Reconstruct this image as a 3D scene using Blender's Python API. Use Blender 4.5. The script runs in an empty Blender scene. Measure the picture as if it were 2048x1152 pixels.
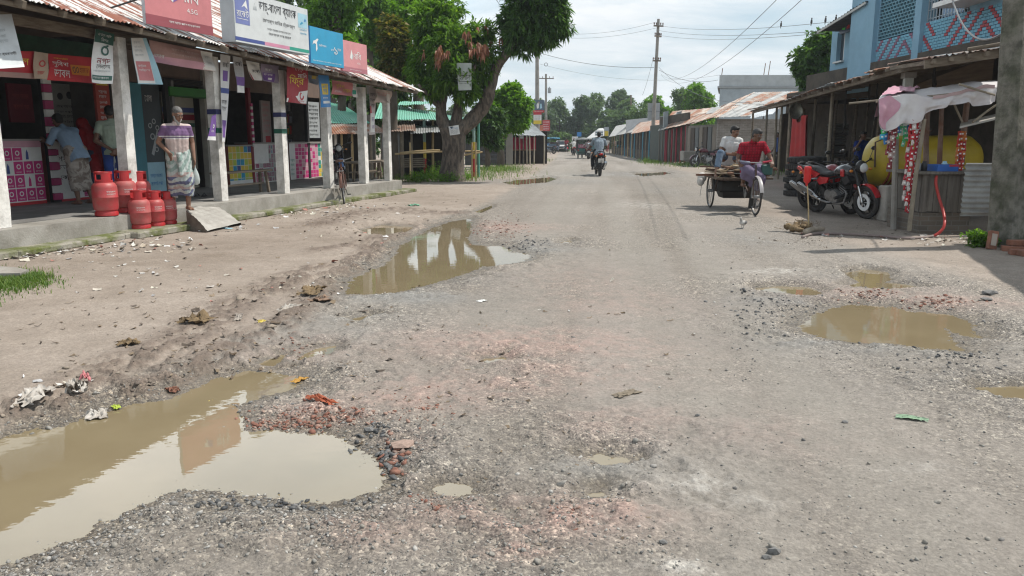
import bpy,bmesh,math,random
import numpy as np
from mathutils import Vector,Matrix,noise as mnoise
R=math.radians
rnd=random.Random(7)
sc=bpy.context.scene
COL=sc.collection
Z3=Vector((0,0,1))
PITCH,FPX,EYE=R(10.9),1577.0,1.5
SP,CP=math.sin(PITCH),math.cos(PITCH)
def ss(a,b,x):
 t=np.clip((x-a)/(b-a),0,1)
 return t*t*(3-2*t)
def gz(y):
 return float(-0.42*ss(32.0,76.0,y))
def ray(px,py):
 a,b=(px-1024)/FPX,(576-py)/FPX
 return Vector((a,CP+b*SP,-SP+b*CP))
def G(px,py,dz=0.0):
 d=ray(px,py);z=0.0;p=None
 for _ in range(40):
  t=(z+dz-EYE)/d.z
  p=Vector((0,0,EYE))+d*t
  z=0.5*z+0.5*gz(p.y)
 return p
def D(px,py,Y):
 d=ray(px,py)
 return Vector((0,0,EYE))+d*(Y/d.y)
class Frame:
 """A wall-aligned frame: u along, v to the back, z up."""
 def __init__(s,a,b,side):
  s.o=Vector((a.x,a.y,0));d=Vector((b.x-a.x,b.y-a.y,0));s.len=d.length
  s.u=d.normalized();s.v=Vector((-s.u.y,s.u.x,0))*side
  s.m=Matrix(((s.u.x,s.v.x,0,s.o.x),(s.u.y,s.v.y,0,s.o.y),(0,0,1,0),(0,0,0,1)))
 def P(s,u,v,z):return s.o+s.u*u+s.v*v+Z3*z
 def W(s,px,py,v):
  d=ray(px,py);e=Vector((0,0,EYE));o=s.o+s.v*v
  t=(o-e).dot(s.v)/d.dot(s.v)
  p=e+d*t
  return(p-s.o).dot(s.u),p.z
 def up(s,px,v,py=300):return s.W(px,py,v)[0]
MATS={}
def nt(m):
 m.use_nodes=True
 t=m.node_tree;b=t.nodes.get('Principled BSDF')
 return t,b
def N(t,kind,**kw):
 n=t.nodes.new(kind)
 for k,v in kw.items():
  if k.startswith('i_'):
   n.inputs[k[2:].replace('_',' ')].default_value=v
  else:setattr(n,k,v)
 return n
def c4(c):return(c[0],c[1],c[2],1)
def ramp(t,a,b,ca=(0,0,0),cb=(1,1,1)):
 r=N(t,'ShaderNodeValToRGB');e=r.color_ramp.elements
 e[0].position,e[1].position=a,b;e[0].color,e[1].color=c4(ca),c4(cb)
 return r
def mixc(t,fac,a,b,mode='MIX'):
 x=N(t,'ShaderNodeMix',data_type='RGBA',blend_type=mode)
 L=t.links
 for sock,val in((x.inputs[0],fac),(x.inputs[6],a),(x.inputs[7],b)):
  if hasattr(val,'is_output'):L.new(val,sock)
  elif isinstance(val,(int,float)):sock.default_value=val
  else:sock.default_value=c4(val)
 return x.outputs[2]
def pm(name,c1,c2=None,rough=.75,scale=3.,lo=.4,hi=.65,stretch=(1,1,1),bump=.0,bscale=40.,metal=0.,grime=.25,gcol=(.09,.075,.06),gscale=1.3,spec=.4,coat=0.):
 """general worn surface: two colours by noise, patchy dirt, fine bump"""
 if name in MATS:return MATS[name]
 m=bpy.data.materials.new(name);MATS[name]=m
 t,b=nt(m);L=t.links
 tc=N(t,'ShaderNodeTexCoord');mp=N(t,'ShaderNodeMapping');mp.inputs['Scale'].default_value=stretch
 L.new(tc.outputs['Object'],mp.inputs['Vector'])
 n1=N(t,'ShaderNodeTexNoise',i_Scale=scale,i_Detail=8.,i_Roughness=.65);L.new(mp.outputs[0],n1.inputs['Vector'])
 r1=ramp(t,lo,hi);L.new(n1.outputs['Fac'],r1.inputs['Fac'])
 c2=c2 or tuple(x*.72 for x in c1)
 col=mixc(t,r1.outputs['Color'],c1,c2)
 if grime>0:
  n2=N(t,'ShaderNodeTexNoise',i_Scale=gscale,i_Detail=10.,i_Roughness=.75);L.new(tc.outputs['Object'],n2.inputs['Vector'])
  r2=ramp(t,.45,.75,(0,0,0),(grime,grime,grime));L.new(n2.outputs['Fac'],r2.inputs['Fac'])
  col=mixc(t,r2.outputs['Color'],col,gcol)
 L.new(col,b.inputs['Base Color'])
 b.inputs['Roughness'].default_value=rough;b.inputs['Metallic'].default_value=metal
 b.inputs['Specular IOR Level'].default_value=spec
 b.inputs['Coat Weight'].default_value=coat
 if bump>0:
  n3=N(t,'ShaderNodeTexNoise',i_Scale=bscale,i_Detail=6.);L.new(tc.outputs['Object'],n3.inputs['Vector'])
  bp=N(t,'ShaderNodeBump',i_Strength=bump,i_Distance=.02);L.new(n3.outputs['Fac'],bp.inputs['Height']);L.new(bp.outputs[0],b.inputs['Normal'])
 return m
def leafmat(name,ca,cb,cc,trans=.35,rough=.5):
 if name in MATS:return MATS[name]
 m=bpy.data.materials.new(name);MATS[name]=m
 t,b=nt(m);L=t.links
 g=N(t,'ShaderNodeNewGeometry');r=N(t,'ShaderNodeValToRGB');e=r.color_ramp.elements
 e[0].position,e[1].position=0,1;e[0].color,e[1].color=c4(ca),c4(cc)
 k=e.new(.6);k.color=c4(cb)
 L.new(g.outputs['Random Per Island'],r.inputs['Fac'])
 L.new(r.outputs['Color'],b.inputs['Base Color']);b.inputs['Roughness'].default_value=rough
 b.inputs['Specular IOR Level'].default_value=.35
 tr=N(t,'ShaderNodeBsdfTranslucent');mx=N(t,'ShaderNodeMixShader',i_Fac=trans)
 tint=mixc(t,1.,r.outputs['Color'],(1.25,1.3,.55),'MULTIPLY')
 L.new(tint,tr.inputs['Color'])
 L.new(b.outputs[0],mx.inputs[1]);L.new(tr.outputs[0],mx.inputs[2])
 L.new(mx.outputs[0],t.nodes['Material Output'].inputs['Surface'])
 return m
def islandmat(name,cols,rough=.85,spec=.3):
 """colour picked per island (stones, rubble, litter)"""
 if name in MATS:return MATS[name]
 m=bpy.data.materials.new(name);MATS[name]=m
 t,b=nt(m);L=t.links
 g=N(t,'ShaderNodeNewGeometry');r=N(t,'ShaderNodeValToRGB');e=r.color_ramp.elements
 r.color_ramp.interpolation='CONSTANT'
 e[0].position=0;e[0].color=c4(cols[0]);e[1].position=1/len(cols);e[1].color=c4(cols[1])
 for i in range(2,len(cols)):
  k=e.new(i/len(cols));k.color=c4(cols[i])
 L.new(g.outputs['Random Per Island'],r.inputs['Fac'])
 tc=N(t,'ShaderNodeTexCoord');n=N(t,'ShaderNodeTexNoise',i_Scale=90.,i_Detail=3.);L.new(tc.outputs['Object'],n.inputs['Vector'])
 rr=ramp(t,.3,.8,(.7,.7,.7),(1.15,1.15,1.15));L.new(n.outputs['Fac'],rr.inputs['Fac'])
 L.new(mixc(t,1.,r.outputs['Color'],rr.outputs['Color'],'MULTIPLY'),b.inputs['Base Color'])
 b.inputs['Roughness'].default_value=rough;b.inputs['Specular IOR Level'].default_value=spec
 return m
def brickmat(name,c1,c2,mortar,w=.24,h=.075,rough=.9,off=.5):
 if name in MATS:return MATS[name]
 m=bpy.data.materials.new(name);MATS[name]=m
 t,b=nt(m);L=t.links
 tc=N(t,'ShaderNodeTexCoord');sx=N(t,'ShaderNodeSeparateXYZ');L.new(tc.outputs['Object'],sx.inputs[0])
 ad=N(t,'ShaderNodeMath',operation='ADD');L.new(sx.outputs[0],ad.inputs[0]);L.new(sx.outputs[1],ad.inputs[1])
 cb=N(t,'ShaderNodeCombineXYZ');L.new(ad.outputs[0],cb.inputs[0]);L.new(sx.outputs[2],cb.inputs[1])
 br=N(t,'ShaderNodeTexBrick',i_Scale=1.,i_Mortar_Size=.008,i_Brick_Width=w,i_Row_Height=h,i_Bias=.0)
 br.offset=off
 br.inputs['Color1'].default_value,br.inputs['Color2'].default_value,br.inputs['Mortar'].default_value=c4(c1),c4(c2),c4(mortar)
 L.new(cb.outputs[0],br.inputs['Vector'])
 n2=N(t,'ShaderNodeTexNoise',i_Scale=2.,i_Detail=8.);L.new(tc.outputs['Object'],n2.inputs['Vector'])
 r2=ramp(t,.4,.8,(0,0,0),(.5,.5,.5));L.new(n2.outputs['Fac'],r2.inputs['Fac'])
 L.new(mixc(t,r2.outputs['Color'],br.outputs['Color'],(.08,.07,.06)),b.inputs['Base Color'])
 bp=N(t,'ShaderNodeBump',i_Strength=.6,i_Distance=.01,invert=True);L.new(br.outputs['Fac'],bp.inputs['Height']);L.new(bp.outputs[0],b.inputs['Normal'])
 b.inputs['Roughness'].default_value=rough
 return m
def flat(name,c,rough=.6,metal=0.,spec=.4,grime=.15):
 return pm(name,c,tuple(x*.88 for x in c),rough=rough,metal=metal,spec=spec,grime=grime,scale=4)
class MB:
 def __init__(s,T=None):
  s.v,s.f,s.m,s.mats,s.T,s.ci=[],[],[],[],T,0
 def mat(s,m):
  if m not in s.mats:s.mats.append(m)
  s.ci=s.mats.index(m);return s
 def add(s,vs,fs):
  o=len(s.v)
  s.v+=[(s.T@Vector(p))if s.T else Vector(p)for p in vs]
  s.f+=[tuple(i+o for i in f)for f in fs];s.m+=[s.ci]*len(fs)
  return s
 def box(s,c,d,rot=None,bev=0.):
  x,y,z=d[0]/2,d[1]/2,d[2]/2
  if bev<=0:
   vs=[Vector((a*x,b*y,e*z))for e in(-1,1)for a,b in((-1,-1),(1,-1),(1,1),(-1,1))]
   fs=[(3,2,1,0),(4,5,6,7),(0,1,5,4),(1,2,6,5),(2,3,7,6),(3,0,4,7)]
  else:
   q=min(bev,x*.49,y*.49);z2=z-min(bev,z*.49)
   o=[(-x+q,-y),(x-q,-y),(x,-y+q),(x,y-q),(x-q,y),(-x+q,y),(-x,y-q),(-x,-y+q)]
   i=[(a*(1-q/x),b*(1-q/y))for a,b in o]
   vs,rings=[],[(i,-z),(o,-z2),(o,z2),(i,z)]
   for r_,zz in rings:vs+=[Vector((a,b,zz))for a,b in r_]
   fs=[tuple(range(7,-1,-1)),tuple(range(24,32))]
   for k in range(3):
    for j in range(8):
     fs.append((k*8+j,k*8+(j+1)%8,k*8+8+(j+1)%8,k*8+8+j))
  if rot is not None:
   M=Matrix.Rotation(rot,3,'Z')if isinstance(rot,(int,float))else rot
   vs=[M@p for p in vs]
  return s.add([p+Vector(c)for p in vs],fs)
 def beam(s,p,q,w,h,up=Z3):
  p,q=Vector(p),Vector(q);d=(q-p);l=d.length;d.normalize()
  sd=d.cross(up);sd=sd.normalized()if sd.length>1e-4 else Vector((1,0,0));u2=sd.cross(d)
  M=Matrix((d,sd,u2)).transposed()
  return s.box((p+q)/2,(l,w,h),M)
 def tube(s,pts,r,n=8,cap=True,closed=False,ell=1.0):
  pts=[Vector(p)for p in pts];k=len(pts)
  rs=r if isinstance(r,(list,tuple))else[r]*k
  vs,fs=[],[];prev=None
  for i,p in enumerate(pts):
   if closed:d=pts[(i+1)%k]-pts[i-1]
   else:d=pts[min(i+1,k-1)]-pts[max(i-1,0)]
   if d.length<1e-9:d=Vector((0,0,1))
   d.normalize()
   if prev is None:
    a=Vector((0,0,1))if abs(d.z)<.9 else Vector((1,0,0))
    prev=d.cross(a).normalized()
   else:
    prev=prev-d*prev.dot(d)
    prev=prev.normalized()if prev.length>1e-6 else d.orthogonal().normalized()
   e2=d.cross(prev)
   for j in range(n):
    t=2*math.pi*j/n
    vs.append(p+(prev*math.cos(t)+e2*math.sin(t)*ell)*rs[i])
  for i in range(k if closed else k-1):
   i2=(i+1)%k
   for j in range(n):
    fs.append((i*n+j,i*n+(j+1)%n,i2*n+(j+1)%n,i2*n+j))
  if cap and not closed:
   fs+=[tuple(range(n-1,-1,-1)),tuple((k-1)*n+j for j in range(n))]
  return s.add(vs,fs)
 def capsule(s,p,q,r1,r2=None,n=10):
  r2=r1 if r2 is None else r2
  p,q=Vector(p),Vector(q);d=q-p
  d=d.normalized()if d.length>1e-6 else Vector((0,0,1))
  pts,rs=[],[]
  for a in(85,60,30):pts.append(p-d*r1*math.sin(R(a)));rs.append(r1*math.cos(R(a)))
  pts.append(p);rs.append(r1);pts.append(q if(q-p).length>1e-5 else p+d*1e-4);rs.append(r2)
  for a in(30,60,85):pts.append(q+d*r2*math.sin(R(a)));rs.append(r2*math.cos(R(a)))
  return s.tube(pts,rs,n)
 def lathe(s,prof,n=20,c=(0,0,0),M=None,sx=1.,sy=1.):
  vs,fs=[],[];k=len(prof);c=Vector(c)
  for r_,z in prof:
   for j in range(n):
    t=2*math.pi*j/n;p=Vector((r_*math.cos(t)*sx,r_*math.sin(t)*sy,z))
    vs.append(c+(M@p if M else p))
  for i in range(k-1):
   for j in range(n):fs.append((i*n+j,i*n+(j+1)%n,i*n+n+(j+1)%n,i*n+n+j))
  if prof[0][0]>1e-4:fs.append(tuple(range(n-1,-1,-1)))
  if prof[-1][0]>1e-4:fs.append(tuple((k-1)*n+j for j in range(n)))
  return s.add(vs,fs)
 def ell(s,c,r,n=12,k=8,M=None):
  if isinstance(r,(int,float)):r=(r,r,r)
  vs,fs=[],[];c=Vector(c)
  for i in range(k+1):
   a=math.pi*(i/k)*.998+.003
   for j in range(n):
    t=2*math.pi*j/n
    p=Vector((r[0]*math.sin(a)*math.cos(t),r[1]*math.sin(a)*math.sin(t),-r[2]*math.cos(a)))
    vs.append(c+(M@p if M else p))
  for i in range(k):
   for j in range(n):fs.append((i*n+j,i*n+(j+1)%n,i*n+n+(j+1)%n,i*n+n+j))
  fs+=[tuple(range(n-1,-1,-1)),tuple(k*n+j for j in range(n))]
  return s.add(vs,fs)
 def poly(s,pts):return s.add(pts,[tuple(range(len(pts)))])
 def grid(s,fn,nu,nv):
  vs=[fn(i/nu,j/nv)for j in range(nv+1)for i in range(nu+1)]
  fs=[(j*(nu+1)+i,j*(nu+1)+i+1,(j+1)*(nu+1)+i+1,(j+1)*(nu+1)+i)for j in range(nv)for i in range(nu)]
  return s.add(vs,fs)
 def prism(s,pts,d):
  """closed outline extruded by vector d"""
  pts=[Vector(p)for p in pts];k=len(pts);d=Vector(d)
  vs=pts+[p+d for p in pts]
  fs=[tuple(range(k-1,-1,-1)),tuple(range(k,2*k))]+[(i,(i+1)%k,k+(i+1)%k,k+i)for i in range(k)]
  return s.add(vs,fs)
 def torus(s,c,R0,r_,M=None,n=28,k=8,sq=1.):
  c=Vector(c);vs,fs=[],[]
  for i in range(n):
   a=2*math.pi*i/n
   for j in range(k):
    b=2*math.pi*j/k
    p=Vector(((R0+r_*math.cos(b))*math.cos(a),r_*sq*math.sin(b),(R0+r_*math.cos(b))*math.sin(a)))
    vs.append(c+(M@p if M else p))
  for i in range(n):
   for j in range(k):fs.append((i*k+j,((i+1)%n)*k+j,((i+1)%n)*k+(j+1)%k,i*k+(j+1)%k))
  return s.add(vs,fs)
 def corr(s,a,b,c,d,pitch=.076,amp=.012,nv=3,jag=0.):
  """corrugated sheet: waves along a->b, runs a->d"""
  a,b,c,d=map(Vector,(a,b,c,d));L_=(b-a).length;nu=max(6,min(int(L_/pitch*4),900))
  nn=(b-a).cross(d-a).normalized()
  js=[rnd.uniform(-jag,jag)for _ in range(int(L_/.75)+3)]
  def fn(u,v):
   lo,hi=a.lerp(b,u),d.lerp(c,u)
   k=js[int(u*L_/.75)]
   p=lo.lerp(hi,v)+(lo-hi).normalized()*(k if v==0 else 0)
   return p+nn*(amp*math.sin(2*math.pi*u*L_/pitch)+abs(k)*.25+.01*math.sin(u*17+v*5))
  return s.grid(fn,nu,nv)
 def text(s,body,o,ux,uz,w,h=None,thick=0):
  body=bn_order(body)
  """lettering lying in the plane (ux, uz) from its lower left corner o"""
  k=(body,)
  if k not in TXT:
   c=bpy.data.curves.new('lettering','FONT');c.body=body;c.resolution_u=2
   ob=bpy.data.objects.new('lettering',c);COL.objects.link(ob)
   me=ob.to_mesh();TXT[k]=([v.co.copy()for v in me.vertices],[tuple(p.vertices)for p in me.polygons])
   ob.to_mesh_clear();bpy.data.objects.remove(ob);bpy.data.curves.remove(c)
  vs,fs=TXT[k]
  if not vs:return s
  x0,x1=min(p.x for p in vs),max(p.x for p in vs);y0,y1=min(p.y for p in vs),max(p.y for p in vs)
  kx=w/(x1-x0);ky=h/(y1-y0)if h else kx
  o,ux,uz=Vector(o),Vector(ux),Vector(uz)
  return s.add([o+ux*((p.x-x0)*kx)+uz*((p.y-y0)*ky)for p in vs],fs)
 def build(s,name,parent=None,smooth=False,mats=None,world=True,kind=None):
  mats=mats or s.mats
  me=bpy.data.meshes.new(name)
  vs=s.v
  if parent is not None and world:
   inv=WM[parent.name].inverted();vs=[inv@p for p in vs]
  me.from_pydata([tuple(p)for p in vs],[],s.f)
  for m in mats:me.materials.append(m)
  if s.mats and len(s.mats)>1:me.polygons.foreach_set('material_index',s.m)
  if smooth:
   me.polygons.foreach_set('use_smooth',[True]*len(me.polygons))
   if smooth!='all':me.set_sharp_from_angle(angle=R(40))
  me.update()
  o=bpy.data.objects.new(name,me);COL.objects.link(o)
  if parent is not None:
   o.parent=parent;WM[o.name]=WM[parent.name]
  else:WM[o.name]=Matrix.Identity(4)
  if kind:o['kind']=kind
  return o
def bn_order(t):
 """put the vowel signs that stand before their consonant in front of it"""
 out=[]
 for ch in t:
  if ch in 'িেৈোৌ':
   i=len(out)-1
   while i>=2 and out[i-1]=='্':i-=2
   i=max(i,0)
   if ch in 'োৌ':out.insert(i,'ে');out.append('া' if ch=='ো' else 'ৗ')
   else:out.insert(i,ch)
  else:out.append(ch)
 return ''.join(out)
TXT,WM={},{}
def tag(o,label,cat,group=None,kind=None):
 o['label']=label;o['category']=cat
 if group:o['group']=group
 if kind:o['kind']=kind
 return o
def thing(name,label,cat,loc=(0,0,0),rz=0.,group=None,M=None,scale=1.):
 o=bpy.data.objects.new(name,None);COL.objects.link(o);o.empty_display_size=.2
 m=M if M is not None else Matrix.Translation(Vector(loc))@Matrix.Rotation(rz,4,'Z')@Matrix.Scale(scale,4)
 o.matrix_world=m;WM[o.name]=m.copy()
 return tag(o,label,cat,group)
def kids(o):return[c for c in bpy.data.objects if c.parent==o]
def dup(root,M,label,group=None):
 def cp(o,par):
  c=o.copy();COL.objects.link(c);c.parent=par
  for ch in KID.get(o.name,[]):cp(ch,c)
  return c
 if root.name not in DUPED:
  DUPED.add(root.name)
  for o in[root]+list(root.children_recursive):KID[o.name]=list(o.children)
 r=cp(root,None);r.matrix_world=M;r['label']=label
 if group:r['group']=group
 WM[r.name]=M.copy()
 return r
KID,DUPED={},set()
def TR(loc,rz=0.,s=1.):return Matrix.Translation(Vector(loc))@Matrix.Rotation(rz,4,'Z')@Matrix.Scale(s,4)
def mesh_np(name,verts,faces4,mat,parent=None,smooth=False,kind=None,cols=None):
 """verts (n,3), faces (m,4) or (m,3) arrays"""
 me=bpy.data.meshes.new(name);nvt=len(verts);nf,k=faces4.shape
 if parent is not None:
  inv=np.array(WM[parent.name].inverted());verts=verts@inv[:3,:3].T+inv[:3,3]
 me.vertices.add(nvt);me.vertices.foreach_set('co',np.ascontiguousarray(verts,np.float32).ravel())
 me.loops.add(nf*k);me.loops.foreach_set('vertex_index',np.ascontiguousarray(faces4,np.int32).ravel())
 me.polygons.add(nf);me.polygons.foreach_set('loop_start',np.arange(0,nf*k,k,dtype=np.int32))
 me.polygons.foreach_set('loop_total',np.full(nf,k,np.int32))
 if smooth:me.polygons.foreach_set('use_smooth',np.ones(nf,bool))
 me.update(calc_edges=True)
 for mm in(mat if isinstance(mat,list)else[mat]):me.materials.append(mm)
 if cols is not None:
  for cname,arr in cols.items():
   at=me.color_attributes.new(cname,'FLOAT_COLOR','POINT')
   a=np.ones((nvt,4),np.float32);a[:,:arr.shape[1]]=arr
   at.data.foreach_set('color',a.ravel())
 o=bpy.data.objects.new(name,me);COL.objects.link(o)
 if parent is not None:o.parent=parent;WM[o.name]=WM[parent.name]
 else:WM[o.name]=Matrix.Identity(4)
 if kind:o['kind']=kind
 return o
def _h(ix,iy,seed):
 n=(ix.astype(np.int64)*374761393+iy.astype(np.int64)*668265263+seed*974634777)&0xffffffff
 n=((n^(n>>13))*1274126177)&0xffffffff
 return((n^(n>>16))&0xffff)/65535.0
def vnoise(x,y,seed=0):
 ix,iy=np.floor(x),np.floor(y);fx,fy=x-ix,y-iy
 fx,fy=fx*fx*(3-2*fx),fy*fy*(3-2*fy)
 a,b=_h(ix,iy,seed),_h(ix+1,iy,seed);c,d=_h(ix,iy+1,seed),_h(ix+1,iy+1,seed)
 return(a+(b-a)*fx)*(1-fy)+(c+(d-c)*fx)*fy
def fbm(x,y,f,o=4,seed=0,g=.5):
 s,a,t=0,1.,0
 for i in range(o):
  s=s+a*vnoise(x*f,y*f,seed+i*17);t+=a;a*=g;f*=2.03
 return s/t*2-1
def px_poly(pts):return np.array([[p.x,p.y]for p in(G(*q)for q in pts)])
def seg_d(x,y,poly,closed):
 d=np.full(x.shape,1e9);k=len(poly)
 for i in range(k if closed else k-1):
  a,b=poly[i],poly[(i+1)%k];e=b-a;l2=max(e@e,1e-9)
  t=np.clip(((x-a[0])*e[0]+(y-a[1])*e[1])/l2,0,1)
  d=np.minimum(d,np.hypot(x-a[0]-t*e[0],y-a[1]-t*e[1]))
 return d
def inside(x,y,poly):
 c=np.zeros(x.shape,bool);k=len(poly)
 for i in range(k):
  a,b=poly[i],poly[(i+1)%k]
  if a[1]==b[1]:continue
  c^=((a[1]>y)!=(b[1]>y))&(x<(b[0]-a[0])*(y-a[1])/(b[1]-a[1])+a[0])
 return c
def sd(x,y,poly,m=2.0):
 out=np.full(x.shape,9.0)
 sel=(x>poly[:,0].min()-m)&(x<poly[:,0].max()+m)&(y>poly[:,1].min()-m)&(y<poly[:,1].max()+m)
 if sel.any():
  xs,ys=x[sel],y[sel];d=seg_d(xs,ys,poly,True);d[inside(xs,ys,poly)]*=-1;out[sel]=d
 return out
def left_of(x,y,line):
 """signed distance to an open line that runs away from the camera; + to its left"""
 xi=np.interp(y,line[:,1],line[:,0])
 return xi-x
PUDDLES=[px_poly(p)for p in([(-260,985),(-120,900),(0,868),(60,852),(130,842),(190,818),(250,804),(310,795),(390,768),(430,748),(480,736),(545,734),(588,742),(602,756),(575,770),(520,784),(472,802),(476,832),(492,850),(560,853),(650,858),(700,872),(738,892),(758,922),(764,948),(750,970),(700,982),(650,992),(600,996),(540,986),(480,977),(420,973),(370,970),(320,986),(250,1012),(220,1032),(170,1060),(100,1086),(50,1106),(0,1126),(-150,1180),(-400,1200),(-420,1050)],[(688,580),(700,560),(722,545),(770,525),(790,505),(800,490),(832,470),(862,454),(905,440),(942,434),(943,455),(934,474),(944,486),(975,488),(1010,489),(1024,500),(1062,504),(1050,517),(1010,525),(960,530),(940,541),(890,555),(840,568),(790,579),(740,583),(700,584)],[(722,457),(762,447),(828,451),(806,465),(760,471),(730,466)],[(950,421),(985,408),(982,415),(955,426)],[(1604,646),(1615,629),(1660,610),(1720,603),(1790,609),(1830,618),(1890,622),(1930,635),(1952,655),(1946,669),(1905,657),(1890,650),(1912,680),(1927,694),(1850,690),(1780,681),(1700,676),(1640,666),(1610,656)],[(1508,572),(1560,567),(1620,569),(1642,580),(1615,590),(1570,586),(1530,582)],[(1692,541),(1730,534),(1775,540),(1780,555),(1768,561),(1802,562),(1862,572),(1800,576),(1740,574),(1690,569),(1716,560)],[(1950,768),(2000,764),(2080,767),(2120,790),(2080,797),(2010,788)],[(1172,906),(1200,896),(1222,903),(1250,904),(1268,912),(1235,918),(1205,922)],[(868,966),(900,954),(938,960),(945,974),(910,986),(880,981)],[(585,713),(630,690),(672,684),(660,700),(600,714)],[(515,722),(560,702),(578,703),(545,726)],[(958,712),(1010,705),(1018,714),(975,720)],[(700,631),(744,624),(756,629),(712,637)],[(1116,482),(1140,477),(1146,481),(1122,486)],[(1000,364),(1040,357),(1100,352),(1116,356),(1085,366),(1030,369)],[(1258,346),(1330,342),(1346,347),(1290,352)],[(1170,978),(1205,972),(1222,979),(1190,985)],)]
WLEV=[float(gz(p[:,1].mean()))-.028 for p in PUDDLES]
ROAD_L=px_poly([(-500,1060),(0,862),(240,775),(430,712),(560,655),(650,600),(720,530),(810,465),(930,425),(990,398),(1060,362),(1098,330),(1120,304)])
ROAD_R=px_poly([(2700,760),(2048,590),(1800,520),(1640,478),(1520,425),(1450,380),(1380,350),(1290,322),(1215,304)])
MUD=[(px_poly(p),w)for p,w in(([(0,825),(150,805),(330,770),(430,720),(540,665),(640,600),(700,540),(770,480)],.36),([(640,450),(690,432),(740,422),(800,418),(860,428),(910,428)],.6),([(640,500),(720,490),(790,470)],.4),([(200,760),(330,700),(430,640),(520,590),(640,540)],.5))]
BRICK=[(G(px,py),rx,ry,k)for px,py,rx,ry,k in((1060,690,.95,.5,.75),(960,770,.7,.3,.6),(1130,745,.7,.4,.45),(1125,1035,.42,.17,.9),(1030,1105,.13,.06,.9),(1260,850,.35,.28,.5),(880,1010,.22,.18,.6),(990,455,.9,.7,.75),(640,830,.35,.18,.85),(830,800,.5,.22,.8),(1740,590,.7,.5,.5),(1900,606,.6,.3,.8),(800,890,.15,.14,.9),(620,700,.5,.4,.35),(1230,600,.8,.8,.35),(420,820,.3,.2,.3),(760,1060,.3,.15,.5),(1500,870,.5,.3,.25),(1150,560,.8,.9,.25))]
WHITE=[(G(px,py),rx,ry,k)for px,py,rx,ry,k in((1405,985,.16,.12,.9),(1350,1140,.12,.05,.9),(1550,545,.4,.25,.8),(1285,410,.5,.9,.6),(1470,1010,.2,.08,.5),(1830,935,.18,.06,.35),(1070,352,1.6,1.2,.4),(1410,425,1.,.8,.25))]  # chalky patches, with one puddle's white reflection painted in among them
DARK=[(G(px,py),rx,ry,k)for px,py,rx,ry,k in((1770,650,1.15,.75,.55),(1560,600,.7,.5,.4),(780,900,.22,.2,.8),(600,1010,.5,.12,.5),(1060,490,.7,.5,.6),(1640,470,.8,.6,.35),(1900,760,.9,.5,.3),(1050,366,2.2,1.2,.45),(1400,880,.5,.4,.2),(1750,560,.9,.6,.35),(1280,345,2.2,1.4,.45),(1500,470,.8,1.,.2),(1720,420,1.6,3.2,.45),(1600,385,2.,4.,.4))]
BROWN=[(G(px,py),rx,ry,k)for px,py,rx,ry,k in((450,1100,.7,.22,.9),(850,1040,.6,.25,.8),(1000,880,.6,.35,.5),(1180,1110,.5,.15,.6),(620,1020,.5,.2,.5),(1000,560,1.,1.,.35),(800,720,.6,.4,.5),(1850,760,.9,.4,.3),(1640,1000,.35,.2,.3))]
SLICK_SHEEN=[(G(px,py),rx,ry,k)for px,py,rx,ry,k in((800,598,.75,.4,.9),(700,650,.4,.5,.8),(900,560,.8,.5,.6),(640,680,.5,.3,.5),(1060,500,.6,.4,.9),(1240,350,2.5,2.,.8),(1060,362,2.5,1.4,.8),(1580,605,.6,.3,.7),(1660,690,.7,.2,.8),(1800,705,.8,.2,.6),(1500,480,.6,1.2,.5),(1220,940,.3,.15,.6),(1330,380,.6,3.,.5))]  # wet smooth ground; its grey sky sheen is also mixed into the colour
TRACK=[(px_poly(p),w)for p,w in(([(1560,1300),(1480,1000),(1400,800),(1330,640),(1270,500),(1230,420),(1200,340)],.30),([(1010,700),(1060,560),(1090,470),(1120,400),(1150,330)],.45),([(2000,1300),(1800,1010),(1620,800),(1480,620),(1380,480)],.28))]
def blob(x,y,L,sx=1.):
 m=np.zeros(x.shape)
 for c,rx,ry,k in L:
  q=((x-c.x)/rx)**2+((y-c.y)/ry)**2
  m=np.maximum(m,k*np.exp(-q*.9))
 return m
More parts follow.
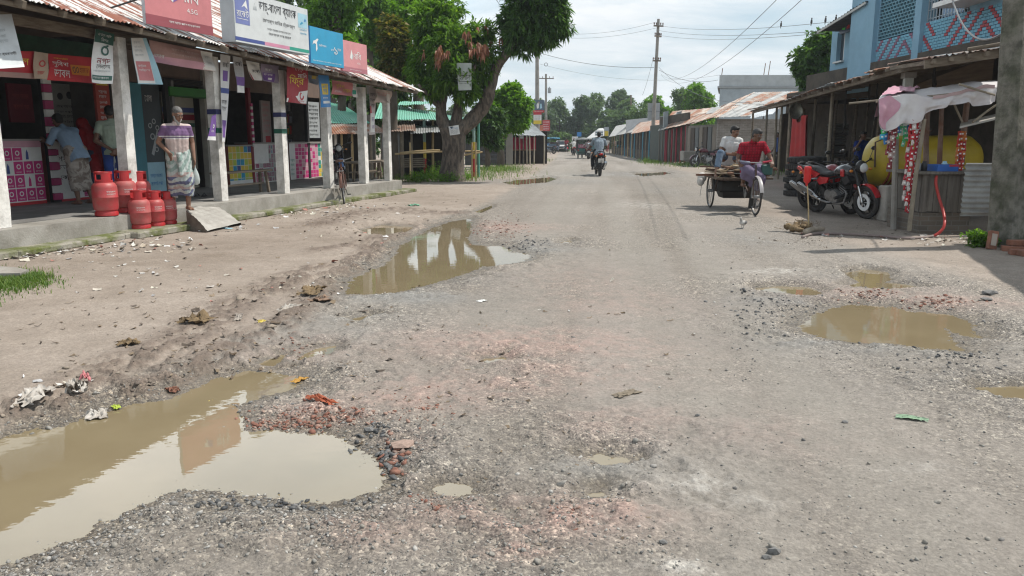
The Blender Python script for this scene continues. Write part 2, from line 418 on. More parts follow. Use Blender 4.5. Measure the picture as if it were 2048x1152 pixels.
def terrain(x,y):
 g=-0.42*ss(32.,76.,y)
 n1,n2,n3=fbm(x,y,.55,3,1),fbm(x,y,2.6,4,2),fbm(x,y,11.,4,3)
 n4=fbm(x,y,45.,3,4)
 xr=x-.115*y
 track=fbm(xr*2.0,y*.10,1.,3,9)
 dl=left_of(x,y,ROAD_L)+.25*n2+.1*n3
 dr=-left_of(x,y,ROAD_R)+.3*n2+.1*n3
 dirt=np.clip(ss(-.1,.25,dl)+.8*ss(-.3,.5,dr),0,1)
 h=.012*n1+.010*track*(1-.6*dirt)+.008*n2+.0045*n3+.0016*n4*(1-.5*dirt)
 mud=np.zeros(x.shape)
 for line,w in MUD:
  d=seg_d(x,y,line,False)+.12*n2+.06*n3
  mud=np.maximum(mud,1-ss(.15*w,w,d))
 mud*=ss(-.35,.25,n3+n2*.6)
 h=h+mud*(.018+.022*np.abs(fbm(x,y,9.,4,12))+.012*np.abs(fbm(x,y,26.,3,14))+.006*n4)
 brown=np.clip(blob(x,y,BROWN)*(.9+.7*n3+.5*n2),0,1);slick_sheen=np.clip(blob(x,y,SLICK_SHEEN)*(.9+.9*n2+.7*n3),0,1)
 lane=np.zeros(x.shape)
 for line,w in TRACK:lane=np.maximum(lane,1-ss(.3*w,1.2*w,seg_d(x,y,line,False)+.10*n2+.04*n3))
 brick=np.clip(blob(x,y,BRICK)*(.75+.9*n3+.4*n4+.3*n2),0,1)
 white=np.clip(blob(x,y,WHITE)*(.6+1.2*n3+.9*n4),0,1)
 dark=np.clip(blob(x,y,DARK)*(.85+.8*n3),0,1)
 grav=np.clip((.36+.75*fbm(x,y,.9,3,21)-.35*np.clip(track,-1,1))*(1-.85*dirt)+.5*dark+.1*n3,0,1)*(1-.5*lane)*(1-.5*slick_sheen)
 wet=np.zeros(x.shape);rim=np.zeros(x.shape)
 smin=np.full(x.shape,9.);wlv=np.zeros(x.shape);bigv=np.ones(x.shape)
 for i,(poly,wl)in enumerate(zip(PUDDLES,WLEV)):
  s0=sd(x,y,poly,1.6);q=s0<smin
  smin[q]=s0[q];wlv[q]=wl;bigv[q]=1. if i in(0,1,4)else .45
 sel=smin<1.5
 if sel.any():
  big=bigv[sel];wl=wlv[sel];m3=n3[sel]
  s=smin[sel]+big*(.03*n2[sel]+.05*m3+.03*n4[sel])
  hh=np.maximum(h[sel]+g[sel],wl+.012)
  out=wl+.002+(hh-wl)*ss(0,.28*big,s)+.028*ss(.1*big,.35*big,s)*(1-ss(.35*big,1.1,s))*(.5+m3)
  inn=wl-.003-.06*ss(0,.5,-s)+.004*m3
  h[sel]=np.where(s<0,inn,np.maximum(out,wl+.002))-g[sel]
  wet[sel]=1-ss(-.02,.30*big,s+.1*m3)
  rim[sel]=(1-ss(.05,.6*big,s))*big
 grav=np.clip(grav+.7*rim*(1-mud)*(1-.5*dirt),0,1)
 one=lambda c:np.array(c,np.float32)[None,:]
 col=one((.266,.241,.214))+one((.035,.034,.033))*(track*1.7+n1*.8+n2*.5)[:,None]
 cd=one((.318,.268,.226))+one((.06,.055,.052))*(n1*1.1+n2*.7+.5*fbm(x*.6,y,3.1,3,31))[:,None]
 col=col+(cd-col)*dirt[:,None]
 def mixin(c,k):
  nonlocal col
  col=col+(one(c)-col)*np.clip(k,0,1)[:,None]
 mixin((.285,.265,.236),lane*.5)
 mixin((.205,.182,.158),brown*.6)
 mixin((.205,.21,.205),slick_sheen*.55)
 mixin((.375,.26,.225),brick*.85)
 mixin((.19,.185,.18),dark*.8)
 mixin((.160,.122,.098),mud*.9)
 mixin((.52,.50,.47),white*.6)
 mixin((.155,.13,.10),wet*.85)
 wet=np.maximum(np.maximum(wet,slick_sheen*.62),mud*.5)
 col=np.clip(col*(1+.10*n3+.07*n4)[:,None],.03,.8)
 return h+g,col,np.stack([grav,wet,brick],1),(dl,dr,mud,rim)
pys=np.concatenate([np.arange(1420,560,-1.25),np.arange(560,289,-.8)])
ang=PITCH+np.arctan((pys-576)/FPX)
yd=EYE/np.tan(ang)
yy=np.concatenate([[-100.,-50.,-12.,-3.,-.6,.8,1.4],yd,[140,160,180,210,240,275]])
s_in=np.linspace(-1,1,860)
s_all=np.concatenate([[-1.9,-1.6,-1.3,-1.12],s_in,[1.12,1.3,1.6,1.9]])
half=np.maximum(np.abs(yy),1.6)*.74+.6
XX=np.where(np.abs(s_all)[None,:]>1,np.sign(s_all)[None,:]*(half[:,None]+(np.abs(s_all)[None,:]-1)/.9*(150-half[:,None]).clip(1)),s_all[None,:]*half[:,None]).ravel();YY=np.repeat(yy,len(s_all))
HH,CC,KK,_x=terrain(XX,YY)
nr,nc=len(yy),len(s_all)
i0=(np.arange(nr-1)[:,None]*nc+np.arange(nc-1)[None,:]).ravel()
F4=np.stack([i0,i0+1,i0+nc+1,i0+nc],1)
def ground_mat():
 m=bpy.data.materials.new('ground_dirt_road');t,b=nt(m);L=t.links
 a=N(t,'ShaderNodeVertexColor',layer_name='col');k=N(t,'ShaderNodeVertexColor',layer_name='mask')
 sp=N(t,'ShaderNodeSeparateColor');L.new(k.outputs['Color'],sp.inputs[0])
 tc=N(t,'ShaderNodeTexCoord');P=tc.outputs['Object']
 def noise(s,d=4.,r=.6):
  n=N(t,'ShaderNodeTexNoise',i_Scale=s,i_Detail=d,i_Roughness=r);L.new(P,n.inputs['Vector']);return n.outputs['Fac']
 def math_(op,x,y=None):
  n=N(t,'ShaderNodeMath',operation=op)
  for i,q in enumerate((x,y)):
   if q is None:continue
   if hasattr(q,'is_output'):L.new(q,n.inputs[i])
   else:n.inputs[i].default_value=q
  return n.outputs[0]
 v1=N(t,'ShaderNodeTexVoronoi',i_Scale=62.);L.new(P,v1.inputs['Vector'])
 v2=N(t,'ShaderNodeTexVoronoi',i_Scale=125.);L.new(P,v2.inputs['Vector'])
 g1=N(t,'ShaderNodeSeparateColor');L.new(v1.outputs['Color'],g1.inputs[0])
 g2=N(t,'ShaderNodeSeparateColor');L.new(v2.outputs['Color'],g2.inputs[0])
 rp1=N(t,'ShaderNodeValToRGB');e=rp1.color_ramp.elements;e[0].color=(.42,.42,.44,1);e[1].position=.98;e[1].color=(2.3,2.3,2.2,1)
 q=e.new(.35);q.color=(.85,.85,.86,1);q=e.new(.85);q.color=(1.2,1.19,1.16,1)
 L.new(g1.outputs[0],rp1.inputs[0])
 rp2=N(t,'ShaderNodeValToRGB');e=rp2.color_ramp.elements;e[0].color=(.5,.5,.52,1);e[1].position=.97;e[1].color=(1.9,1.9,1.85,1)
 q=e.new(.3);q.color=(.9,.9,.9,1);q=e.new(.8);q.color=(1.15,1.15,1.15,1)
 L.new(g2.outputs[1],rp2.inputs[0])
 gr=sp.outputs[0]
 fine=ramp(t,.25,.8,(.60,.59,.58),(1.36,1.36,1.36));L.new(noise(46.,9.,.78),fine.inputs[0])
 mid=ramp(t,.3,.75,(.88,.87,.86),(1.1,1.1,1.1));L.new(noise(11.,9.,.78),mid.inputs[0])
 c=mixc(t,1.,a.outputs['Color'],fine.outputs[0],'MULTIPLY')
 c=mixc(t,1.,c,mid.outputs[0],'MULTIPLY')
 dark=ramp(t,.66,.74,(1,1,1),(.62,.6,.58));L.new(noise(17.,6.,.8),dark.inputs[0])
 c=mixc(t,.8,c,dark.outputs[0],'MULTIPLY')
 c=mixc(t,math_('MULTIPLY',gr,.75),c,mixc(t,1.,c,rp2.outputs[0],'MULTIPLY'))
 c=mixc(t,math_('MULTIPLY',gr,.8),c,mixc(t,1.,c,rp1.outputs[0],'MULTIPLY'))
 L.new(c,b.inputs['Base Color'])
 rr=N(t,'ShaderNodeMapRange',i_From_Min=.3,i_From_Max=1.,i_To_Min=.93,i_To_Max=.28);L.new(sp.outputs[1],rr.inputs[0]);L.new(rr.outputs[0],b.inputs['Roughness'])
 b.inputs['Specular IOR Level'].default_value=.35
 hgt=math_('ADD',math_('MULTIPLY',math_('SUBTRACT',1.,v1.outputs['Distance']),math_('MULTIPLY',gr,.8)),math_('MULTIPLY',noise(48.,8.,.7),.8))
 hgt=math_('ADD',hgt,math_('MULTIPLY',noise(9.,6.,.7),1.2))
 bp=N(t,'ShaderNodeBump',i_Strength=.95,i_Distance=.014);L.new(hgt,bp.inputs['Height']);L.new(bp.outputs[0],b.inputs['Normal'])
 return m
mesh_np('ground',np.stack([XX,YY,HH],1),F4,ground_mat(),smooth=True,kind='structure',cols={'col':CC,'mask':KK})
def water_mat():
 m=bpy.data.materials.new('muddy_water');t,b=nt(m);L=t.links
 tc=N(t,'ShaderNodeTexCoord');n=N(t,'ShaderNodeTexNoise',i_Scale=1.6,i_Detail=4.);L.new(tc.outputs['Object'],n.inputs['Vector'])
 r=ramp(t,.3,.75,(.205,.162,.098),(.24,.195,.12));L.new(n.outputs[0],r.inputs[0]);L.new(r.outputs[0],b.inputs['Base Color'])
 b.inputs['Roughness'].default_value=.015;b.inputs['IOR'].default_value=1.42;b.inputs['Specular IOR Level'].default_value=.5
 mp=N(t,'ShaderNodeMapping');mp.inputs['Scale'].default_value=(1.,1.6,1.);L.new(tc.outputs['Object'],mp.inputs[0])
 w=N(t,'ShaderNodeTexNoise',i_Scale=9.,i_Detail=2.);L.new(mp.outputs[0],w.inputs['Vector'])
 bp=N(t,'ShaderNodeBump',i_Strength=.035,i_Distance=.01);L.new(w.outputs[0],bp.inputs['Height']);L.new(bp.outputs[0],b.inputs['Normal'])
 return m
WATER=water_mat()
for i,(poly,wl)in enumerate(zip(PUDDLES,WLEV)):
 st=.07 if poly[:,1].mean()<14 else .25
 gx,gy=np.arange(poly[:,0].min()-.3,poly[:,0].max()+.3,st),np.arange(poly[:,1].min()-.3,poly[:,1].max()+.3,st)
 cx,cy=[q.ravel()for q in np.meshgrid(gx,gy)]
 own=sd(cx,cy,poly,1.);oth=np.full(cx.shape,9.)
 for j,p2 in enumerate(PUDDLES):
  if j!=i:oth=np.minimum(oth,sd(cx,cy,p2,1.))
 kp=(own<.24)&(own<oth)
 cx,cy=cx[kp],cy[kp];m=len(cx);hs=st/2
 V=np.stack([np.stack([cx+a*hs,cy+b*hs,np.full(m,wl)],1)for a,b in((-1,-1),(1,-1),(1,1),(-1,1))],1).reshape(-1,3)
 V=np.round(V,5);U_,inv_=np.unique(V,axis=0,return_inverse=True)
 mesh_np('puddle',U_,inv_.reshape(-1,4),WATER,kind='structure')
def ico():
 t=(1+5**.5)/2
 v=np.array([(-1,t,0),(1,t,0),(-1,-t,0),(1,-t,0),(0,-1,t),(0,1,t),(0,-1,-t),(0,1,-t),(t,0,-1),(t,0,1),(-t,0,-1),(-t,0,1)],float)
 v/=np.linalg.norm(v[0])
 f=np.array([(0,11,5),(0,5,1),(0,1,7),(0,7,10),(0,10,11),(1,5,9),(5,11,4),(11,10,2),(10,7,6),(7,1,8),(3,9,4),(3,4,2),(3,2,6),(3,6,8),(3,8,9),(4,9,5),(2,4,11),(6,2,10),(8,6,7),(9,8,1)])
 return v,f
ng=np.random.default_rng(5)
def stones(name,x,y,z,size,mat,flatness=(.45,.9),boxy=0.):
 v,f=ico();n=len(x)
 if boxy:v=np.sign(v)*np.abs(v)**(1-boxy)
 V=np.repeat(v[None],n,0)*(1+.22*ng.standard_normal((n,12,1)))
 sc3=np.stack([ng.uniform(.75,1.35,n),ng.uniform(.6,1.1,n),ng.uniform(*flatness,n)],1)
 V=V*sc3[:,None,:]*size[:,None,None]
 a=ng.uniform(0,6.28,n);ca,sa=np.cos(a)[:,None],np.sin(a)[:,None]
 tx=ng.normal(0,.3,n)[:,None]
 X=V[:,:,0]*ca-V[:,:,1]*sa;Y=V[:,:,0]*sa+V[:,:,1]*ca;Zz=V[:,:,2]+X*tx
 P=np.stack([X+x[:,None],Y+y[:,None],Zz+z[:,None]],2).reshape(-1,3)
 Fc=(f[None]+(np.arange(n)*12)[:,None,None]).reshape(-1,3)
 return mesh_np(name,P,Fc,mat,kind='stuff')
def scatter(n,y0,y1,p=2.):
 u=ng.uniform(0,1,n)
 y=(y0**(1-p)+u*(y1**(1-p)-y0**(1-p)))**(1/(1-p))
 x=ng.uniform(-1,1,n)*(y*.70+.4)
 return x,y
GRAVEL=islandmat('loose_gravel',[(.28,.265,.24),(.25,.237,.218),(.31,.295,.27),(.19,.18,.17),(.27,.25,.22),(.45,.43,.40),(.30,.28,.25),(.15,.145,.14)],rough=.85)
x,y=scatter(110000,2.0,24.)
h,c,k,(dl,dr,mud,rim)=terrain(x,y)
pr=np.clip(k[:,0]**1.7*.42+.04+rim*.4,0,1)*(1-.8*k[:,1])*np.where((dl>0),.25,1)*np.where(dr>.6,.45,1)
keep=ng.uniform(0,1,len(x))<pr
x,y,h=x[keep],y[keep],h[keep]
s=np.clip(ng.lognormal(math.log(.0034),.5,len(x)),.002,.015)
stones('gravel',x,y,h+s*.15,s,GRAVEL)
RIMG=islandmat('pothole_gravel',[(.30,.285,.265),(.25,.24,.225),(.35,.33,.30),(.19,.185,.18),(.47,.45,.42),(.28,.26,.225)],rough=.7)
x,y=scatter(60000,2.2,16.)
h,c,k,(dl,dr,mud,rim)=terrain(x,y)
keep=(ng.uniform(0,1,len(x))<rim**2*.33*np.where(mud>.4,.2,1))&(dl<.35)&(k[:,1]<.97)
x,y,h=x[keep],y[keep],h[keep]
s=np.clip(ng.lognormal(math.log(.0050),.5,len(x)),.003,.018)
stones('coarse_gravel',x,y,h+s*.2,s,RIMG)
BRK=islandmat('broken_brick',[(.30,.15,.11),(.27,.135,.10),(.34,.22,.175),(.36,.26,.215),(.25,.18,.15),(.24,.11,.08)],rough=.9)
xs,ys,ss_=[],[],[]
for px,py,rx,ry,n,smin,smax in((640,835,150,16,330,.004,.017),(790,905,26,40,60,.008,.026),(560,842,70,10,120,.004,.014),(850,820,70,45,90,.003,.011),(1000,455,60,26,160,.01,.022),(1880,607,60,10,90,.008,.022),(1740,590,80,14,70,.008,.018),(860,1010,50,25,30,.005,.015),(1125,1030,90,25,40,.003,.010),(620,700,60,20,30,.008,.02)):
 for _ in range(n):
  p=G(px+rnd.gauss(0,.5)*rx,py+rnd.gauss(0,.5)*ry);xs.append(p.x);ys.append(p.y);ss_.append(rnd.uniform(0,1)**2.5*(smax-smin)+smin)
xs,ys,ss_=np.array(xs),np.array(ys),np.array(ss_);h,*_r=terrain(xs,ys)
stones('brick_rubble',xs,ys,h+ss_*.15,ss_,BRK,(.3,.7),boxy=.35)
xs,ys,ss_=[],[],[]
for px,py,rx,ry,n,a,b_ in((770,915,35,45,110,.006,.024),(740,860,40,14,40,.006,.018),(690,893,22,8,7,.01,.02),(560,1000,170,14,90,.007,.018),(1700,640,190,60,150,.006,.018),(1560,610,90,30,110,.006,.017),(1060,490,60,20,70,.01,.025),(1900,720,110,30,110,.005,.016),(1500,640,60,90,90,.006,.02)):
 for _ in range(n):
  p=G(px+rnd.gauss(0,.5)*rx,py+rnd.gauss(0,.5)*ry);xs.append(p.x);ys.append(p.y);ss_.append(rnd.uniform(0,1)**2*(b_-a)+a)
xs,ys,ss_=np.array(xs),np.array(ys),np.array(ss_);h,c,k,_r=terrain(xs,ys)
kp=k[:,1]<.995
stones('asphalt_rubble',xs[kp],ys[kp],h[kp]+ss_[kp]*.2,ss_[kp],islandmat('asphalt_lump',[(.09,.09,.092),(.13,.13,.13),(.065,.067,.07),(.17,.168,.165)],rough=.6),(.4,.8))
x,y=scatter(26000,3.,22.,1.8)
h,c,k,(dl,dr,mud,rim)=terrain(x,y)
keep=(ng.uniform(0,1,len(x))<mud**1.3*.4)&(k[:,1]<.9)
x,y,h=x[keep],y[keep],h[keep]
s=np.clip(ng.lognormal(math.log(.010),.6,len(x)),.004,.045)
stones('mud_clods',x,y,h+s*.05,s,islandmat('mud_clod',[(.20,.165,.135),(.25,.205,.165),(.15,.12,.10),(.30,.25,.2),(.18,.15,.125)],rough=.9),(.3,.7))
def flakes(name,x,y,z,size,mat,curl=.5,asp=(.3,.8),n=4):
 """thin curled scraps: n x 2 strips with their own bend"""
 N_=len(x);u=np.linspace(-1,1,n)
 a=ng.uniform(0,6.28,N_);cx=ng.normal(0,curl,N_);tilt=ng.normal(0,.25,N_);w=ng.uniform(*asp,N_)
 P=np.zeros((N_,n,2,3))
 prof=1-.55*np.abs(u)**2.2
 for j,sg in enumerate((-1,1)):
  P[:,:,j,0]=u[None]
  P[:,:,j,1]=sg*w[:,None]*prof[None]*(1+.25*ng.standard_normal((N_,n)))+.25*(u**2)[None]*ng.normal(0,1,N_)[:,None]
  P[:,:,j,2]=np.abs(cx)[:,None]*(u**2)[None]*.5+sg*tilt[:,None]*w[:,None]+.12*ng.standard_normal((N_,n))
 P*=size[:,None,None,None];P[...,2]-=P[...,2].min(axis=(1,2))[:,None,None]
 ca,sa=np.cos(a)[:,None,None],np.sin(a)[:,None,None]
 X=P[...,0]*ca-P[...,1]*sa+x[:,None,None];Y=P[...,0]*sa+P[...,1]*ca+y[:,None,None]
 V=np.stack([X,Y,P[...,2]+z[:,None,None]],-1).reshape(-1,3)
 base=(np.arange(N_)*n*2)[:,None,None];q=np.array([(2*i,2*i+1,2*i+3,2*i+2)for i in range(n-1)])
 return mesh_np(name,V,(q[None]+base).reshape(-1,4),mat,kind='stuff')
def around(spec):
 X,Y,S=[],[],[]
 for px,py,rx,ry,n,a,b_ in spec:
  for _ in range(n):
   p=G(px+rnd.gauss(0,.5)*rx,py+rnd.gauss(0,.5)*ry);X.append(p.x);Y.append(p.y);S.append(rnd.uniform(a,b_))
 X,Y=np.array(X),np.array(Y);h,c,k,_r=terrain(X,Y);S=np.array(S);kp=k[:,1]<.99
 return X[kp],Y[kp],h[kp]+.002,S[kp]
LIT=islandmat('litter_scraps',[(.62,.60,.56),(.55,.50,.43),(.70,.69,.68),(.45,.38,.30),(.50,.46,.42),(.66,.62,.52),(.48,.47,.47),(.60,.58,.55),(.42,.2,.16)],rough=.6)
flakes('litter',*around([(120,497,230,14,230,.015,.055),(20,507,60,12,120,.015,.07),(260,480,120,14,50,.015,.05),(420,452,160,14,60,.02,.06),(560,425,180,12,80,.02,.06),(640,412,120,10,60,.02,.06),(250,530,260,24,25,.015,.04),(450,570,420,50,45,.01,.04),(80,780,160,25,16,.015,.04),(700,470,160,40,24,.02,.05),(1240,640,500,120,16,.008,.02),(1900,480,130,12,60,.015,.05),(1640,472,80,8,14,.02,.05)]),LIT)
DRY=islandmat('dry_leaves',[(.13,.095,.065),(.20,.15,.10),(.09,.07,.055),(.26,.20,.14),(.16,.13,.105)],rough=.8)
flakes('dry_leaf_debris',*around([(700,500,300,120,110,.008,.03),(520,620,380,90,90,.01,.045),(400,720,300,70,90,.008,.035),(860,800,260,120,70,.006,.025),(1000,640,420,140,60,.008,.03),(720,440,180,30,150,.012,.035),(1150,930,300,160,45,.004,.016),(1200,700,400,90,30,.006,.02),(250,640,400,90,50,.01,.03),(1500,500,260,40,40,.008,.025),(1780,470,220,24,140,.008,.028),(1640,480,120,14,80,.008,.025),(900,410,200,30,60,.012,.035)]),DRY,curl=.45,asp=(.12,.45))
PZ=.33
_a,_b=G(15,456,PZ),G(785,361,PZ)
LF=Frame(_a,_b,1.)
LU,LV=LF.u,LF.v
POST_U=[0.0]+[LF.up(px,0)for px in(264,447,573,664,735)]+[LF.len]
END_U=LF.len+.25
VD=2.75
white_post=pm('limewashed_post',(.78,.76,.72),(.52,.50,.46),rough=.9,scale=5,grime=.75,gscale=2.2,gcol=(.13,.115,.09),bump=.3,lo=.45,hi=.75)
concrete=pm('old_concrete',(.36,.34,.31),(.27,.25,.22),rough=.9,scale=3,grime=.6,gcol=(.12,.11,.09),bump=.3)
floor_c=pm('veranda_floor',(.22,.215,.205),(.15,.145,.14),rough=.8,scale=2,grime=.4,bump=.15)
moss=pm('mossy_ledge',(.30,.28,.235),(.11,.13,.03),rough=.95,scale=2.6,lo=.42,hi=.6,grime=.5,gcol=(.08,.08,.04),bump=.5)
wood_old=pm('weathered_timber',(.20,.165,.125),(.11,.085,.062),rough=.85,scale=4,stretch=(1,1,6),grime=.4)
bamboo_old=pm('grey_bamboo',(.27,.235,.18),(.17,.145,.11),rough=.8,scale=5,grime=.4)
bamboo_new=pm('yellow_bamboo',(.46,.35,.19),(.34,.25,.13),rough=.65,scale=6,grime=.3)
rust_under=pm('rusty_tin_underside',(.13,.085,.06),(.08,.055,.042),rough=.8,scale=2,grime=.4)
black_iron=flat('black_iron',(.03,.03,.032),.5)
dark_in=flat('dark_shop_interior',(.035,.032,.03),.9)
plaster=pm('dirty_plaster',(.42,.41,.37),(.32,.30,.27),rough=.9,scale=2,grime=.6)
def stripe_roof():
 m=bpy.data.materials.new('red_white_tin');t,b=nt(m);L=t.links
 tc=N(t,'ShaderNodeTexCoord');mp=N(t,'ShaderNodeMapping');L.new(tc.outputs['UV'],mp.inputs[0])
 n=N(t,'ShaderNodeTexNoise',i_Scale=1.,i_Detail=9.,i_Roughness=.72)
 q=N(t,'ShaderNodeMapping');q.inputs['Rotation'].default_value=(0,0,-math.atan2(LU.y,LU.x));L.new(tc.outputs['Object'],q.inputs[0])
 q2=N(t,'ShaderNodeMapping');q2.inputs['Scale'].default_value=(5.2,.55,.55);L.new(q.outputs[0],q2.inputs[0]);L.new(q2.outputs[0],n.inputs['Vector'])
 r=ramp(t,.505,.53,(.70,.69,.67),(.29,.115,.075));L.new(n.outputs['Fac'],r.inputs[0])
 n2=N(t,'ShaderNodeTexNoise',i_Scale=9.,i_Detail=6.);L.new(tc.outputs['Object'],n2.inputs['Vector'])
 r2=ramp(t,.3,.7,(.8,.8,.8),(1.1,1.1,1.1));L.new(n2.outputs['Fac'],r2.inputs[0])
 L.new(mixc(t,1.,r.outputs[0],r2.outputs[0],'MULTIPLY'),b.inputs['Base Color']);b.inputs['Roughness'].default_value=.55
 return m
ROOF_RW=stripe_roof()
bld=thing('shop_building','long shop row with white posts, raised veranda and streaked red and white tin roof','shop building',LF.P(0,0,0))
U0=-7.4
mb=MB(LF.m).mat(concrete)
mb.box(((U0+END_U)/2,.02+VD/2-.1,PZ/2-.003),(END_U-U0,VD+.16,PZ));mb.mat(floor_c)
mb.box(((U0+END_U)/2,VD/2+.22,PZ+.002),(END_U-U0-.02,VD-.2,.012))
mb.build('plinth',bld)
u=U0
while u<END_U+.3:
 l=rnd.uniform(1.1,1.9);e=min(u+l,END_U+.35)
 if not(LF.up(350,0,430)-.15<(u+e)/2<LF.up(452,0,430)-.3):
  mb=MB(LF.m).mat(moss);mb.box(((u+e)/2,-.24+rnd.uniform(-.015,.015),.045),(e-u-.004,.40,.10+rnd.uniform(-.012,.012)),bev=.02);mb.build('ledge',bld)
 u=e
ROOF_V0,SLOPE=-.62,.44
def ez_(u):return 3.13-.036*u
def roof_z(v,u):return ez_(u)+(v-ROOF_V0)*SLOPE
for i,u in enumerate(POST_U+[-2.2,-4.4,-6.6]):
 w=.178 if i!=6 else .155
 mb=MB(LF.m).mat(white_post);lean=rnd.uniform(-.02,.02)
 h=ez_(u)-.08-PZ
 hb=[w*.5,w*.53,w*.5,w*.49];zs=[PZ,PZ+.25,1.7,PZ+h]
 vs,fs=[],[]
 for k,(q,z)in enumerate(zip(hb,zs)):
  c=u+lean*k/3
  vs+=[(c-q,-q+.12,z),(c+q,-q+.12,z),(c+q,q+.12,z),(c-q,q+.12,z)]
 for k in range(3):
  for j in range(4):fs.append((k*4+j,k*4+(j+1)%4,k*4+4+(j+1)%4,k*4+4+j))
 fs+=[(3,2,1,0),(12,13,14,15)]
 mb.add(vs,fs)
 if i in(2,3):
  for z,c in((1.93,(.035,.04,.12)),(1.60,(.02,.12,.08))):
   mb.mat(flat('band_%s'%z,c));mb.box((u+lean*.6,.12,z),(w*1.06,w*1.06,.09))
 if i==2:
  pass
 mb.build('post',bld)
mb=MB(LF.m).mat(wood_old)
mb.beam((U0,.12,3.13),(END_U,.12,2.80),.10,.13)
mb.beam((U0,ROOF_V0+.12,ez_(U0)-.055),(END_U+.2,ROOF_V0+.12,ez_(END_U)-.055),.06,.06)
u=U0+.1
while u<END_U:
 mb.beam((u,ROOF_V0-.02+rnd.uniform(-.06,.03),ez_(u)-.07),(u,VD+.1,roof_z(VD,u)-.07),.055,.085);u+=rnd.uniform(.55,.75)
for v in(.9,1.9):mb.beam((U0,v,roof_z(v,U0)-.05),(END_U,v,roof_z(v,END_U)-.05),.05,.05)
mb.build('rafters',bld)
RV=4.9
mb=MB().mat(ROOF_RW)
u=U0
while u<END_U+.55:
 l=min(1.9,END_U+.6-u);dz=rnd.uniform(-.015,.02);dv=rnd.uniform(-.05,.05)
 mb.corr(LF.P(u-.06,ROOF_V0+dv,ez_(u)+dz),LF.P(u+l,ROOF_V0+dv,ez_(u+l)+dz),LF.P(u+l,RV,roof_z(RV,u+l)+dz),LF.P(u-.06,RV,roof_z(RV,u)+dz),amp=.014)
 u+=l
mb.mat(rust_under);mb.poly([LF.P(U0,RV,roof_z(RV,U0)),LF.P(END_U+.5,RV,roof_z(RV,END_U)),LF.P(END_U+.5,8.2,2.9),LF.P(U0,8.2,2.9)])
mb.build('roof',bld,smooth=True)
mb=MB(LF.m).mat(pm('matted_ceiling',(.10,.072,.05),(.07,.05,.038),rough=.95,scale=9))
mb.poly([(U0,ROOF_V0+.06,ez_(U0)-.03),(END_U,ROOF_V0+.06,ez_(END_U)-.03),(END_U,VD,roof_z(VD,END_U)-.03),(U0,VD,roof_z(VD,U0)-.03)])
mb.build('ceiling',bld)
def X(px,v=VD,py=300):return LF.up(px,v,py)
mb=MB(LF.m).mat(plaster)
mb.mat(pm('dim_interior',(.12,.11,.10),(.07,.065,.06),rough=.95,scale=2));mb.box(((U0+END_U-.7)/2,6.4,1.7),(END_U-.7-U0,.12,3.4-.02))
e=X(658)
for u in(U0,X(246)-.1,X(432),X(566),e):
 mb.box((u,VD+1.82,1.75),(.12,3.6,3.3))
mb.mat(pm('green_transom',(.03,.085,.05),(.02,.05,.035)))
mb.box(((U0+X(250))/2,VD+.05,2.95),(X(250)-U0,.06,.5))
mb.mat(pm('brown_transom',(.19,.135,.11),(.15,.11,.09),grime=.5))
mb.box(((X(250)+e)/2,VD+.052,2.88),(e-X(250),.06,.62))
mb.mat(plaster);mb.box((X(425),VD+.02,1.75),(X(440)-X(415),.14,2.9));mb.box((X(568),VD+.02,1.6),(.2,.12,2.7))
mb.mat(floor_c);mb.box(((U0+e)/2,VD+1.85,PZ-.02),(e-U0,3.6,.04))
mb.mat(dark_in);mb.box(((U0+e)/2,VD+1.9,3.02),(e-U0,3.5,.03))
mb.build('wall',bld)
def quadpatch(mb,m,o,ux,uz,u0,z0,u1,z1,off,nrm):
 mb.mat(m);p=o+nrm*off
 mb.poly([p+ux*u0+uz*z0,p+ux*u1+uz*z0,p+ux*u1+uz*z1,p+ux*u0+uz*z1])
def scribble(mb,o,ux,uz,w,h,n=6,seed=0):
 """a run of small unreadable Bengali-like lettering"""
 base='অআকখগঘচছজটঠডতথদনপফবভমযরলশসহ'
 r=random.Random(seed);s=' '.join(''.join(r.choice(base)for _ in range(r.randint(3,6)))for _ in range(n))
 mb.text(s,o,ux,uz,w,h)
W_=flat('print_white',(.72,.72,.70),.5,grime=.1);RED=flat('print_red',(.46,.035,.045),.45);DRED=flat('print_dark_red',(.24,.02,.03),.5)
PINK=flat('print_faded_pink',(.62,.27,.28),.5,grime=.1);MAG=flat('print_magenta',(.55,.04,.20),.5);YEL=flat('print_yellow',(.68,.50,.06),.5)
CYAN=flat('print_cyan',(.03,.30,.50),.4,grime=.08);NAVY=flat('print_navy',(.06,.085,.26),.5);PURP=flat('print_purple',(.17,.085,.30),.5)
GRN=flat('print_green',(.03,.30,.22),.5);DGRN=flat('print_dark_green',(.045,.12,.095),.5);BLK=flat('print_black',(.04,.04,.045),.5);GRY=flat('print_grey',(.40,.43,.44),.5)
LBL=flat('print_pale_blue',(.36,.58,.68),.5);TAN=flat('print_tan',(.42,.32,.24),.6);ORG=flat('print_orange',(.60,.22,.03),.5);TEAL=flat('print_teal',(.03,.15,.19),.4)
BLUE=flat('print_blue',(.05,.22,.50),.4);ROSE=flat('print_faded_rose',(.55,.20,.21),.5,grime=.12);MAROON=flat('print_maroon',(.28,.07,.085),.5);SILV=flat('sign_silver_edge',(.38,.42,.45),.4,metal=.4)
FPINK=flat('print_flat_pink',(.60,.33,.40),.5)
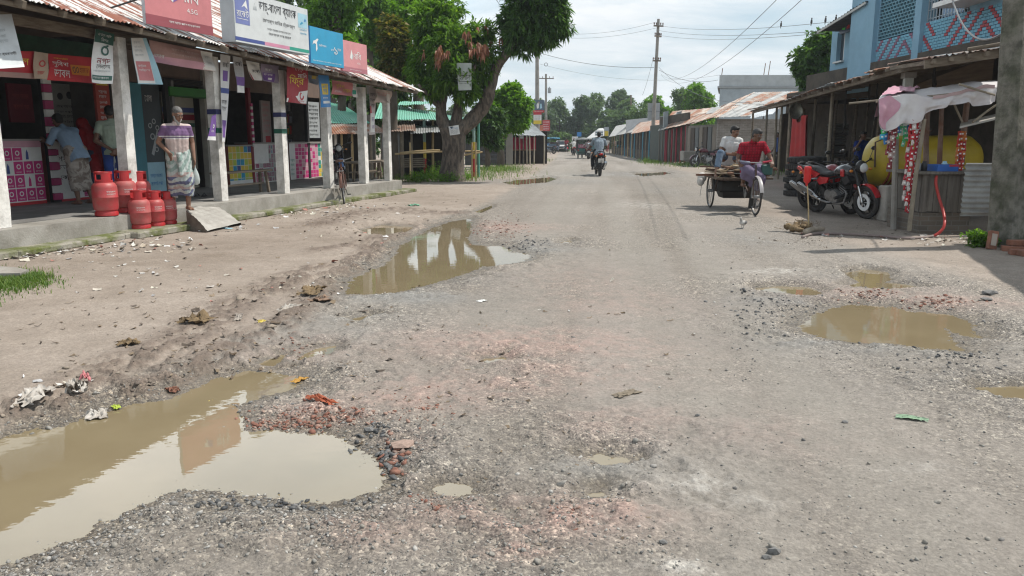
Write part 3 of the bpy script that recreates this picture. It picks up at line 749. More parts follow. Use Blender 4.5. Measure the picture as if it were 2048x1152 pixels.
class Sign:
 """a rigid board in the plane u (along), z (up); front faces -v of its frame"""
 def __init__(s,name,label,cat,o,ux,uz,w,h,base,depth=.06,edge=None,group=None,part='panel'):
  s.o,s.ux,s.uz,s.w,s.h=Vector(o),Vector(ux).normalized(),Vector(uz).normalized(),w,h
  s.n=s.ux.cross(s.uz).normalized();s.part=part
  s.root=thing(name,label,cat,s.o+s.ux*w/2,group=group)
  s.mb=MB().mat(edge or base)
  bk=s.o-s.n*depth
  M=Matrix((s.ux,-s.n,s.uz)).transposed()
  s.mb.box(s.o+s.ux*w/2+s.uz*h/2-s.n*(depth/2),(w,depth,h),M)
  s.rect(base,0.005,0.005,.995,.995,.002)
 def pt(s,a,b,off=0):return s.o+s.ux*(a*s.w)+s.uz*(b*s.h)+s.n*off
 def rect(s,m,a0,b0,a1,b1,off=.004):
  s.mb.mat(m);s.mb.poly([s.pt(a0,b0,off),s.pt(a1,b0,off),s.pt(a1,b1,off),s.pt(a0,b1,off)]);return s
 def poly(s,m,pts,off=.006):
  s.mb.mat(m);s.mb.poly([s.pt(a,b,off)for a,b in pts]);return s
 def disc(s,m,a,b,r,off=.006,r0=0):
  s.mb.mat(m);n=20;k=s.w/s.h
  P=[(a+r*math.cos(2*math.pi*i/n),b+r*k*math.sin(2*math.pi*i/n))for i in range(n)]
  if r0<=0:s.mb.poly([s.pt(x,y,off)for x,y in P])
  else:
   Q=[(a+r0*math.cos(2*math.pi*i/n),b+r0*k*math.sin(2*math.pi*i/n))for i in range(n)]
   s.mb.add([s.pt(x,y,off)for x,y in P+Q],[(i,(i+1)%n,n+(i+1)%n,n+i)for i in range(n)])
  return s
 def text(s,m,body,a0,b0,a1,b1,off=.008):
  s.mb.mat(m);s.mb.text(body,s.pt(a0,b0,off),s.ux,s.uz,(a1-a0)*s.w,(b1-b0)*s.h);return s
 def lines(s,m,a0,b0,a1,b1,n=3,words=4,seed=1,off=.008):
  s.mb.mat(m);hh=(b1-b0)/n
  for i in range(n):
   rr=random.Random(seed*31+i);x1=a0+(a1-a0)*rr.uniform(.75,1)
   scribble(s.mb,s.pt(a0,b1-hh*(i+.85),off),s.ux,s.uz,(x1-a0)*s.w,hh*.62*s.h,words,seed*7+i)
  return s
 def done(s):s.mb.build(s.part,s.root);return s.root
def wall_sign(name,label,cat,px0,pxb,px1,pyt0,pyt1,v,base,lean=0.,**kw):
 """board between photo columns px0..px1, whose bottom left/top left rows are pxb/pyt0 in the photograph, on plane v"""
 u0,zb=LF.W(px0,pxb,v);_,zt=LF.W(px0,pyt0,v);u1,_z=LF.W(px1,pyt1,v)
 uz=(Z3-LV*(-lean)).normalized()
 return Sign(name,label,cat,LF.P(u0,v,zb),LU,uz,u1-u0,(zt-zb),base,**kw)
SV=ROOF_V0-.03
s=wall_sign('signboard','faded red signboard with 4.5G, standing on the tin roof left of the bank sign','signboard',292,47,427,-62,80,SV+.05,ROSE,depth=.05,edge=SILV,group='signboards along the eaves')
s.rect(MAROON,.0,.0,1.,.19,.004)
s.text(W_,'রবি',.55,.56,.80,.86).text(W_,'4.5G',.60,.36,.76,.45).poly(W_,[(.32,.60),(.44,.74),(.40,.50)]).poly(PURP,[(.40,.50),(.44,.74),(.50,.72),(.50,.60)],.007).lines(W_,.32,.08,.80,.16,1,5,3)
s.mb.mat(black_iron);s.mb.tube([s.pt(.98,.8,-.06),s.pt(1.22,.92,-.2)],.015,6);s.mb.tube([s.pt(.2,.6,-.07),LF.P(LF.W(232,20,0)[0],.5,3.3)],.014,6)
s.done()
s=wall_sign('signboard','big white bank signboard with blue square logo and blue, pink and green bottom stripes','signboard',471,83,619,-22,110,SV-.08,flat('sign_white',(.60,.62,.62),.35,grime=.05),depth=.26,edge=SILV,group='signboards along the eaves')
s.rect(NAVY,.0,.035,.36,.105).rect(flat('sign_pink',(.60,.25,.36),.4),.36,.035,.70,.105,.0045).rect(GRN,.70,.035,.995,.105,.004)
s.rect(flat('logo_indigo',(.17,.20,.42),.4),.015,.36,.185,.93,.005).text(W_,'রকেট',.03,.50,.175,.66).poly(W_,[(.09,.68),(.15,.84),(.165,.66),(.125,.72)],.007).rect(W_,.035,.455,.165,.465,.007)
s.text(BLK,'ডাচ্-বাংলা ব্যাংক',.31,.66,.82,.90).poly(GRY,[(.235,.70),(.255,.82),(.27,.86),(.25,.78),(.262,.70)],.006).poly(GRY,[(.255,.70),(.275,.80),(.287,.86),(.272,.78),(.284,.70)],.007)
s.text(BLK,'মেসার্স মাহির ট্রেডার্স',.35,.48,.79,.59).lines(BLK,.40,.34,.76,.43,1,5,5).lines(BLK,.42,.24,.74,.33,1,4,8)
s.rect(LBL,.845,.56,.985,.87,.005).poly(CYAN,[(.87,.64),(.90,.70),(.92,.67),(.88,.62)],.007).poly(BLUE,[(.93,.72),(.95,.78),(.965,.74),(.95,.70)],.007).text(CYAN,'মোবাইল',.865,.50,.97,.55).text(CYAN,'ব্যাংকিং',.865,.41,.97,.47)
s.done()
s=wall_sign('signboard','bright blue signboard with white bird-like mark at the eaves beside the white bank sign','signboard',622,126,685,52,60,SV,CYAN,depth=.05,edge=BLUE,group='signboards along the eaves')
s.poly(W_,[(.06,.50),(.09,.62),(.14,.64),(.20,.70),(.24,.68),(.19,.60),(.20,.42),(.165,.34),(.15,.40),(.16,.54),(.10,.56)]).text(W_,'গ্রামীণফোন',.24,.48,.46,.57).text(W_,'এখন',.60,.44,.70,.50).text(W_,'১',.70,.36,.80,.56).text(W_,'নম্বর',.80,.45,.92,.54).lines(W_,.05,.06,.92,.13,1,8,4)
s.done()
s=wall_sign('signboard','faded pink signboard with short white lettering, last along the eaves before the tree','signboard',685,141,733,79,90,SV+.01,FPINK if False else PINK,depth=.05,edge=PINK,group='signboards along the eaves')
s.rect(flat('sign_dusty_red',(.42,.16,.19),.5),0,0,1,.15,.004).text(W_,'রবি',.46,.44,.74,.70).poly(W_,[(.30,.46),(.36,.74),(.40,.60),(.38,.40)]).poly(GRY,[(.38,.40),(.40,.60),(.44,.56),(.42,.46)],.007).text(W_,'4.5G',.58,.28,.70,.35).lines(W_,.28,.05,.75,.1,1,4,4)
s.done()
class Banner(Sign):
 def __init__(s,name,label,p00,p10,p11,p01,base,group='banners hung under the eaves',wave=.02,cat='banner'):
  s.c=[Vector(q)for q in(p00,p10,p11,p01)]
  s.root=thing(name,label,cat,(s.c[2]+s.c[3])/2,group=group);s.part='cloth'
  s.n=(s.c[1]-s.c[0]).cross(s.c[3]-s.c[0]).normalized();s.wave=wave;s.ph=rnd.uniform(0,6)
  s.w,s.h=(s.c[1]-s.c[0]).length,(s.c[3]-s.c[0]).length
  s.mb=MB()
  for off,m in((0.,base),(-.004,base)):
   s.mb.mat(m);s.mb.grid(lambda a,b,o=off:s.pt(a,b,o),8,10)
 def pt(s,a,b,off=0):
  p=s.c[0].lerp(s.c[1],a).lerp(s.c[3].lerp(s.c[2],a),b)
  return p+s.n*(off+s.wave*(1-b*.7)*math.sin(a*4.5+b*5+s.ph))
 def rect(s,m,a0,b0,a1,b1,off=.004):
  s.mb.mat(m);s.mb.grid(lambda a,b:s.pt(a0+(a1-a0)*a,b0+(b1-b0)*b,off),6,8);return s
 def text(s,m,body,a0,b0,a1,b1,off=.007):
  s.mb.mat(m);k=len(s.mb.v);s.mb.text(body,(0,0,0),(1,0,0),(0,1,0),a1-a0,b1-b0)
  for i in range(k,len(s.mb.v)):
   q=s.mb.v[i];s.mb.v[i]=s.pt(a0+q.x,b0+q.y,off)
  return s
 def lines(s,m,a0,b0,a1,b1,n=3,words=2,seed=1,off=.007):
  base='অআকখগঘচছজটঠডতথদনপফবভমযরলশসহ';hh=(b1-b0)/n
  for i in range(n):
   r=random.Random(seed*31+i)
   s.text(m,' '.join(''.join(r.choice(base)for _ in range(r.randint(3,6)))for _ in range(words)),a0,b1-hh*(i+.85),a0+(a1-a0)*r.uniform(.8,1),b1-hh*(i+.2),off)
  return s
def hang(name,label,px,v,base,**kw):
 """four photo corners: bottom left, bottom right, top right, top left, on plane v (a number or one per corner)"""
 vv=v if isinstance(v,(list,tuple))else[v]*4
 P=[LF.P(*(lambda uz,k=k:(uz[0],k,uz[1]))(LF.W(x,y,k)))for(x,y),k in zip(px,vv)]
 return Banner(name,label,*P,base,**kw)
b=hang('banner','white hanging board with faint lettering at the far left, level with the eaves',[(-110,145),(49,134),(23,28),(-110,33)],[-.35,-.35,-.1,-.1],flat('board_white',(.60,.63,.64),.5,grime=.2),wave=.0)
b.text(BLK,'ব্যাংকিং ব্যবসায়ী',.52,.22,.93,.30).lines(GRY,.4,.45,.85,.75,3,3,2);b.rect(W_,0,0,1,.05,.003)
b.done()
b=hang('banner','dark red banner hanging low behind the white board, its left part out of the picture',[(-60,150),(70,158),(70,103),(-60,100)],.55,RED);b.rect(flat('faded_strip',(.40,.25,.22),.6),0,0,1,.2).text(YEL,'ডাবল',.55,.5,.9,.75);b.done()
b=hang('banner','tan square banner with a red round mark between two red banners',[(66,157),(95,158),(97,107),(69,103)],.5,TAN);b.disc(RED,.55,.58,.2,.007,.13).text(RED,'নগদ',.3,.14,.75,.3);b.done()
b=hang('banner','wide red banner with bold white lettering and yellow figures above the counter',[(97,160),(200,168),(200,117),(96,107)],.55,RED,wave=.03)
b.text(W_,'সুবিধা',.06,.5,.38,.78).text(W_,'ডাবল',.08,.14,.38,.44).rect(ORG,.42,.28,.80,.66).text(BLK,'৩০',.45,.34,.58,.60).text(DRED,'হাজার',.6,.36,.78,.58).text(YEL,'টাকা',.84,.3,.97,.6).lines(YEL,.1,.8,.4,.92,1,2,9);b.done()
b=hang('banner','tall white banner with dark green header and green round mark beside the second post',[(182,165),(223,168),(229,68),(190,58)],[-.12,-.12,-.02,-.02],W_,wave=.03)
b.rect(DGRN,0,.76,1,1).text(W_,'এখানে আছি',.12,.89,.88,.96).text(W_,'বিকাশ' if False else 'মিশন',.3,.79,.7,.87).disc(DGRN,.52,.62,.20,.007,.12).poly(DGRN,[(.5,.66),(.6,.74),(.75,.74),(.6,.68)],.008).text(DRED,'নগদ',.22,.36,.82,.48).text(BLK,'লেনদেন',.24,.28,.8,.35).rect(DGRN,.04,.06,.94,.15).lines(W_,.08,.07,.9,.14,1,4,3).lines(GRY,.1,.2,.85,.26,1,4,5);b.done()
b=hang('banner','slanted pale blue and white banner with a red lower panel, right of the second post',[(275,168),(327,169),(293,76),(262,76)],-.15,LBL,wave=.015)
b.rect(W_,0,.02,.72,1).rect(ROSE,.06,.08,.70,.50,.007).text(W_,'কাস্টমার',.14,.36,.5,.44,.01).text(W_,'সার্ভিস',.14,.27,.62,.34,.01).lines(GRY,.1,.6,.55,.95,4,2,3);b.done()
b=hang('banner','long faded pink banner sagging under the eaves between the second and third posts',[(307,124),(428,143),(425,105),(297,80)],-.05,flat('faded_fabric_pink',(.42,.26,.24),.7,grime=.35),wave=.04)
b.rect(FPINK,0,0,.82,.36).rect(W_,.80,.02,1,.98,.005).text(W_,'এয়ার',.03,.22,.2,.42,.009).lines(flat('faint_print',(.55,.42,.38),.7),.3,.45,.78,.85,2,3,2).lines(GRY,.85,.3,.96,.8,2,1,2,.009);b.done()
b=hang('banner','tall white and blue banner hanging beside the third post',[(443,283),(451,284),(461,112),(441,108)],-.03,flat('cloth_white',(.62,.62,.62),.6),wave=.015)
b.text(BLK,'রকেট',.2,.86,.8,.93).rect(PURP,.25,.70,.75,.82).rect(NAVY,.0,.56,1,.62).rect(PURP,.1,.05,.9,.25).lines(BLK,.1,.34,.9,.5,2,1,4);b.done()
b=hang('banner','small purple pennant tied low on the third post',[(415,280),(432,281),(432,228),(424,232)],-.12,PURP,wave=.01);b.rect(W_,0,0,1,.15).disc(W_,.6,.55,.15,.007,.08).lines(W_,.2,.3,.8,.42,1,2,1);b.done()
b=hang('banner','narrow grey and purple banner with a curved white foot, between the third and fourth posts',[(474,185),(491,186),(484,116),(466,112)],-.02,flat('cloth_grey',(.47,.47,.48),.6),wave=.02)
b.rect(PURP,0,.2,1,.45).rect(W_,.02,0,.98,.2).text(BLK,'রকেট',.15,.75,.85,.9).lines(GRY,.1,.48,.9,.7,2,1,1);b.done()
b=hang('banner','small white banner with a red corner next to a purple one',[(504,160),(523,161),(519,126),(491,121)],.05,W_,wave=.02);b.text(BLK,'রকেট',.25,.42,.9,.62).poly(RED,[(.0,.0),(.25,.0),(-.0,.5)],.007).lines(GRY,.3,.7,.8,.9,1,2,1);b.done()
b=hang('banner','purple and grey banner hung against the fourth post',[(524,161),(556,167),(558,132),(521,127)],.04,flat('cloth_mauve',(.30,.25,.33),.6),wave=.02);b.rect(PURP,.1,.05,.75,.5).text(W_,'রকেট',.2,.62,.6,.8).lines(W_,.15,.3,.7,.5,1,2,2).rect(W_,.4,.12,.6,.24,.007);b.done()
b=hang('banner','dark red banner with big yellow lettering and white foot, right of the fourth post',[(572,204),(614,209),(616,131),(575,126)],-.2,flat('deep_red_cloth',(.33,.03,.04),.5),wave=.02)
b.text(W_,'সেন্ড',.36,.80,.78,.93).text(W_,'মানি',.50,.66,.92,.79).text(YEL,'িফ্র' if False else 'ফ্রি',.12,.42,.8,.72).poly(W_,[(0,.0),(1,.02),(1,.36),(.62,.3),(.55,.2),(0,.1)],.006).disc(RED,.75,.2,.11,.009,.06).lines(RED,.58,.02,.95,.1,1,2,2,.009);b.done()
b=hang('banner','small blue-grey banner in the shade behind the red one',[(616,165),(637,170),(639,142),(617,138)],.1,flat('cloth_bluegrey',(.26,.32,.42),.6));b.rect(YEL,.35,.35,.7,.6);b.done()
b=hang('banner','narrow blue banner with a yellow panel in front of the fifth post',[(642,215),(663,214),(657,151),(637,150)],-.22,BLUE,wave=.015);b.rect(YEL,.22,.40,.82,.74).text(BLUE,'রাখি',.3,.6,.75,.7).text(BLUE,'সব',.34,.45,.7,.56).rect(W_,.2,.12,.9,.2).lines(W_,.2,.24,.85,.34,1,2,2);b.done()
b=hang('banner','faded red banner with yellow lettering between the fifth and sixth posts',[(664,188),(706,193),(705,166),(664,160)],.0,ROSE,wave=.02);b.text(YEL,'সুবিধা',.15,.45,.6,.8).text(YEL,'ডাবল',.5,.2,.9,.5).lines(W_,.1,.1,.45,.35,1,2,1);b.done()
b=hang('banner','white banner end with green print next to the sixth post',[(705,193),(714,195),(713,168),(704,166)],.0,W_,wave=.02);b.rect(GRN,.1,.2,.7,.5).lines(GRY,.1,.6,.8,.9,2,1,2);b.done()
b=hang('banner','torn poster with black print hanging behind the sixth post',[(740,270),(751,268),(751,176),(738,172)],.2,flat('poster_grey',(.50,.45,.44),.7),wave=.03);b.rect(W_,.1,.05,.95,.45).lines(BLK,.1,.55,.9,.9,3,1,6).lines(PURP,.2,.1,.9,.4,2,1,3).rect(RED,.0,.45,.3,.6);b.done()
b=hang('banner','pale tattered cloth banner sagging between the last two posts',[(750,205),(783,205),(783,183),(752,177)],.05,flat('tattered_cloth',(.50,.42,.38),.8,grime=.3),wave=.05);b.lines(ROSE,.1,.5,.9,.85,2,3,6);b.done()
for k in bpy.data.objects:
 pass
def counter(name,label,px0,px1,ztop,draw,pyb=395,dep=.5,grp='shop counters'):
 u0,u1=X(px0,VD,pyb),X(px1,VD,pyb)
 s=Sign(name,label,'shop counter',LF.P(u0,VD-.1,PZ+.012),LU,Z3,u1-u0,ztop-PZ,W_,depth=dep,edge=flat('counter_frame',(.30,.10,.08),.6),group=grp,part='front')
 draw(s);s.done()
 mb=MB();mb.mat(flat('counter_top',(.33,.31,.29),.5)).box(s.pt(.5,1,-dep/2+.01)+Z3*.016,(s.w+.05,dep+.06,.03),Matrix((s.ux,-s.n,s.uz)).transposed())
 mb.build('top',s.root)
 return s
def tiles(s,cols,nx,ny,seed,a0=0.,b0=.0,a1=1.,b1=1.,mark=None):
 r=random.Random(seed);dx,dy=(a1-a0)/nx,(b1-b0)/ny
 for j in range(ny):
  for i in range(nx):
   m=r.choice(cols);x,y=a0+i*dx,b0+j*dy
   s.rect(m,x+dx*.04,y+dy*.04,x+dx*.96,y+dy*.96,.004)
   if mark and m is mark:
    s.disc(W_,x+dx*.5,y+dy*.58,dx*.22,.007,dx*.13);s.lines(W_,x+dx*.2,y+dy*.1,x+dx*.8,y+dy*.3,1,1,i+j)
   elif m in(W_,)and r.random()<.7:
    q=r.choice((BLUE,NAVY,GRY,MAG));s.poly(q,[(x+dx*.3,y+dy*.1),(x+dx*.6,y+dy*.1),(x+dx*.58,y+dy*.6),(x+dx*.45,y+dy*.85),(x+dx*.35,y+dy*.6)],.007)
def d1(s):
 tiles(s,[MAG,MAG,W_,W_,W_],6,4,5,0,.06,1,.9,MAG);s.rect(FPINK,0,.9,1,1).rect(RED,0,0,1,.05)
counter('shop_counter','counter faced with pink and white advertising squares, under the dark opening at the far left',-40,84,PZ+1.08,d1)
def d2(s):
 s.rect(W_,0,.05,1,1);s.lines(BLK,.04,.35,.36,.8,3,1,3);s.disc(GRY,.15,.9,.06,.007);tiles(s,[MAG,W_,FPINK],4,6,8,.36,.05,.95,.95,MAG);s.rect(RED,0,0,1,.04)
counter('shop_counter','white counter with pink squares and black lettering behind the man in the light blue shirt',107,245,PZ+1.05,d2)
def d3(s):
 tiles(s,[YEL,YEL,NAVY,CYAN,flat('print_lime',(.45,.55,.08),.5)],6,6,11);s.rect(W_,0,.0,1,.12,.008)
counter('shop_counter','counter with a yellow and blue chequered front behind the wooden bench',452,498,PZ+.92,d3,350)
def d4(s):
 s.rect(W_,0,0,1,1);tiles(s,[MAG,MAG,W_,FPINK],5,8,4,.55,.02,.98,.98);tiles(s,[MAG,W_,MAG],4,4,6,.05,.02,.6,.5)
counter('shop_counter','white counter with stepped crimson print between the third and fourth posts',502,556,PZ+.97,d4,350)
def d5(s):
 s.rect(W_,0,0,.3,1);tiles(s,[MAG,MAG,FPINK],4,9,9,.3,.02,1,.98);s.lines(GRN,.03,.1,.25,.6,4,1,2)
counter('shop_counter','narrow counter with dense crimson squares left of the dark door post in the last shop',574,611,PZ+.97,d5,345)
def d6(s):
 tiles(s,[MAG,FPINK,MAG],3,9,14,.0,.02,.5,.98);tiles(s,[GRN,YEL,W_,GRN],3,8,15,.5,.02,.97,.98)
counter('shop_counter','counter half crimson, half green and yellow squares at the end of the shop row',614,648,PZ+.97,d6,345)
bl2=bld
mb=MB(LF.m)
def jamb(px,w,m,z1=2.65,v=VD-.06):mb=MB(LF.m).mat(m);mb.box((X(px),v,(PZ+z1)/2+.01),(w,.09,z1-PZ));mb.build('jamb',bld)
jamb(96,.16,black_iron)
r_=random.Random(3);z=PZ+.05;u=X(95);k=0
while z<2.6:
 hh=r_.uniform(.11,.16);mb.mat(W_ if k%2 else flat('sticker_rose',(.42,.05,.16),.5));mb.box((u,VD-.125,z+hh/2),(.17,.05,hh-.01));z+=hh;k+=1
for px,w in((335,.12),(612,.10),(568,.1),(651,.12)):jamb(px,w,black_iron)
jamb(498,.1,flat('jamb_red',(.20,.02,.03),.5));jamb(434,.16,flat('jamb_brown',(.13,.08,.055),.6));jamb(347,.07,flat('jamb_grey',(.25,.25,.25)))
jamb(419,.10,flat('jamb_pale',(.38,.36,.33)));jamb(562,.14,plaster)
mb.build('pillar_stickers',bld);mb=MB(LF.m)
z=PZ+.95;k=0
while z<2.3:mb.mat(MAG if k%2 else W_);mb.box((X(500),VD-.115,z),(.07,.03,.07));z+=.075;k+=1
mb.build('door_jamb_tiles',bld)
def panel(name,label,cat,px0,px1,z0,z1,base,draw=None,v=VD-.02,d=.05,pyb=350):
 u0,u1=X(px0,v,pyb),X(px1,v,pyb)
 s=Sign(name,label,cat,LF.P(u0,v,z0),LU,Z3,u1-u0,z1-z0,base,depth=d)
 if draw:draw(s)
 return s.done()
def t1(s):
 s.rect(TEAL,0,0,.55,1,.003).rect(flat('advert_charcoal',(.06,.075,.085),.4),.55,.28,1,1,.004).rect(LBL,.55,0,1,.28,.004).rect(flat('advert_teal_light',(.07,.25,.31),.4),.28,0,.55,1,.0035)
 for a,b,q in((.70,.62,.05),(.80,.66,.05),(.88,.6,.05),(.74,.52,.06),(.86,.5,.05),(.92,.44,.04),(.82,.4,.05)):s.disc(GRY,a,b,q,.008,q*.6)
 s.poly(GRY,[(.68,.36),(.74,.34),(.90,.56),(.86,.58)],.007).text(W_,'খোলা',.62,.84,.8,.9).lines(W_,.1,.05,.5,.2,2,2,4).lines(BLUE,.6,.05,.95,.2,2,2,5)
panel('advert_panel','tall teal and charcoal shop panel with a pale flower pattern behind the second post','advert panel',251,331,PZ+.02,2.55,TEAL,t1)
panel('advert_panel','narrow red and yellow strip poster left of the teal panel','advert panel',207,234,1.75,2.62,flat('poster_red',(.36,.06,.04)),lambda s:s.rect(YEL,.1,.78,.9,.98).lines(W_,.2,.05,.8,.7,6,1,3),VD-.3)
def t2(s):
 s.rect(DRED,.3,.82,.95,.97).lines(W_,.35,.84,.9,.95,1,1,3);s.rect(BLK,.15,.55,.75,.75).lines(RED,.1,.15,.9,.5,4,2,6)
panel('poster','grey poster with a black square behind the man in the green shirt','poster',176,205,1.3,2.5,GRY,t2,VD+.9)
panel('poster','pale calendar poster with dark blots hung inside the left shop','poster',122,168,1.55,2.5,flat('calendar',(.30,.30,.28)),lambda s:s.disc(BLK,.3,.75,.12).disc(BLK,.7,.78,.13).lines(BLK,.1,.1,.9,.6,5,2,8),VD+1.)
panel('poster','dark crimson poster on the back of the left shop','poster',35,82,1.75,2.45,flat('poster_wine',(.16,.02,.03)),lambda s:s.lines(flat('dull_red',(.3,.05,.05)),.15,.3,.9,.85,2,2,5),VD+1.1)
panel('poster','red price list poster with a red label at its foot, inside the middle shop','poster',530,548,1.0,2.4,flat('poster_ash',(.38,.33,.32)),lambda s:s.lines(ROSE,.1,.4,.9,.98,6,1,9).rect(RED,.3,.2,.85,.36),VD+.15)
panel('poster','grey board covered in black figures at the right end of the last shop','poster',622,644,1.45,2.45,GRY,lambda s:s.lines(BLK,.05,.05,.95,.95,8,1,10),VD+.02)
s=Sign('shop_door','cream shop door with blue, red and green stripes behind the old man','door',LF.P(X(350),VD+.25,PZ+.01),LU,Z3,X(412)-X(350),2.1,flat('door_cream',(.40,.38,.31),.5),depth=.05,part='leaf')
s.rect(NAVY,0,.80,1,.85).rect(DRED,0,.72,1,.78).rect(DGRN,0,.65,1,.69).rect(BLK,.1,.02,1,.2);s.done()
s=Sign('roller_shutter','rolled up green shutter box over the striped door','shutter',LF.P(X(338),VD-.14,2.33),LU,Z3,X(418)-X(338),.2,flat('shutter_green',(.05,.24,.05),.5),depth=.2,part='box');s.rect(flat('shutter_edge',(.03,.1,.03)),0,.0,1,.12);s.done()
mb=MB(LF.m);mb.mat(black_iron)
for i in range(5):mb.box(((X(336)+X(420))/2,VD-.02,2.58+i*.03),(X(420)-X(336),.05,.015))
mb.build('shutter_rail',bld)
def shelf(label,px0,px1,v,seed,z1=2.3):
 r=random.Random(seed);u0,u1=X(px0),X(px1)
 t=thing('stocked_shelf',label,'shelf',LF.P((u0+u1)/2,v,PZ),group='stocked shop shelves')
 mb=MB(LF.m).mat(flat('shelf_board',(.10,.085,.07)))
 zs=[PZ+.55+i*.33 for i in range(6)if PZ+.5+i*.33<z1]
 for z in zs:mb.box(((u0+u1)/2,v,z),(u1-u0,.3,.02))
 for u in(u0,u1):mb.box((u,v,(PZ+z1)/2+.1),(.03,.3,z1-PZ-.1))
 mb.build('rack',t)
 mb=MB(LF.m);P=[flat('pack%d'%i,c,.4)for i,c in enumerate([(.4,.04,.03),(.5,.3,.04),(.2,.2,.22),(.05,.1,.25),(.35,.33,.3),(.08,.2,.1),(.25,.05,.1),(.12,.12,.13)])]
 for z in zs:
  u=u0+.06
  while u<u1-.08:
   w=r.uniform(.06,.16);h=r.uniform(.1,.25);mb.mat(r.choice(P));mb.box((u+w/2,v-.03-r.uniform(0,.05),z+.011+h/2),(w*.9,.16,h),bev=.01);u+=w
 g=mb.build('goods',t);g['kind']='stuff'
shelf('dark shelf of packets in the middle shop',455,495,VD+1.2,3);shelf('shelf of packets behind the crimson counter',505,545,VD+1.5,5)
shelf('shelf of orange and red packets in the last shop',574,608,VD+.9,8);shelf('shelf of packets right of the black jamb in the last shop',614,645,VD+1.1,9)
shelf('dim shelf at the back of the left shop',-20,80,VD+1.6,11)
def bench(label,p0,p1,h,w=.24):
 d=(p1-p0);l=d.length;rz=math.atan2(d.y,d.x)
 t=thing('wooden_bench',label,'bench',(p0+p1)/2,rz,group='wooden benches on the veranda')
 T=WM[t.name]
 mb=MB(T).mat(wood_old);mb.box((0,0,h-.02),(l,w,.04),bev=.006);mb.build('seat',t)
 for sx in(-1,1):
  for sy in(-1,1):
   mb=MB(T).mat(wood_old);mb.beam((sx*(l/2-.16),sy*w*.42,0),(sx*(l/2-.2),sy*w*.3,h-.04),.05,.05,Vector((0,1,0)));mb.build('leg',t)
 mb=MB(T).mat(wood_old);mb.box((0,0,h*.42),(l-.36,.03,.04));mb.build('stretcher',t)
bench('dark wooden bench with splayed legs on the veranda before the yellow counter',LF.P(LF.up(447,.45,385),.62,PZ+.008),LF.P(LF.up(552,.45,375),.62,PZ+.008),.48)
bench('grey wooden bench at the far end of the veranda behind the parked bicycle',LF.P(LF.up(690,.9,365),1.0,PZ+.008),LF.P(LF.up(768,.9,360),1.0,PZ+.008),.5)
bench('second plank bench at the veranda end, nearer the open side',LF.P(LF.up(712,.5,365),.55,PZ+.008),LF.P(LF.up(772,.5,360),.55,PZ+.008),.5)
gas_red=pm('gas_cylinder_red',(.42,.045,.05),(.44,.12,.11),rough=.5,scale=5,lo=.45,hi=.75,grime=.75,gscale=9,gcol=(.25,.12,.095),spec=.5,bump=.05)
gas_ring=pm('gas_cylinder_ring',(.48,.03,.035),(.36,.03,.03),rough=.4,scale=9,grime=.3)
brass=flat('brass',(.45,.30,.10),.35,metal=.8)
def cyl():
 t=thing('gas_cylinder','','gas cylinder',group='red gas cylinders by the second post')
 r=.153
 prof=[(.06,.05),(.11,.052),(r*.93,.075),(r,.13),(r,.225),(r+.004,.23),(r+.004,.242),(r,.247),(r,.355),(r*.96,.385),(r*.82,.415),(r*.55,.435),(.05,.442)]
 mb=MB().mat(gas_red).lathe(prof,28);mb.build('body',t,smooth=True,world=False)
 mb=MB().mat(gas_ring);R0=.108;n=32
 def wallring(z0,z1,gaps,R1,tk=.006):
  for i in range(n):
   a0,a1=2*math.pi*i/n,2*math.pi*(i+1)/n
   if any(g0<=i<g1 for g0,g1 in gaps):
    bands=((z0,z0+.03),(z1-.025,z1))
   else:bands=((z0,z1),)
   for q0,q1 in bands:
    P=[(R1*math.cos(a0),R1*math.sin(a0)),(R1*math.cos(a1),R1*math.sin(a1)),((R1-tk)*math.cos(a1),(R1-tk)*math.sin(a1)),((R1-tk)*math.cos(a0),(R1-tk)*math.sin(a0))]
    mb.prism([(x,y,q0)for x,y in P],(0,0,q1-q0))
 wallring(.425,.555,[(2,7),(13,18),(24,28)],R0);mb.torus((0,0,.556),R0-.003,.006,M=Matrix.Rotation(R(90),3,'X'),n=32,k=6)
 mb.build('collar',t,world=False)
 mb=MB().mat(gas_ring).lathe([(.135,0),(.142,0),(.142,.035),(.125,.065),(.118,.065),(.135,.03),(.135,0.001)],28)
 mb.build('foot_ring',t,smooth=True,world=False)
 mb=MB().mat(brass).lathe([(.022,.44),(.022,.47),(.014,.475),(.014,.51),(.02,.512),(.02,.53),(0,.532)],10);mb.tube([(0,0,.49),(.04,0,.49)],.011,8)
 mb.mat(flat('valve_cap_yellow',(.6,.42,.05))).tube([(.04,0,.49),(.058,0,.49)],.014,8)
 mb.build('valve',t,smooth=True,world=False)
 mb=MB().mat(W_)
 for i,(z,h)in enumerate(((.30,.018),(.27,.014))):
  k=len(mb.v);mb.text('রহহচল',(0,0,0),(1,0,0),(0,1,0),.12,h)
  for j in range(k,len(mb.v)):
   q=mb.v[j];a=q.x/r-.4;mb.v[j]=Vector(((r+.0015)*math.cos(a),(r+.0015)*math.sin(a),z+q.y))
 mb.build('print',t,world=False)
 return t
c0=cyl()
CYL=[(228,431,1,1.15,'large red gas cylinder on the veranda edge, left of the others in front'),(266,424,1,1.14,'red gas cylinder on the veranda half hidden behind the large front one'),(296,421,1,1.10,'red gas cylinder on the veranda partly behind the post foot'),(282,456,0,1.04,'dusty red gas cylinder in front of the post, nearest of the three on the ledge'),(312,451,0,.98,'red gas cylinder on the ledge in the middle of the three'),(337,447,0,.93,'smallest red gas cylinder on the ledge, beside the concrete ramp')]
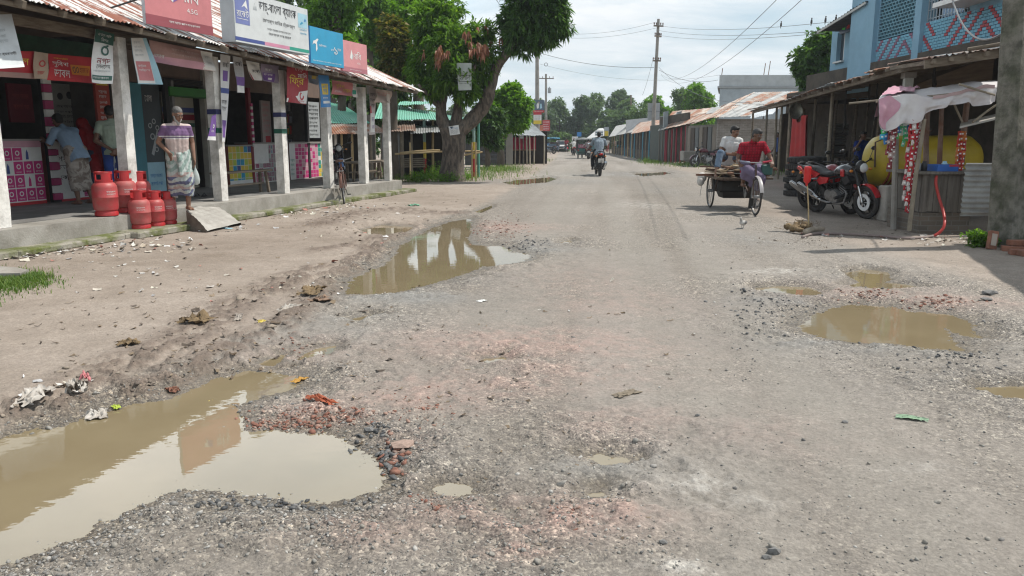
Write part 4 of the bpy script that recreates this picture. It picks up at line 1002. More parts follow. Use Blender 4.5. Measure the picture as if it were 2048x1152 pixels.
for i,(px,py,up,s,lab)in enumerate(CYL):
 p=G(px,py,PZ+.008 if up else .105)
 if up:p=p+LV*.13
 M=TR(p,rnd.uniform(-1.6,-.4),s)
 if i==0:c0.matrix_world=M;WM[c0.name]=M;c0['label']=lab
 else:
  q=dup(c0,M,lab)
  if i%2:
   for ch in q.children:
    if ch.name.startswith('body'):ch.data=ch.data.copy();ch.data.materials[0]=pm('gas_cylinder_faded',(.45,.10,.10),(.36,.05,.05),rough=.6,scale=4,grime=.8,gscale=7,gcol=(.28,.17,.14))
mb=MB(LF.m).mat(moss);u0=LF.up(246,-.3,455);u1=LF.up(356,-.3,450)
mb.box(((u0+u1)/2,-.33,.05),(u1-u0,.5,.106),bev=.02);mb.build('ledge',bld)
a,b_,c,d=G(372,421,PZ-.01),G(418,405,PZ-.01),G(482,446,.05),G(415,462,.03)
ramp_m=pm('ramp_concrete',(.44,.42,.385),(.33,.31,.28),rough=.9,scale=4,grime=.4,bump=.4)
mb=MB().mat(ramp_m)
def rp(u,v):
 p=a.lerp(b_,u).lerp(d.lerp(c,u),v);return p+Z3*(.03*math.sin(v*3.1)+.006*math.sin(v*40)+.008*mnoise.noise(p*6))
mb.grid(rp,8,24)
side=[rp(0,i/24)for i in range(25)];s2=[Vector((p.x,p.y,-.05))for p in side]
mb.mat(pm('ramp_side',(.20,.18,.15),(.12,.105,.085),rough=.95,scale=6,bump=.5))
mb.add(side+s2,[(i,i+1,26+i,25+i)for i in range(24)])
side=[rp(1,i/24)for i in range(25)];s2=[Vector((p.x,p.y,-.05))for p in side]
mb.add(side+s2,[(i+1,i,25+i,26+i)for i in range(24)])
tag(mb.build('concrete_ramp',smooth=True),'rough pale concrete ramp up to the veranda beside the gas cylinders','ramp')
sand=thing('sandals','pair of dark sandals left on the veranda behind the ramp','sandals',LF.P(LF.up(405,1.1,385),1.15,PZ+.008))
for dx in(-.07,.07):
 mb=MB().mat(BLK);mb.lathe([(.0,0),(.05,0),(.052,.012),(.045,.02),(0,.022)],12,(dx,0,0),sx=.85,sy=2.3);mb.tube([(dx-.04,.0,.015),(dx,.03,.06),(dx+.04,0,.015)],.008,6)
 mb.build('sandal',sand,world=False,smooth=True)
mb=MB().mat(concrete);p=[G(-260,552,.05),G(40,548,.05),G(58,541,.05),G(30,536,.05),G(-200,520,.05)]
mb.prism([Vector((q.x,q.y,-.03))for q in p],(0,0,.09));tag(mb.build('concrete_slab'),'flat concrete slab at the left edge beside the grass','slab')
def grass(name,spec,n,hmin,hmax,mat,label=None):
 X_,Y_=[],[]
 for px,py,rx,ry,k in spec:
  for _ in range(int(n*k)):
   q=G(px+rnd.gauss(0,.5)*rx,py+rnd.gauss(0,.5)*ry);X_.append(q.x);Y_.append(q.y)
 X_,Y_=np.array(X_),np.array(Y_);m=len(X_);h,*_q=terrain(X_,Y_)
 L_=ng.uniform(hmin,hmax,m);a=ng.uniform(0,6.28,m);bend=ng.uniform(.2,.9,m);w=ng.uniform(.0025,.006,m)*(hmax/.08)**.5
 V=np.zeros((m,6,3));dx,dy=np.cos(a),np.sin(a)
 for i,t in enumerate((0,.55,1.)):
  r=bend*t*t*L_;z=L_*t*(1-.25*t*bend);ww=w*(1,.8,.1)[i]
  for j,sg in enumerate((-1,1)):
   V[:,i*2+j,0]=X_+dx*r-dy*sg*ww;V[:,i*2+j,1]=Y_+dy*r+dx*sg*ww;V[:,i*2+j,2]=h+z
 base=(np.arange(m)*6)[:,None,None];q=np.array([(0,1,3,2),(2,3,5,4)])
 return mesh_np(name,V.reshape(-1,3),(q[None]+base).reshape(-1,4),mat,kind='stuff')
GRASS=leafmat('grass_blades',(.06,.13,.02),(.11,.20,.03),(.20,.26,.06),.3)
grass('grass',[(25,563,80,20,1.),(-60,575,80,24,1.),(70,556,30,8,.2)],3200,.02,.065,GRASS)
grass('verge_grass',[(880,352,130,10,1.),(1000,340,60,8,.5),(760,345,60,8,.4),(960,318,60,6,.5),(1070,322,30,4,.3),(1305,324,26,4,.4),(1390,330,60,5,.5),(1560,345,80,6,.15)],2500,.06,.28,GRASS)
grass('ledge_weeds',[(620,408,70,6,1.),(760,385,60,5,.8),(540,425,60,5,.6),(330,455,60,4,.25)],500,.02,.07,GRASS)
bark=pm('mango_bark',(.15,.12,.095),(.055,.045,.037),rough=.95,scale=11,lo=.42,hi=.58,stretch=(1,1,.3),grime=.5,gcol=(.19,.17,.14),bump=1.,bscale=16)
bark_far=pm('tree_bark',(.12,.10,.08),(.08,.065,.05),rough=.95,scale=6,stretch=(1,1,.4))
MANGO=leafmat('mango_leaves',(.062,.14,.022),(.10,.21,.03),(.18,.30,.05),.55,.40)
MANGO_D=leafmat('mango_leaves_dark',(.042,.10,.026),(.068,.15,.036),(.12,.22,.055),.5,.42)
FLUSH=leafmat('young_red_leaves',(.22,.085,.05),(.30,.13,.08),(.34,.18,.12),.3)
def lv(name,a,b,c,tr=.35):return leafmat(name,a,b,c,tr)
LIGHT=lv('bright_leaves',(.08,.18,.02),(.12,.26,.03),(.19,.34,.05),.55)
OLIVE=lv('olive_leaves',(.07,.10,.02),(.11,.13,.03),(.28,.21,.07),.4)
DARKG=lv('dark_leaves',(.034,.08,.024),(.055,.12,.034),(.10,.18,.048))
FAR=lv('far_leaves',(.085,.145,.07),(.115,.19,.085),(.16,.24,.10))
FARD=lv('far_leaves_dark',(.07,.12,.07),(.095,.155,.085),(.13,.195,.10))
def lobes_pts(lobes,n,r0=.35):
 """points through lumpy lobes, denser near their skin; returns points and outward directions"""
 vol=np.array([l[1][0]*l[1][1]*l[1][2]for l in lobes])**.72;vol/=vol.sum()
 idx=ng.choice(len(lobes),n,p=vol)
 d=ng.standard_normal((n,3));d/=np.linalg.norm(d,axis=1)[:,None]
 rad=r0+(1-r0)*ng.uniform(0,1,n)**.5
 C=np.array([list(l[0])for l in lobes])[idx];Rr=np.array([list(l[1])for l in lobes])[idx]
 f=2.6
 bump=fbm(d[:,0]*f+idx*3.7+d[:,2]*1.3,d[:,1]*f+d[:,2]*2.1+idx,1.,3,77)
 rad=rad*(1+.5*bump)
 return C+d*Rr*rad[:,None],d
def leaf_mesh(name,P,dirs,L_,w,mat,parent,droop=.45,fold=.25):
 n=len(P);dirs=dirs/np.linalg.norm(dirs,axis=1)[:,None]
 up=np.tile(np.array([[0,0,1.]]),(n,1))+.35*ng.standard_normal((n,3))
 side=np.cross(dirs,up);side/=np.maximum(np.linalg.norm(side,axis=1),1e-6)[:,None]
 nrm=np.cross(side,dirs)
 Lc=L_[:,None]
 V=np.zeros((n,4,3))
 V[:,0]=P
 mid=P+dirs*Lc*.45+nrm*Lc*fold*.15
 V[:,1]=mid+side*Lc*w;V[:,3]=mid-side*Lc*w
 V[:,2]=P+dirs*Lc;V[:,2,2]-=L_*droop*.5
 base=np.arange(n)[:,None]*4
 return mesh_np(name,V.reshape(-1,3),base+np.array([[0,1,2,3]]),mat,parent)
def rosettes(C,D_,k,L0,spread=.9,droop=.5):
 """k leaves round each shoot tip"""
 n=len(C)
 P=np.repeat(C,k,0);d=np.repeat(D_,k,0)+spread*ng.standard_normal((n*k,3));d[:,2]-=droop*ng.uniform(.2,1.,n*k)
 return P+.02*ng.standard_normal(P.shape),d,L0*ng.uniform(.6,1.2,n*k)
def limb(mb,pts,r0,r1,n=8,wob=.04,bulge=None):
 """tapered limb through control points with knots and bends"""
 P=[Vector(p)for p in pts];out,rs=[],[]
 m=(len(P)-1)*5
 for i in range(m+1):
  t=i/m*(len(P)-1);k=min(int(t),len(P)-2);f=t-k
  a,b=P[k],P[k+1];a0=P[k-1]if k else a*2-b;b1=P[k+2]if k+2<len(P)else b*2-a
  q=.5*((2*a)+(b-a0)*f+(2*a0-5*a+4*b-b1)*f*f+(3*a-a0-3*b+b1)*f**3)
  r=r0+(r1-r0)*(i/m)
  q=q+Vector((mnoise.noise(q*1.7),mnoise.noise(q*1.7+Vector((9,0,0))),0))*wob
  out.append(q);rs.append(r*(1+.16*mnoise.noise(q*4)))
 mb.tube(out,rs,n);return out
def tree(name,label,base,lobes,trunk_r,mats,n,leaf=.22,width=.26,group=None,bark_=None,trunk_h=None,k=6,droop=.4,cat='tree',spread=.9):
 base=Vector(base);t=thing(name,label,cat,base,group=group)
 mb=MB().mat(bark_ or bark_far);L0=[(Vector(c),r)for c,r in lobes]
 low=min(c.z-r[2]*.4 for c,r in L0);fork=base+Z3*max(1.,min((low-base.z),(trunk_h or 99)))
 cen=sum((c for c,r in L0),Vector())/len(L0);fork.x+=(cen.x-base.x)*.25;fork.y+=(cen.y-base.y)*.25
 limb(mb,[base-Z3*.2,base.lerp(fork,.5)+Vector((rnd.uniform(-.1,.1),0,0)),fork],trunk_r,trunk_r*.72,10)
 for c,r in L0:limb(mb,[fork-Z3*.1,fork.lerp(c,.5)+Vector((rnd.uniform(-.3,.3),rnd.uniform(-.3,.3),.2)),c+Z3*r[2]*.2],trunk_r*.5,trunk_r*.12,6)
 mb.build('trunk',t,smooth='all')
 C,D_=lobes_pts(lobes,n//k)
 P,d,L_=rosettes(C,D_,k,leaf,spread,droop)
 o=leaf_mesh('crown',P,d,L_,width,mats,t)
 return t
B=G(905,362);MY=B.y
def m3(px,py,dy=0.):return D(px,py,MY+dy)
mango=thing('mango_tree','old mango tree with thick forked trunk, red young leaves and a leaning limb','tree',B)
mb=MB().mat(bark);sc_m=MY/FPX
trunk=[]
pts=[(905,372,30),(905,362,27.5),(904,345,24.5),(906,318,22.5),(908,290,22.5),(907,268,24.5),(905,250,27)]
P=[m3(a,b)for a,b,_ in pts];rs=[r*sc_m for*_,r in pts]
out,rr=[],[]
for i in range(len(P)-1):
 for j in range(5):
  f=j/5;q=P[i].lerp(P[i+1],f);out.append(q);rr.append((rs[i]*(1-f)+rs[i+1]*f)*(1+.07*mnoise.noise(q*3)))
mb.tube(out,rr,18)
def L_(pts,r0,r1,dys=None,n=10):
 limb(mb,[m3(a,b,(dys[i]if dys else 0))for i,(a,b)in enumerate(pts)],r0*sc_m,r1*sc_m,n,.03)
L_([(897,262),(884,240),(882,215),(886,188),(880,160),(868,110)],15,5,[0,0,0,.1,.2,.4])
L_([(910,255),(915,228),(918,200),(922,165),(915,110),(905,60)],12,4,[0,0,.1,.3,.5,.8])
L_([(915,262),(938,246),(960,222),(975,196),(983,165),(992,138),(1012,108),(1036,84),(1060,62),(1085,30)],15,6,[0,0,0,-.1,-.2,-.3,-.4,-.5,-.5,-.6],12)
L_([(1012,108),(1015,70),(1030,30)],7,3,[-.4,-.2,0])
L_([(882,215),(860,195),(838,170)],7,3,[0,-.4,-.9]);L_([(918,200),(935,170),(950,130)],7,3,[0,-.5,-.9])
mb.build('trunk',mango,smooth='all')
def lobe(px,py,rx,ry,dy=0.,rd=None):
 c=m3(px,py,dy);q=sc_m;return(c,(rx*q,(rd or rx)*q*.9,ry*q))
LO=[lobe(872,60,52,50,.6),lobe(905,100,50,46,-.3),lobe(855,128,44,46,.2),lobe(905,150,40,34,-.8),lobe(950,110,44,44,-.2),lobe(868,172,28,22,-.3),lobe(928,182,26,20,-.7),lobe(880,20,44,30,.9),lobe(960,65,26,20,0),lobe(955,165,22,24,.1)]
LR=[lobe(1070,20,46,42,-.5),lobe(1040,52,34,34,-.4),lobe(1100,40,34,40,-.6),lobe(1040,5,30,30,-.2),lobe(1078,72,30,22,-.6),lobe(1055,92,20,16,-.5),lobe(1022,84,22,20,-.4),lobe(1120,20,18,18,-.6),lobe(1128,58,14,18,-.6),lobe(1015,40,20,20,-.3),lobe(1100,80,14,14,-.6),lobe(1085,-20,46,34,-.5)]
C,D_=lobes_pts(LO,2300,.25);Pp,d,Ls=rosettes(C,D_,9,.25,.95,.4);leaf_mesh('crown',Pp,d,Ls,.13,MANGO,mango,.45)
C,D_=lobes_pts(LR,1650,.2);Pp,d,Ls=rosettes(C,D_,9,.25,.95,.35);leaf_mesh('crown',Pp,d,Ls,.13,MANGO_D,mango,.45)
RC=[]
for px,py,dy,k in((885,95,-1.3,9),(878,108,-1.3,5),(955,88,-1.15,9),(965,97,-1.1,8),(945,95,-1.2,5),(930,57,-.9,3),(972,57,-.5,3),(985,75,-.5,3),(883,118,-1.3,3),(840,105,-.8,2)):
 for _ in range(int(k*.6+.5)):
  q=m3(px+rnd.gauss(0,7),py+rnd.gauss(0,5),dy+rnd.gauss(0,.15));RC.append(q)
C=np.array([list(q)for q in RC]);D_=np.tile(np.array([[0,-.3,-.6]]),(len(C),1));Pp,d,Ls=rosettes(C,D_,11,.24,.4,.9)
leaf_mesh('young_leaves',Pp,d,Ls,.13,FLUSH,mango,.8)
def card(name,label,px,Y,base,draw=None,cat='notice',tilt=0.,depth=.01):
 p0,p1,p2,p3=[D(a,b,Y)for a,b in px]
 b=Banner(name,label,p0,p1,p2,p3,base,group=None,wave=.008)
 b.root['category']=cat
 if draw:draw(b)
 b.part='sheet';b.done()
card('cloth_notice','grey cloth notice with black lettering hung in the mango crown',[(917,181),(943,180),(943,126),(913,126)],MY-1.35,flat('cloth_notice_grey',(.40,.43,.40),.8,grime=.3),lambda b:b.text(BLK,'হাসান',.12,.36,.88,.58).lines(GRY,.1,.66,.9,.85,2,2,2).rect(BLK,.05,.31,.95,.33).lines(BLK,.1,.22,.9,.3,1,3,6))
card('paper_notice','small white paper notice nailed to the mango trunk',[(900,271),(920,268),(917,250),(897,253)],MY-.46,W_,lambda b:b.text(BLUE,'বিজ্ঞপ্তি',.55,.6,.9,.78).lines(BLK,.12,.1,.9,.55,4,3,3).lines(BLUE,.1,.6,.5,.9,2,2,5))
FILL=[((640+34*i,640+34*i+62),196+(i*37)%23,98+(i*29)%40,i)for i in range(26)]
def tr(px0,px1,py0,pyb,Y,name,label,mats,n,leaf,nl=7,group='trees behind the shops',trunk_r=.28,basepx=None,seed=0,squash=1.,width=.26):
 r=random.Random(seed or int(px0*7+py0))
 a,b=D(px0,py0,Y),D(px1,pyb,Y);cx=(a.x+b.x)/2;W=abs(b.x-a.x)/2;zt,zb=a.z,b.z;H_=(zt-zb)
 lobes=[]
 for i in range(nl):
  t=(i+.5)/nl;f=math.sin(math.pi*(.12+.8*t))**.6
  x=cx+r.uniform(-.62,.62)*W*f;z=zb+H_*(.12+.74*t);q=W*r.uniform(.36,.55)
  lobes.append((Vector((x,Y+r.uniform(-.5,.5)*W*.8,z)),(q,q*.95,min(q*.85*squash,H_*.32))))
 base=D(basepx or(px0+px1)/2,300,Y);base.z=gz(Y)
 return tree(name,label,base,lobes,trunk_r,mats,n,leaf,width,group)
tr(560,760,-70,150,33,'broadleaf_tree','tall bright green tree rising behind the blue signboard',LIGHT,15000,.22,9,trunk_r=.3)
tr(640,735,60,200,29,'broadleaf_tree','lower bright green tree directly over the pink signboard',LIGHT,8000,.2,6,trunk_r=.2)
tr(738,836,26,185,28.5,'broadleaf_tree','tree with yellow-brown flowering top between the signboards and the mango',OLIVE,10000,.2,9,trunk_r=.25)
tr(710,830,110,250,36,'broadleaf_tree','dark shaded tree filling the gap above the green roofs',DARKG,9000,.26,7,trunk_r=.25)
tr(780,900,-60,90,37,'broadleaf_tree','pale green tall tree behind the left half of the mango crown',LIGHT,10000,.24,7,trunk_r=.3)
tr(470,640,-90,70,40,'broadleaf_tree','high feathery tree at the top edge behind the white bank sign',FAR,7000,.24,7,trunk_r=.3)
tr(700,860,-90,40,46,'broadleaf_tree','far thin topped tree showing sky through it, behind the yellowish tree',FAR,7000,.28,8,trunk_r=.3)
tr(955,1062,165,272,40,'broadleaf_tree','rounded bright green tree over the dark tin shed left of the street poles',LIGHT,14000,.24,9,trunk_r=.22,basepx=1000,seed=4)
tr(930,1015,200,300,37,'broadleaf_tree','small dark tree behind the mango trunk',DARKG,6000,.22,5,trunk_r=.15)
tr(640,780,195,300,44,'broadleaf_tree','dark tree low behind the green roofed sheds',DARKG,7000,.3,6,trunk_r=.2)
G2='trees at the end of the street'
for i,(a,b,top,bot,Y,m,lab)in enumerate(((1040,1120,195,300,120,FARD,'far tree left of the end of the street, beside the red street sign'),(1085,1150,190,300,128,FAR,'grey-green far tree just left of the street end'),(1125,1190,183,300,124,FARD,'far dark tree behind the auto rickshaw'),(1160,1225,180,300,132,FAR,'far tree over the white roof at the street end'),(1195,1255,186,300,126,FARD,'far tree over the right hand stalls'),(1228,1290,190,300,118,FAR,'far leafy tree left of the main utility pole'),(1280,1345,185,290,100,LIGHT,'green tree right behind the main utility pole'),(1325,1400,172,270,92,FAR,'bushy green tree over the rusty roofs'),(1365,1436,158,260,84,LIGHT,'bright bushy tree against the grey flat roofed building'),(1215,1262,178,240,140,FARD,'thin far tree crown sticking up above the tree line'),(1098,1146,266,304,104,FAR,'low bright bush at the left side of the street end'),(1240,1330,215,300,86,FAR,'leafy tree behind the sheds left of the signboard on the pole'),(1000,1070,205,300,110,FAR,'far tree behind the twin street poles'),(1130,1240,240,300,135,FARD,'low dark far tree closing the street'))):
 tr(a,b,top,bot,Y,'far_tree',lab,m,9000,.42 if Y>95 else .34,8,G2,.3)
tr(590,720,-60,120,36,'broadleaf_tree','bright tree crown filling the gap just right of the white bank sign',LIGHT,12000,.24,9,trunk_r=.25)
tr(690,790,-40,110,40,'broadleaf_tree','bright crown behind the yellow-brown topped tree',LIGHT,10000,.25,8,trunk_r=.25)
tr(600,800,60,220,42,'broadleaf_tree','dark tree mass behind the pink signboard',DARKG,10000,.3,8,trunk_r=.25)
tr(1588,1712,60,225,34,'broadleaf_tree','dense green tree between the grey building and the blue house',MANGO_D,16000,.26,10,None,.25)
tr(1440,1600,190,260,62,'broadleaf_tree','tree hidden low behind the rusty roofed house',DARKG,4000,.35,5,None,.2)
for i,(px,py,w,h,lab)in enumerate(((850,362,.55,.34,'low leafy weed clump left of the mango foot'),(868,356,.5,.5,'taller weed clump by the old posts at the mango foot'),(888,364,.6,.3,'dark weed clump against the mango trunk'),(828,364,.5,.24,'small spreading weed clump nearest the shop end'),(925,360,.4,.24,'weed clump on the road side of the mango'),(1964,494,.15,.15,'weeds at the foot of the mossy concrete pole'),(1305,322,1.1,.3,'grass clump round the main utility pole'),(700,338,.3,.35,'weed clump by the corner of the green roofed shed'),(1955,480,.12,.10,'weeds beside the stall wall near the pole'))):
 p=G(px,py);t=thing('weed_clump',lab,'weeds',p,group='weed clumps')
 q=ng.standard_normal((260,3))*np.array([w*.45,w*.35,h*.3])+np.array([p.x,p.y,p.z+h*.42]);q[:,2]=np.maximum(q[:,2],p.z+.02)
 d=ng.standard_normal((260,3));d[:,2]=np.abs(d[:,2])+.2
 P_,d_,l_=rosettes(q,d,4,.065,.6,.3);leaf_mesh('leaves',P_,d_,l_,.22,MANGO if i%2 else LIGHT,t)
 mb=MB().mat(bark_far)
 for _ in range(6):
  a=p+Vector((rnd.gauss(0,w*.25),rnd.gauss(0,w*.2),0));mb.tube([a,a+Vector((rnd.gauss(0,.05),rnd.gauss(0,.05),h*.7))],.005,5)
 mb.build('stem',t)
for(a_,b_),top_,Y_,i_ in FILL:
 if 690<a_<1060 or a_>1180:tr(a_,b_,top_,300,Y_,'far_tree','one of the hazy trees closing the horizon behind the sheds and houses',(FAR,FARD)[i_%2],2600,.6,6,'hazy trees along the horizon',.3)
conc_pole=pm('concrete_pole',(.30,.285,.26),(.22,.21,.19),rough=.9,scale=4,grime=.5,bump=.2)
ceram=flat('insulator',(.12,.06,.04),.3);alum=flat('wire_aluminium',(.12,.125,.13),.5,metal=.2)
def pole(label,px,py,pxt,pyt,r0,r1,arms=(),m=conc_pole,extra=None,name='utility_pole'):
 b=G(px,py);top=D(pxt,pyt,b.y)
 t=thing(name,label,'utility pole',b,group='utility poles')
 mb=MB().mat(m);mb.tube([b-Z3*.3,b.lerp(top,.5),top],[r0,(r0+r1)/2,r1],14);mb.build('shaft',t,smooth=True)
 for(pyc,w,ang)in arms:
  f=(py-pyc)/(py-pyt);c=b.lerp(top,f);d=Vector((math.cos(ang),math.sin(ang),0))
  mb=MB().mat(wood_old);mb.beam(c-d*w+Vector((0,-r0,0)),c+d*w+Vector((0,-r0,0)),.09,.10);mb.build('crossarm',t)
  for s_ in(-.92,-.45,.45,.92):
   mb=MB().mat(ceram);mb.lathe([(.02,0),(.02,.06),(.05,.07),(.055,.11),(.035,.13),(.05,.15),(.04,.19),(0,.2)],10,c+d*(w*s_)+Vector((0,-r0,.04)));mb.build('insulator',t,smooth=True)
 return t,b,top
pA,bA,tA=pole('main concrete utility pole on the right with stub arms near its top',1303,321,1317,38,.16,.10,((52,.38,.3),(72,.32,.6),(120,.3,.2)))
pB,bB,tB=pole('left hand concrete pole carrying a dark poster and a yellow notice',1075,318,1074,60,.22,.13)
pC,bC,tC=pole('thinner pole with a wide crossarm and transformer behind the poster pole',1092,305,1092,148,.17,.12,((157,.9,0),))
mb=MB().mat(flat('transformer_grey',(.28,.30,.31),.5));c=D(1099,181,bC.y-.3)
mb.lathe([(.16,-.3),(.2,-.28),(.2,.25),(.17,.3),(.06,.31),(.05,.42),(.0,.43)],16,c);mb.build('transformer',pC,smooth=True)
pole('plain dark pole standing behind the right hand sheds',1261,300,1262,190,.16,.11,m=wood_old)
pole('thin far pole in front of the trees at the street end',1215,298,1215,232,.14,.1)
pole('slim far lamp pole beside the auto rickshaw',1164,292,1165,246,.1,.07,((250,.5,0),))
def flatsign(name,label,px,Y,base,draw=None,depth=.04,cat='sign',edge=None):
 (x0,y0),(x1,y1)=px;a,b=D(x0,y1,Y),D(x1,y0,Y)
 s=Sign(name,label,cat,a,(1,0,0),(0,0,1),b.x-a.x,b.z-a.z,base,depth=depth,edge=edge)
 if draw:draw(s)
 return s.done()
flatsign('poster','dark blue poster of a person with a red foot, fixed on the left hand pole',((1066,200),(1089,225)),bB.y-.3,flat('poster_slate',(.10,.14,.19)),lambda s:s.poly(W_,[(.35,.3),(.5,.35),(.55,.75),(.45,.85),(.3,.6)]).disc(TAN,.5,.8,.08).poly(LBL,[(.6,.3),(.8,.35),(.75,.7),(.62,.7)]).rect(RED,0,0,1,.18).lines(W_,.1,.04,.9,.14,1,3,4))
flatsign('notice_board','white notice with red header and yellow foot below the dark poster on the pole',((1067,225),(1083,248)),bB.y-.32,W_,lambda s:s.rect(RED,0,.8,1,1).rect(YEL,0,0,1,.32).lines(BLK,.1,.36,.9,.76,4,2,3))
flatsign('street_sign','red sign board with rows of white lettering on the thinner pole',((1085,240),(1100,262)),bC.y-.3,flat('street_red',(.45,.05,.05)),lambda s:s.lines(W_,.1,.08,.9,.92,4,2,7))
flatsign('street_sign','small faded orange sign tied left of the red lettered sign',((1080,250),(1086,262)),bC.y-.32,flat('street_orange',(.5,.15,.08)))
s=flatsign('panel_board','grey back of a square sign board mounted behind the main utility pole',((1295,206),(1320,240)),bA.y+.35,flat('tin_board',(.38,.40,.41),.5,metal=.2),lambda s:s.rect(flat('board_rib',(.26,.27,.28)),.0,.48,1,.54),.06)
flatsign('shop_sign','white sign board with dark lines above the far right stalls',((1190,261),(1207,272)),84,W_,lambda s:s.rect(flat('sign_band',(.2,.26,.3)),.05,.55,.95,.75).rect(flat('sign_band',(.2,.26,.3)),.05,.15,.95,.35))
flatsign('shop_sign','tall sign with yellow lower half above the far stalls',((1208,254),(1218,272)),80,GRY,lambda s:s.rect(YEL,.1,0,.9,.55))
flatsign('shop_sign','small blue far sign between the trees and the auto rickshaw',((1154,264),(1163,273)),90,BLUE)
flatsign('shop_sign','pale far sign at the left of the auto rickshaw roof',((1144,273),(1156,281)),92,W_,lambda s:s.lines(RED,.1,.3,.9,.8,1,2,5))
wires=[]
def wire(label,a,b,sag,r=.009):
 P=[]
 for i in range(25):
  t=i/24;P.append(a.lerp(b,t)-Z3*(sag*4*t*(1-t)))
 mb=MB().mat(alum).tube(P,r,5);o=mb.build('overhead_wire');tag(o,label,'wire','overhead wires');return P
tAl=D(1314,50,bA.y)
FARR=D(1700,28,30)
w1=wire('upper overhead wire with small birds on it, running right from the main pole',D(1312,50,bA.y),D(1760,32,24),.35)
wire('middle overhead wire running right from the main pole to the blue house',D(1312,60,bA.y),D(1720,55,25),.3)
wire('lower overhead wire running right from the main pole to under the house eaves',D(1315,70,bA.y),D(1650,66,27),.25)
wire('thick overhead cable rising steeply to the right from the main pole, left one of two',D(1322,148,bA.y),D(1640,-90,12),.9,.006)
wire('thick overhead cable rising steeply to the right from the main pole, right one of two',D(1322,150,bA.y),D(1700,-90,12),1.1,.006)
wire('upper overhead wire crossing the street from the left poles to the main pole',D(1075,62,bB.y),D(1312,44,bA.y),.5)
wire('second overhead wire crossing the street from the left poles',D(1075,70,bB.y),D(1312,56,bA.y),.45)
wire('overhead wire from the poster pole that sags across the street',D(1080,106,bB.y),D(1308,135,bA.y),.35,.016)
wire('lowest overhead wire across the street towards the grey building',D(1080,128,bB.y),D(1440,150,70),.8)
wire('overhead wire rising to the left from the poster pole, left one of two',D(1074,75,bB.y),D(955,-60,22),.6)
wire('overhead wire rising to the left from the poster pole, right one of two',D(1075,72,bB.y),D(985,-60,22),.6)
wire('overhead wire dropping from the main pole to the left sheds',D(1306,118,bA.y),D(1285,190,bA.y+4),.2,.01)
wire('service wire from the main pole to the grey building roof',D(1318,140,bA.y),D(1436,160,58),.4,.012)
wire('service wire from the main pole towards the rusty roofed house',D(1318,135,bA.y),D(1500,205,40),.7,.012)
wire('coiled service cable from the blue house to the mossy pole',D(1905,0,15.8),D(2012,62,10.9),.35,.016)
mb=MB().mat(alum);mb.torus(D(1092,129,bB.y-.2),.13,.02,n=20,k=6);tag(mb.build('cable_coil'),'round coil of cable hanging on the wire beside the left poles','cable coil')
bird_m=flat('bird_dark',(.07,.07,.075),.7)
def wire_bird(px,lab,dup_from=None):
 d=min(w1,key=lambda p:abs((p.x/(p.y*CP-(p.z-EYE)*SP))*FPX+1024-px));i=w1.index(d)
 j=i+1 if i+1<len(w1)else i-1
 def prj(p):return p.x/(p.y*CP-(p.z-EYE)*SP)*FPX+1024
 e=w1[j];f=(px-prj(d))/(prj(e)-prj(d));p=d.lerp(e,f)
 mb=MB().mat(bird_m);M=Matrix.Rotation(R(25),3,'X')
 mb.capsule(p+Vector((0,0,.045)),p+Vector((0,-.01,.13)),.04,.032,8);mb.ell(p+Vector((0,-.02,.185)),(.027,.03,.027),8,6)
 mb.tube([p+Vector((0,-.045,.185)),p+Vector((0,-.075,.18))],[.009,.002],5);mb.tube([p+Vector((0,.01,.06)),p+Vector((0,.03,-.06))],[.022,.012],5)
 tag(mb.build('bird',smooth=True),lab,'bird','birds on the wire')
wire_bird(1562,'small dark bird on the wire, leftmost of the four');wire_bird(1623,'small dark bird on the wire, second from the left');wire_bird(1651,'small dark bird on the wire, third from the left');wire_bird(1671,'small dark bird on the wire nearest the blue house roof')
rust_top=pm('rusty_tin',(.30,.125,.065),(.40,.36,.32),rough=.7,scale=1.6,lo=.42,hi=.58,grime=.5,gcol=(.14,.06,.035),stretch=(1,1,1))
rust_dark=pm('dark_rusty_tin',(.17,.085,.055),(.26,.20,.165),rough=.75,scale=2.2,grime=.4)
tin=pm('grey_tin',(.36,.37,.37),(.24,.24,.235),rough=.5,scale=2.,grime=.45,metal=.35)
tin_dark=pm('blackened_tin',(.085,.09,.095),(.05,.05,.055),rough=.6,scale=2.5,grime=.3,metal=.2)
green_tin=pm('green_painted_tin',(.13,.42,.31),(.19,.46,.36),rough=.45,scale=1.5,grime=.3,gcol=(.22,.2,.15))
grey_wood=pm('grey_boards',(.22,.205,.18),(.13,.12,.105),rough=.9,scale=3,stretch=(4,4,.5),grime=.4)
def roof4(mb,m,A,B_,C,D__,jag=.03,amp=.014,pitch=.09):mb.mat(m);mb.corr(A,B_,C,D__,pitch=pitch,amp=amp,jag=jag)
def strip(mb,m,a,b,r,n=7):mb.mat(m);mb.tube([a,a.lerp(b,.5)+Vector((rnd.uniform(-.015,.015),rnd.uniform(-.015,.015),0)),b],[r,r*.95,r*.85],n)
Y1=27.5
t=thing('green_roof_shed','shed with a sea green tin roof and a rusty awning, just past the shop row','shed',G(700,345))
mb=MB();A,B_,C,E_=D(600,248,Y1),D(742,246,Y1),D(690,212,Y1+2.2),D(600,190,Y1+2.4)
roof4(mb,green_tin,A,B_,C,E_);mb.build('roof',t)
mb=MB();roof4(mb,rust_top,D(600,270,Y1-1.2),D(778,266,Y1-1.0),D(745,247,Y1+.1),D(600,247,Y1+.1));mb.build('awning',t)
mb=MB();mb.mat(grey_wood);a,b=D(600,345,Y1+.5),D(745,345,Y1+.5);mb.box(((a.x+b.x)/2,Y1+1.2,1.1),(b.x-a.x,.1,2.3))
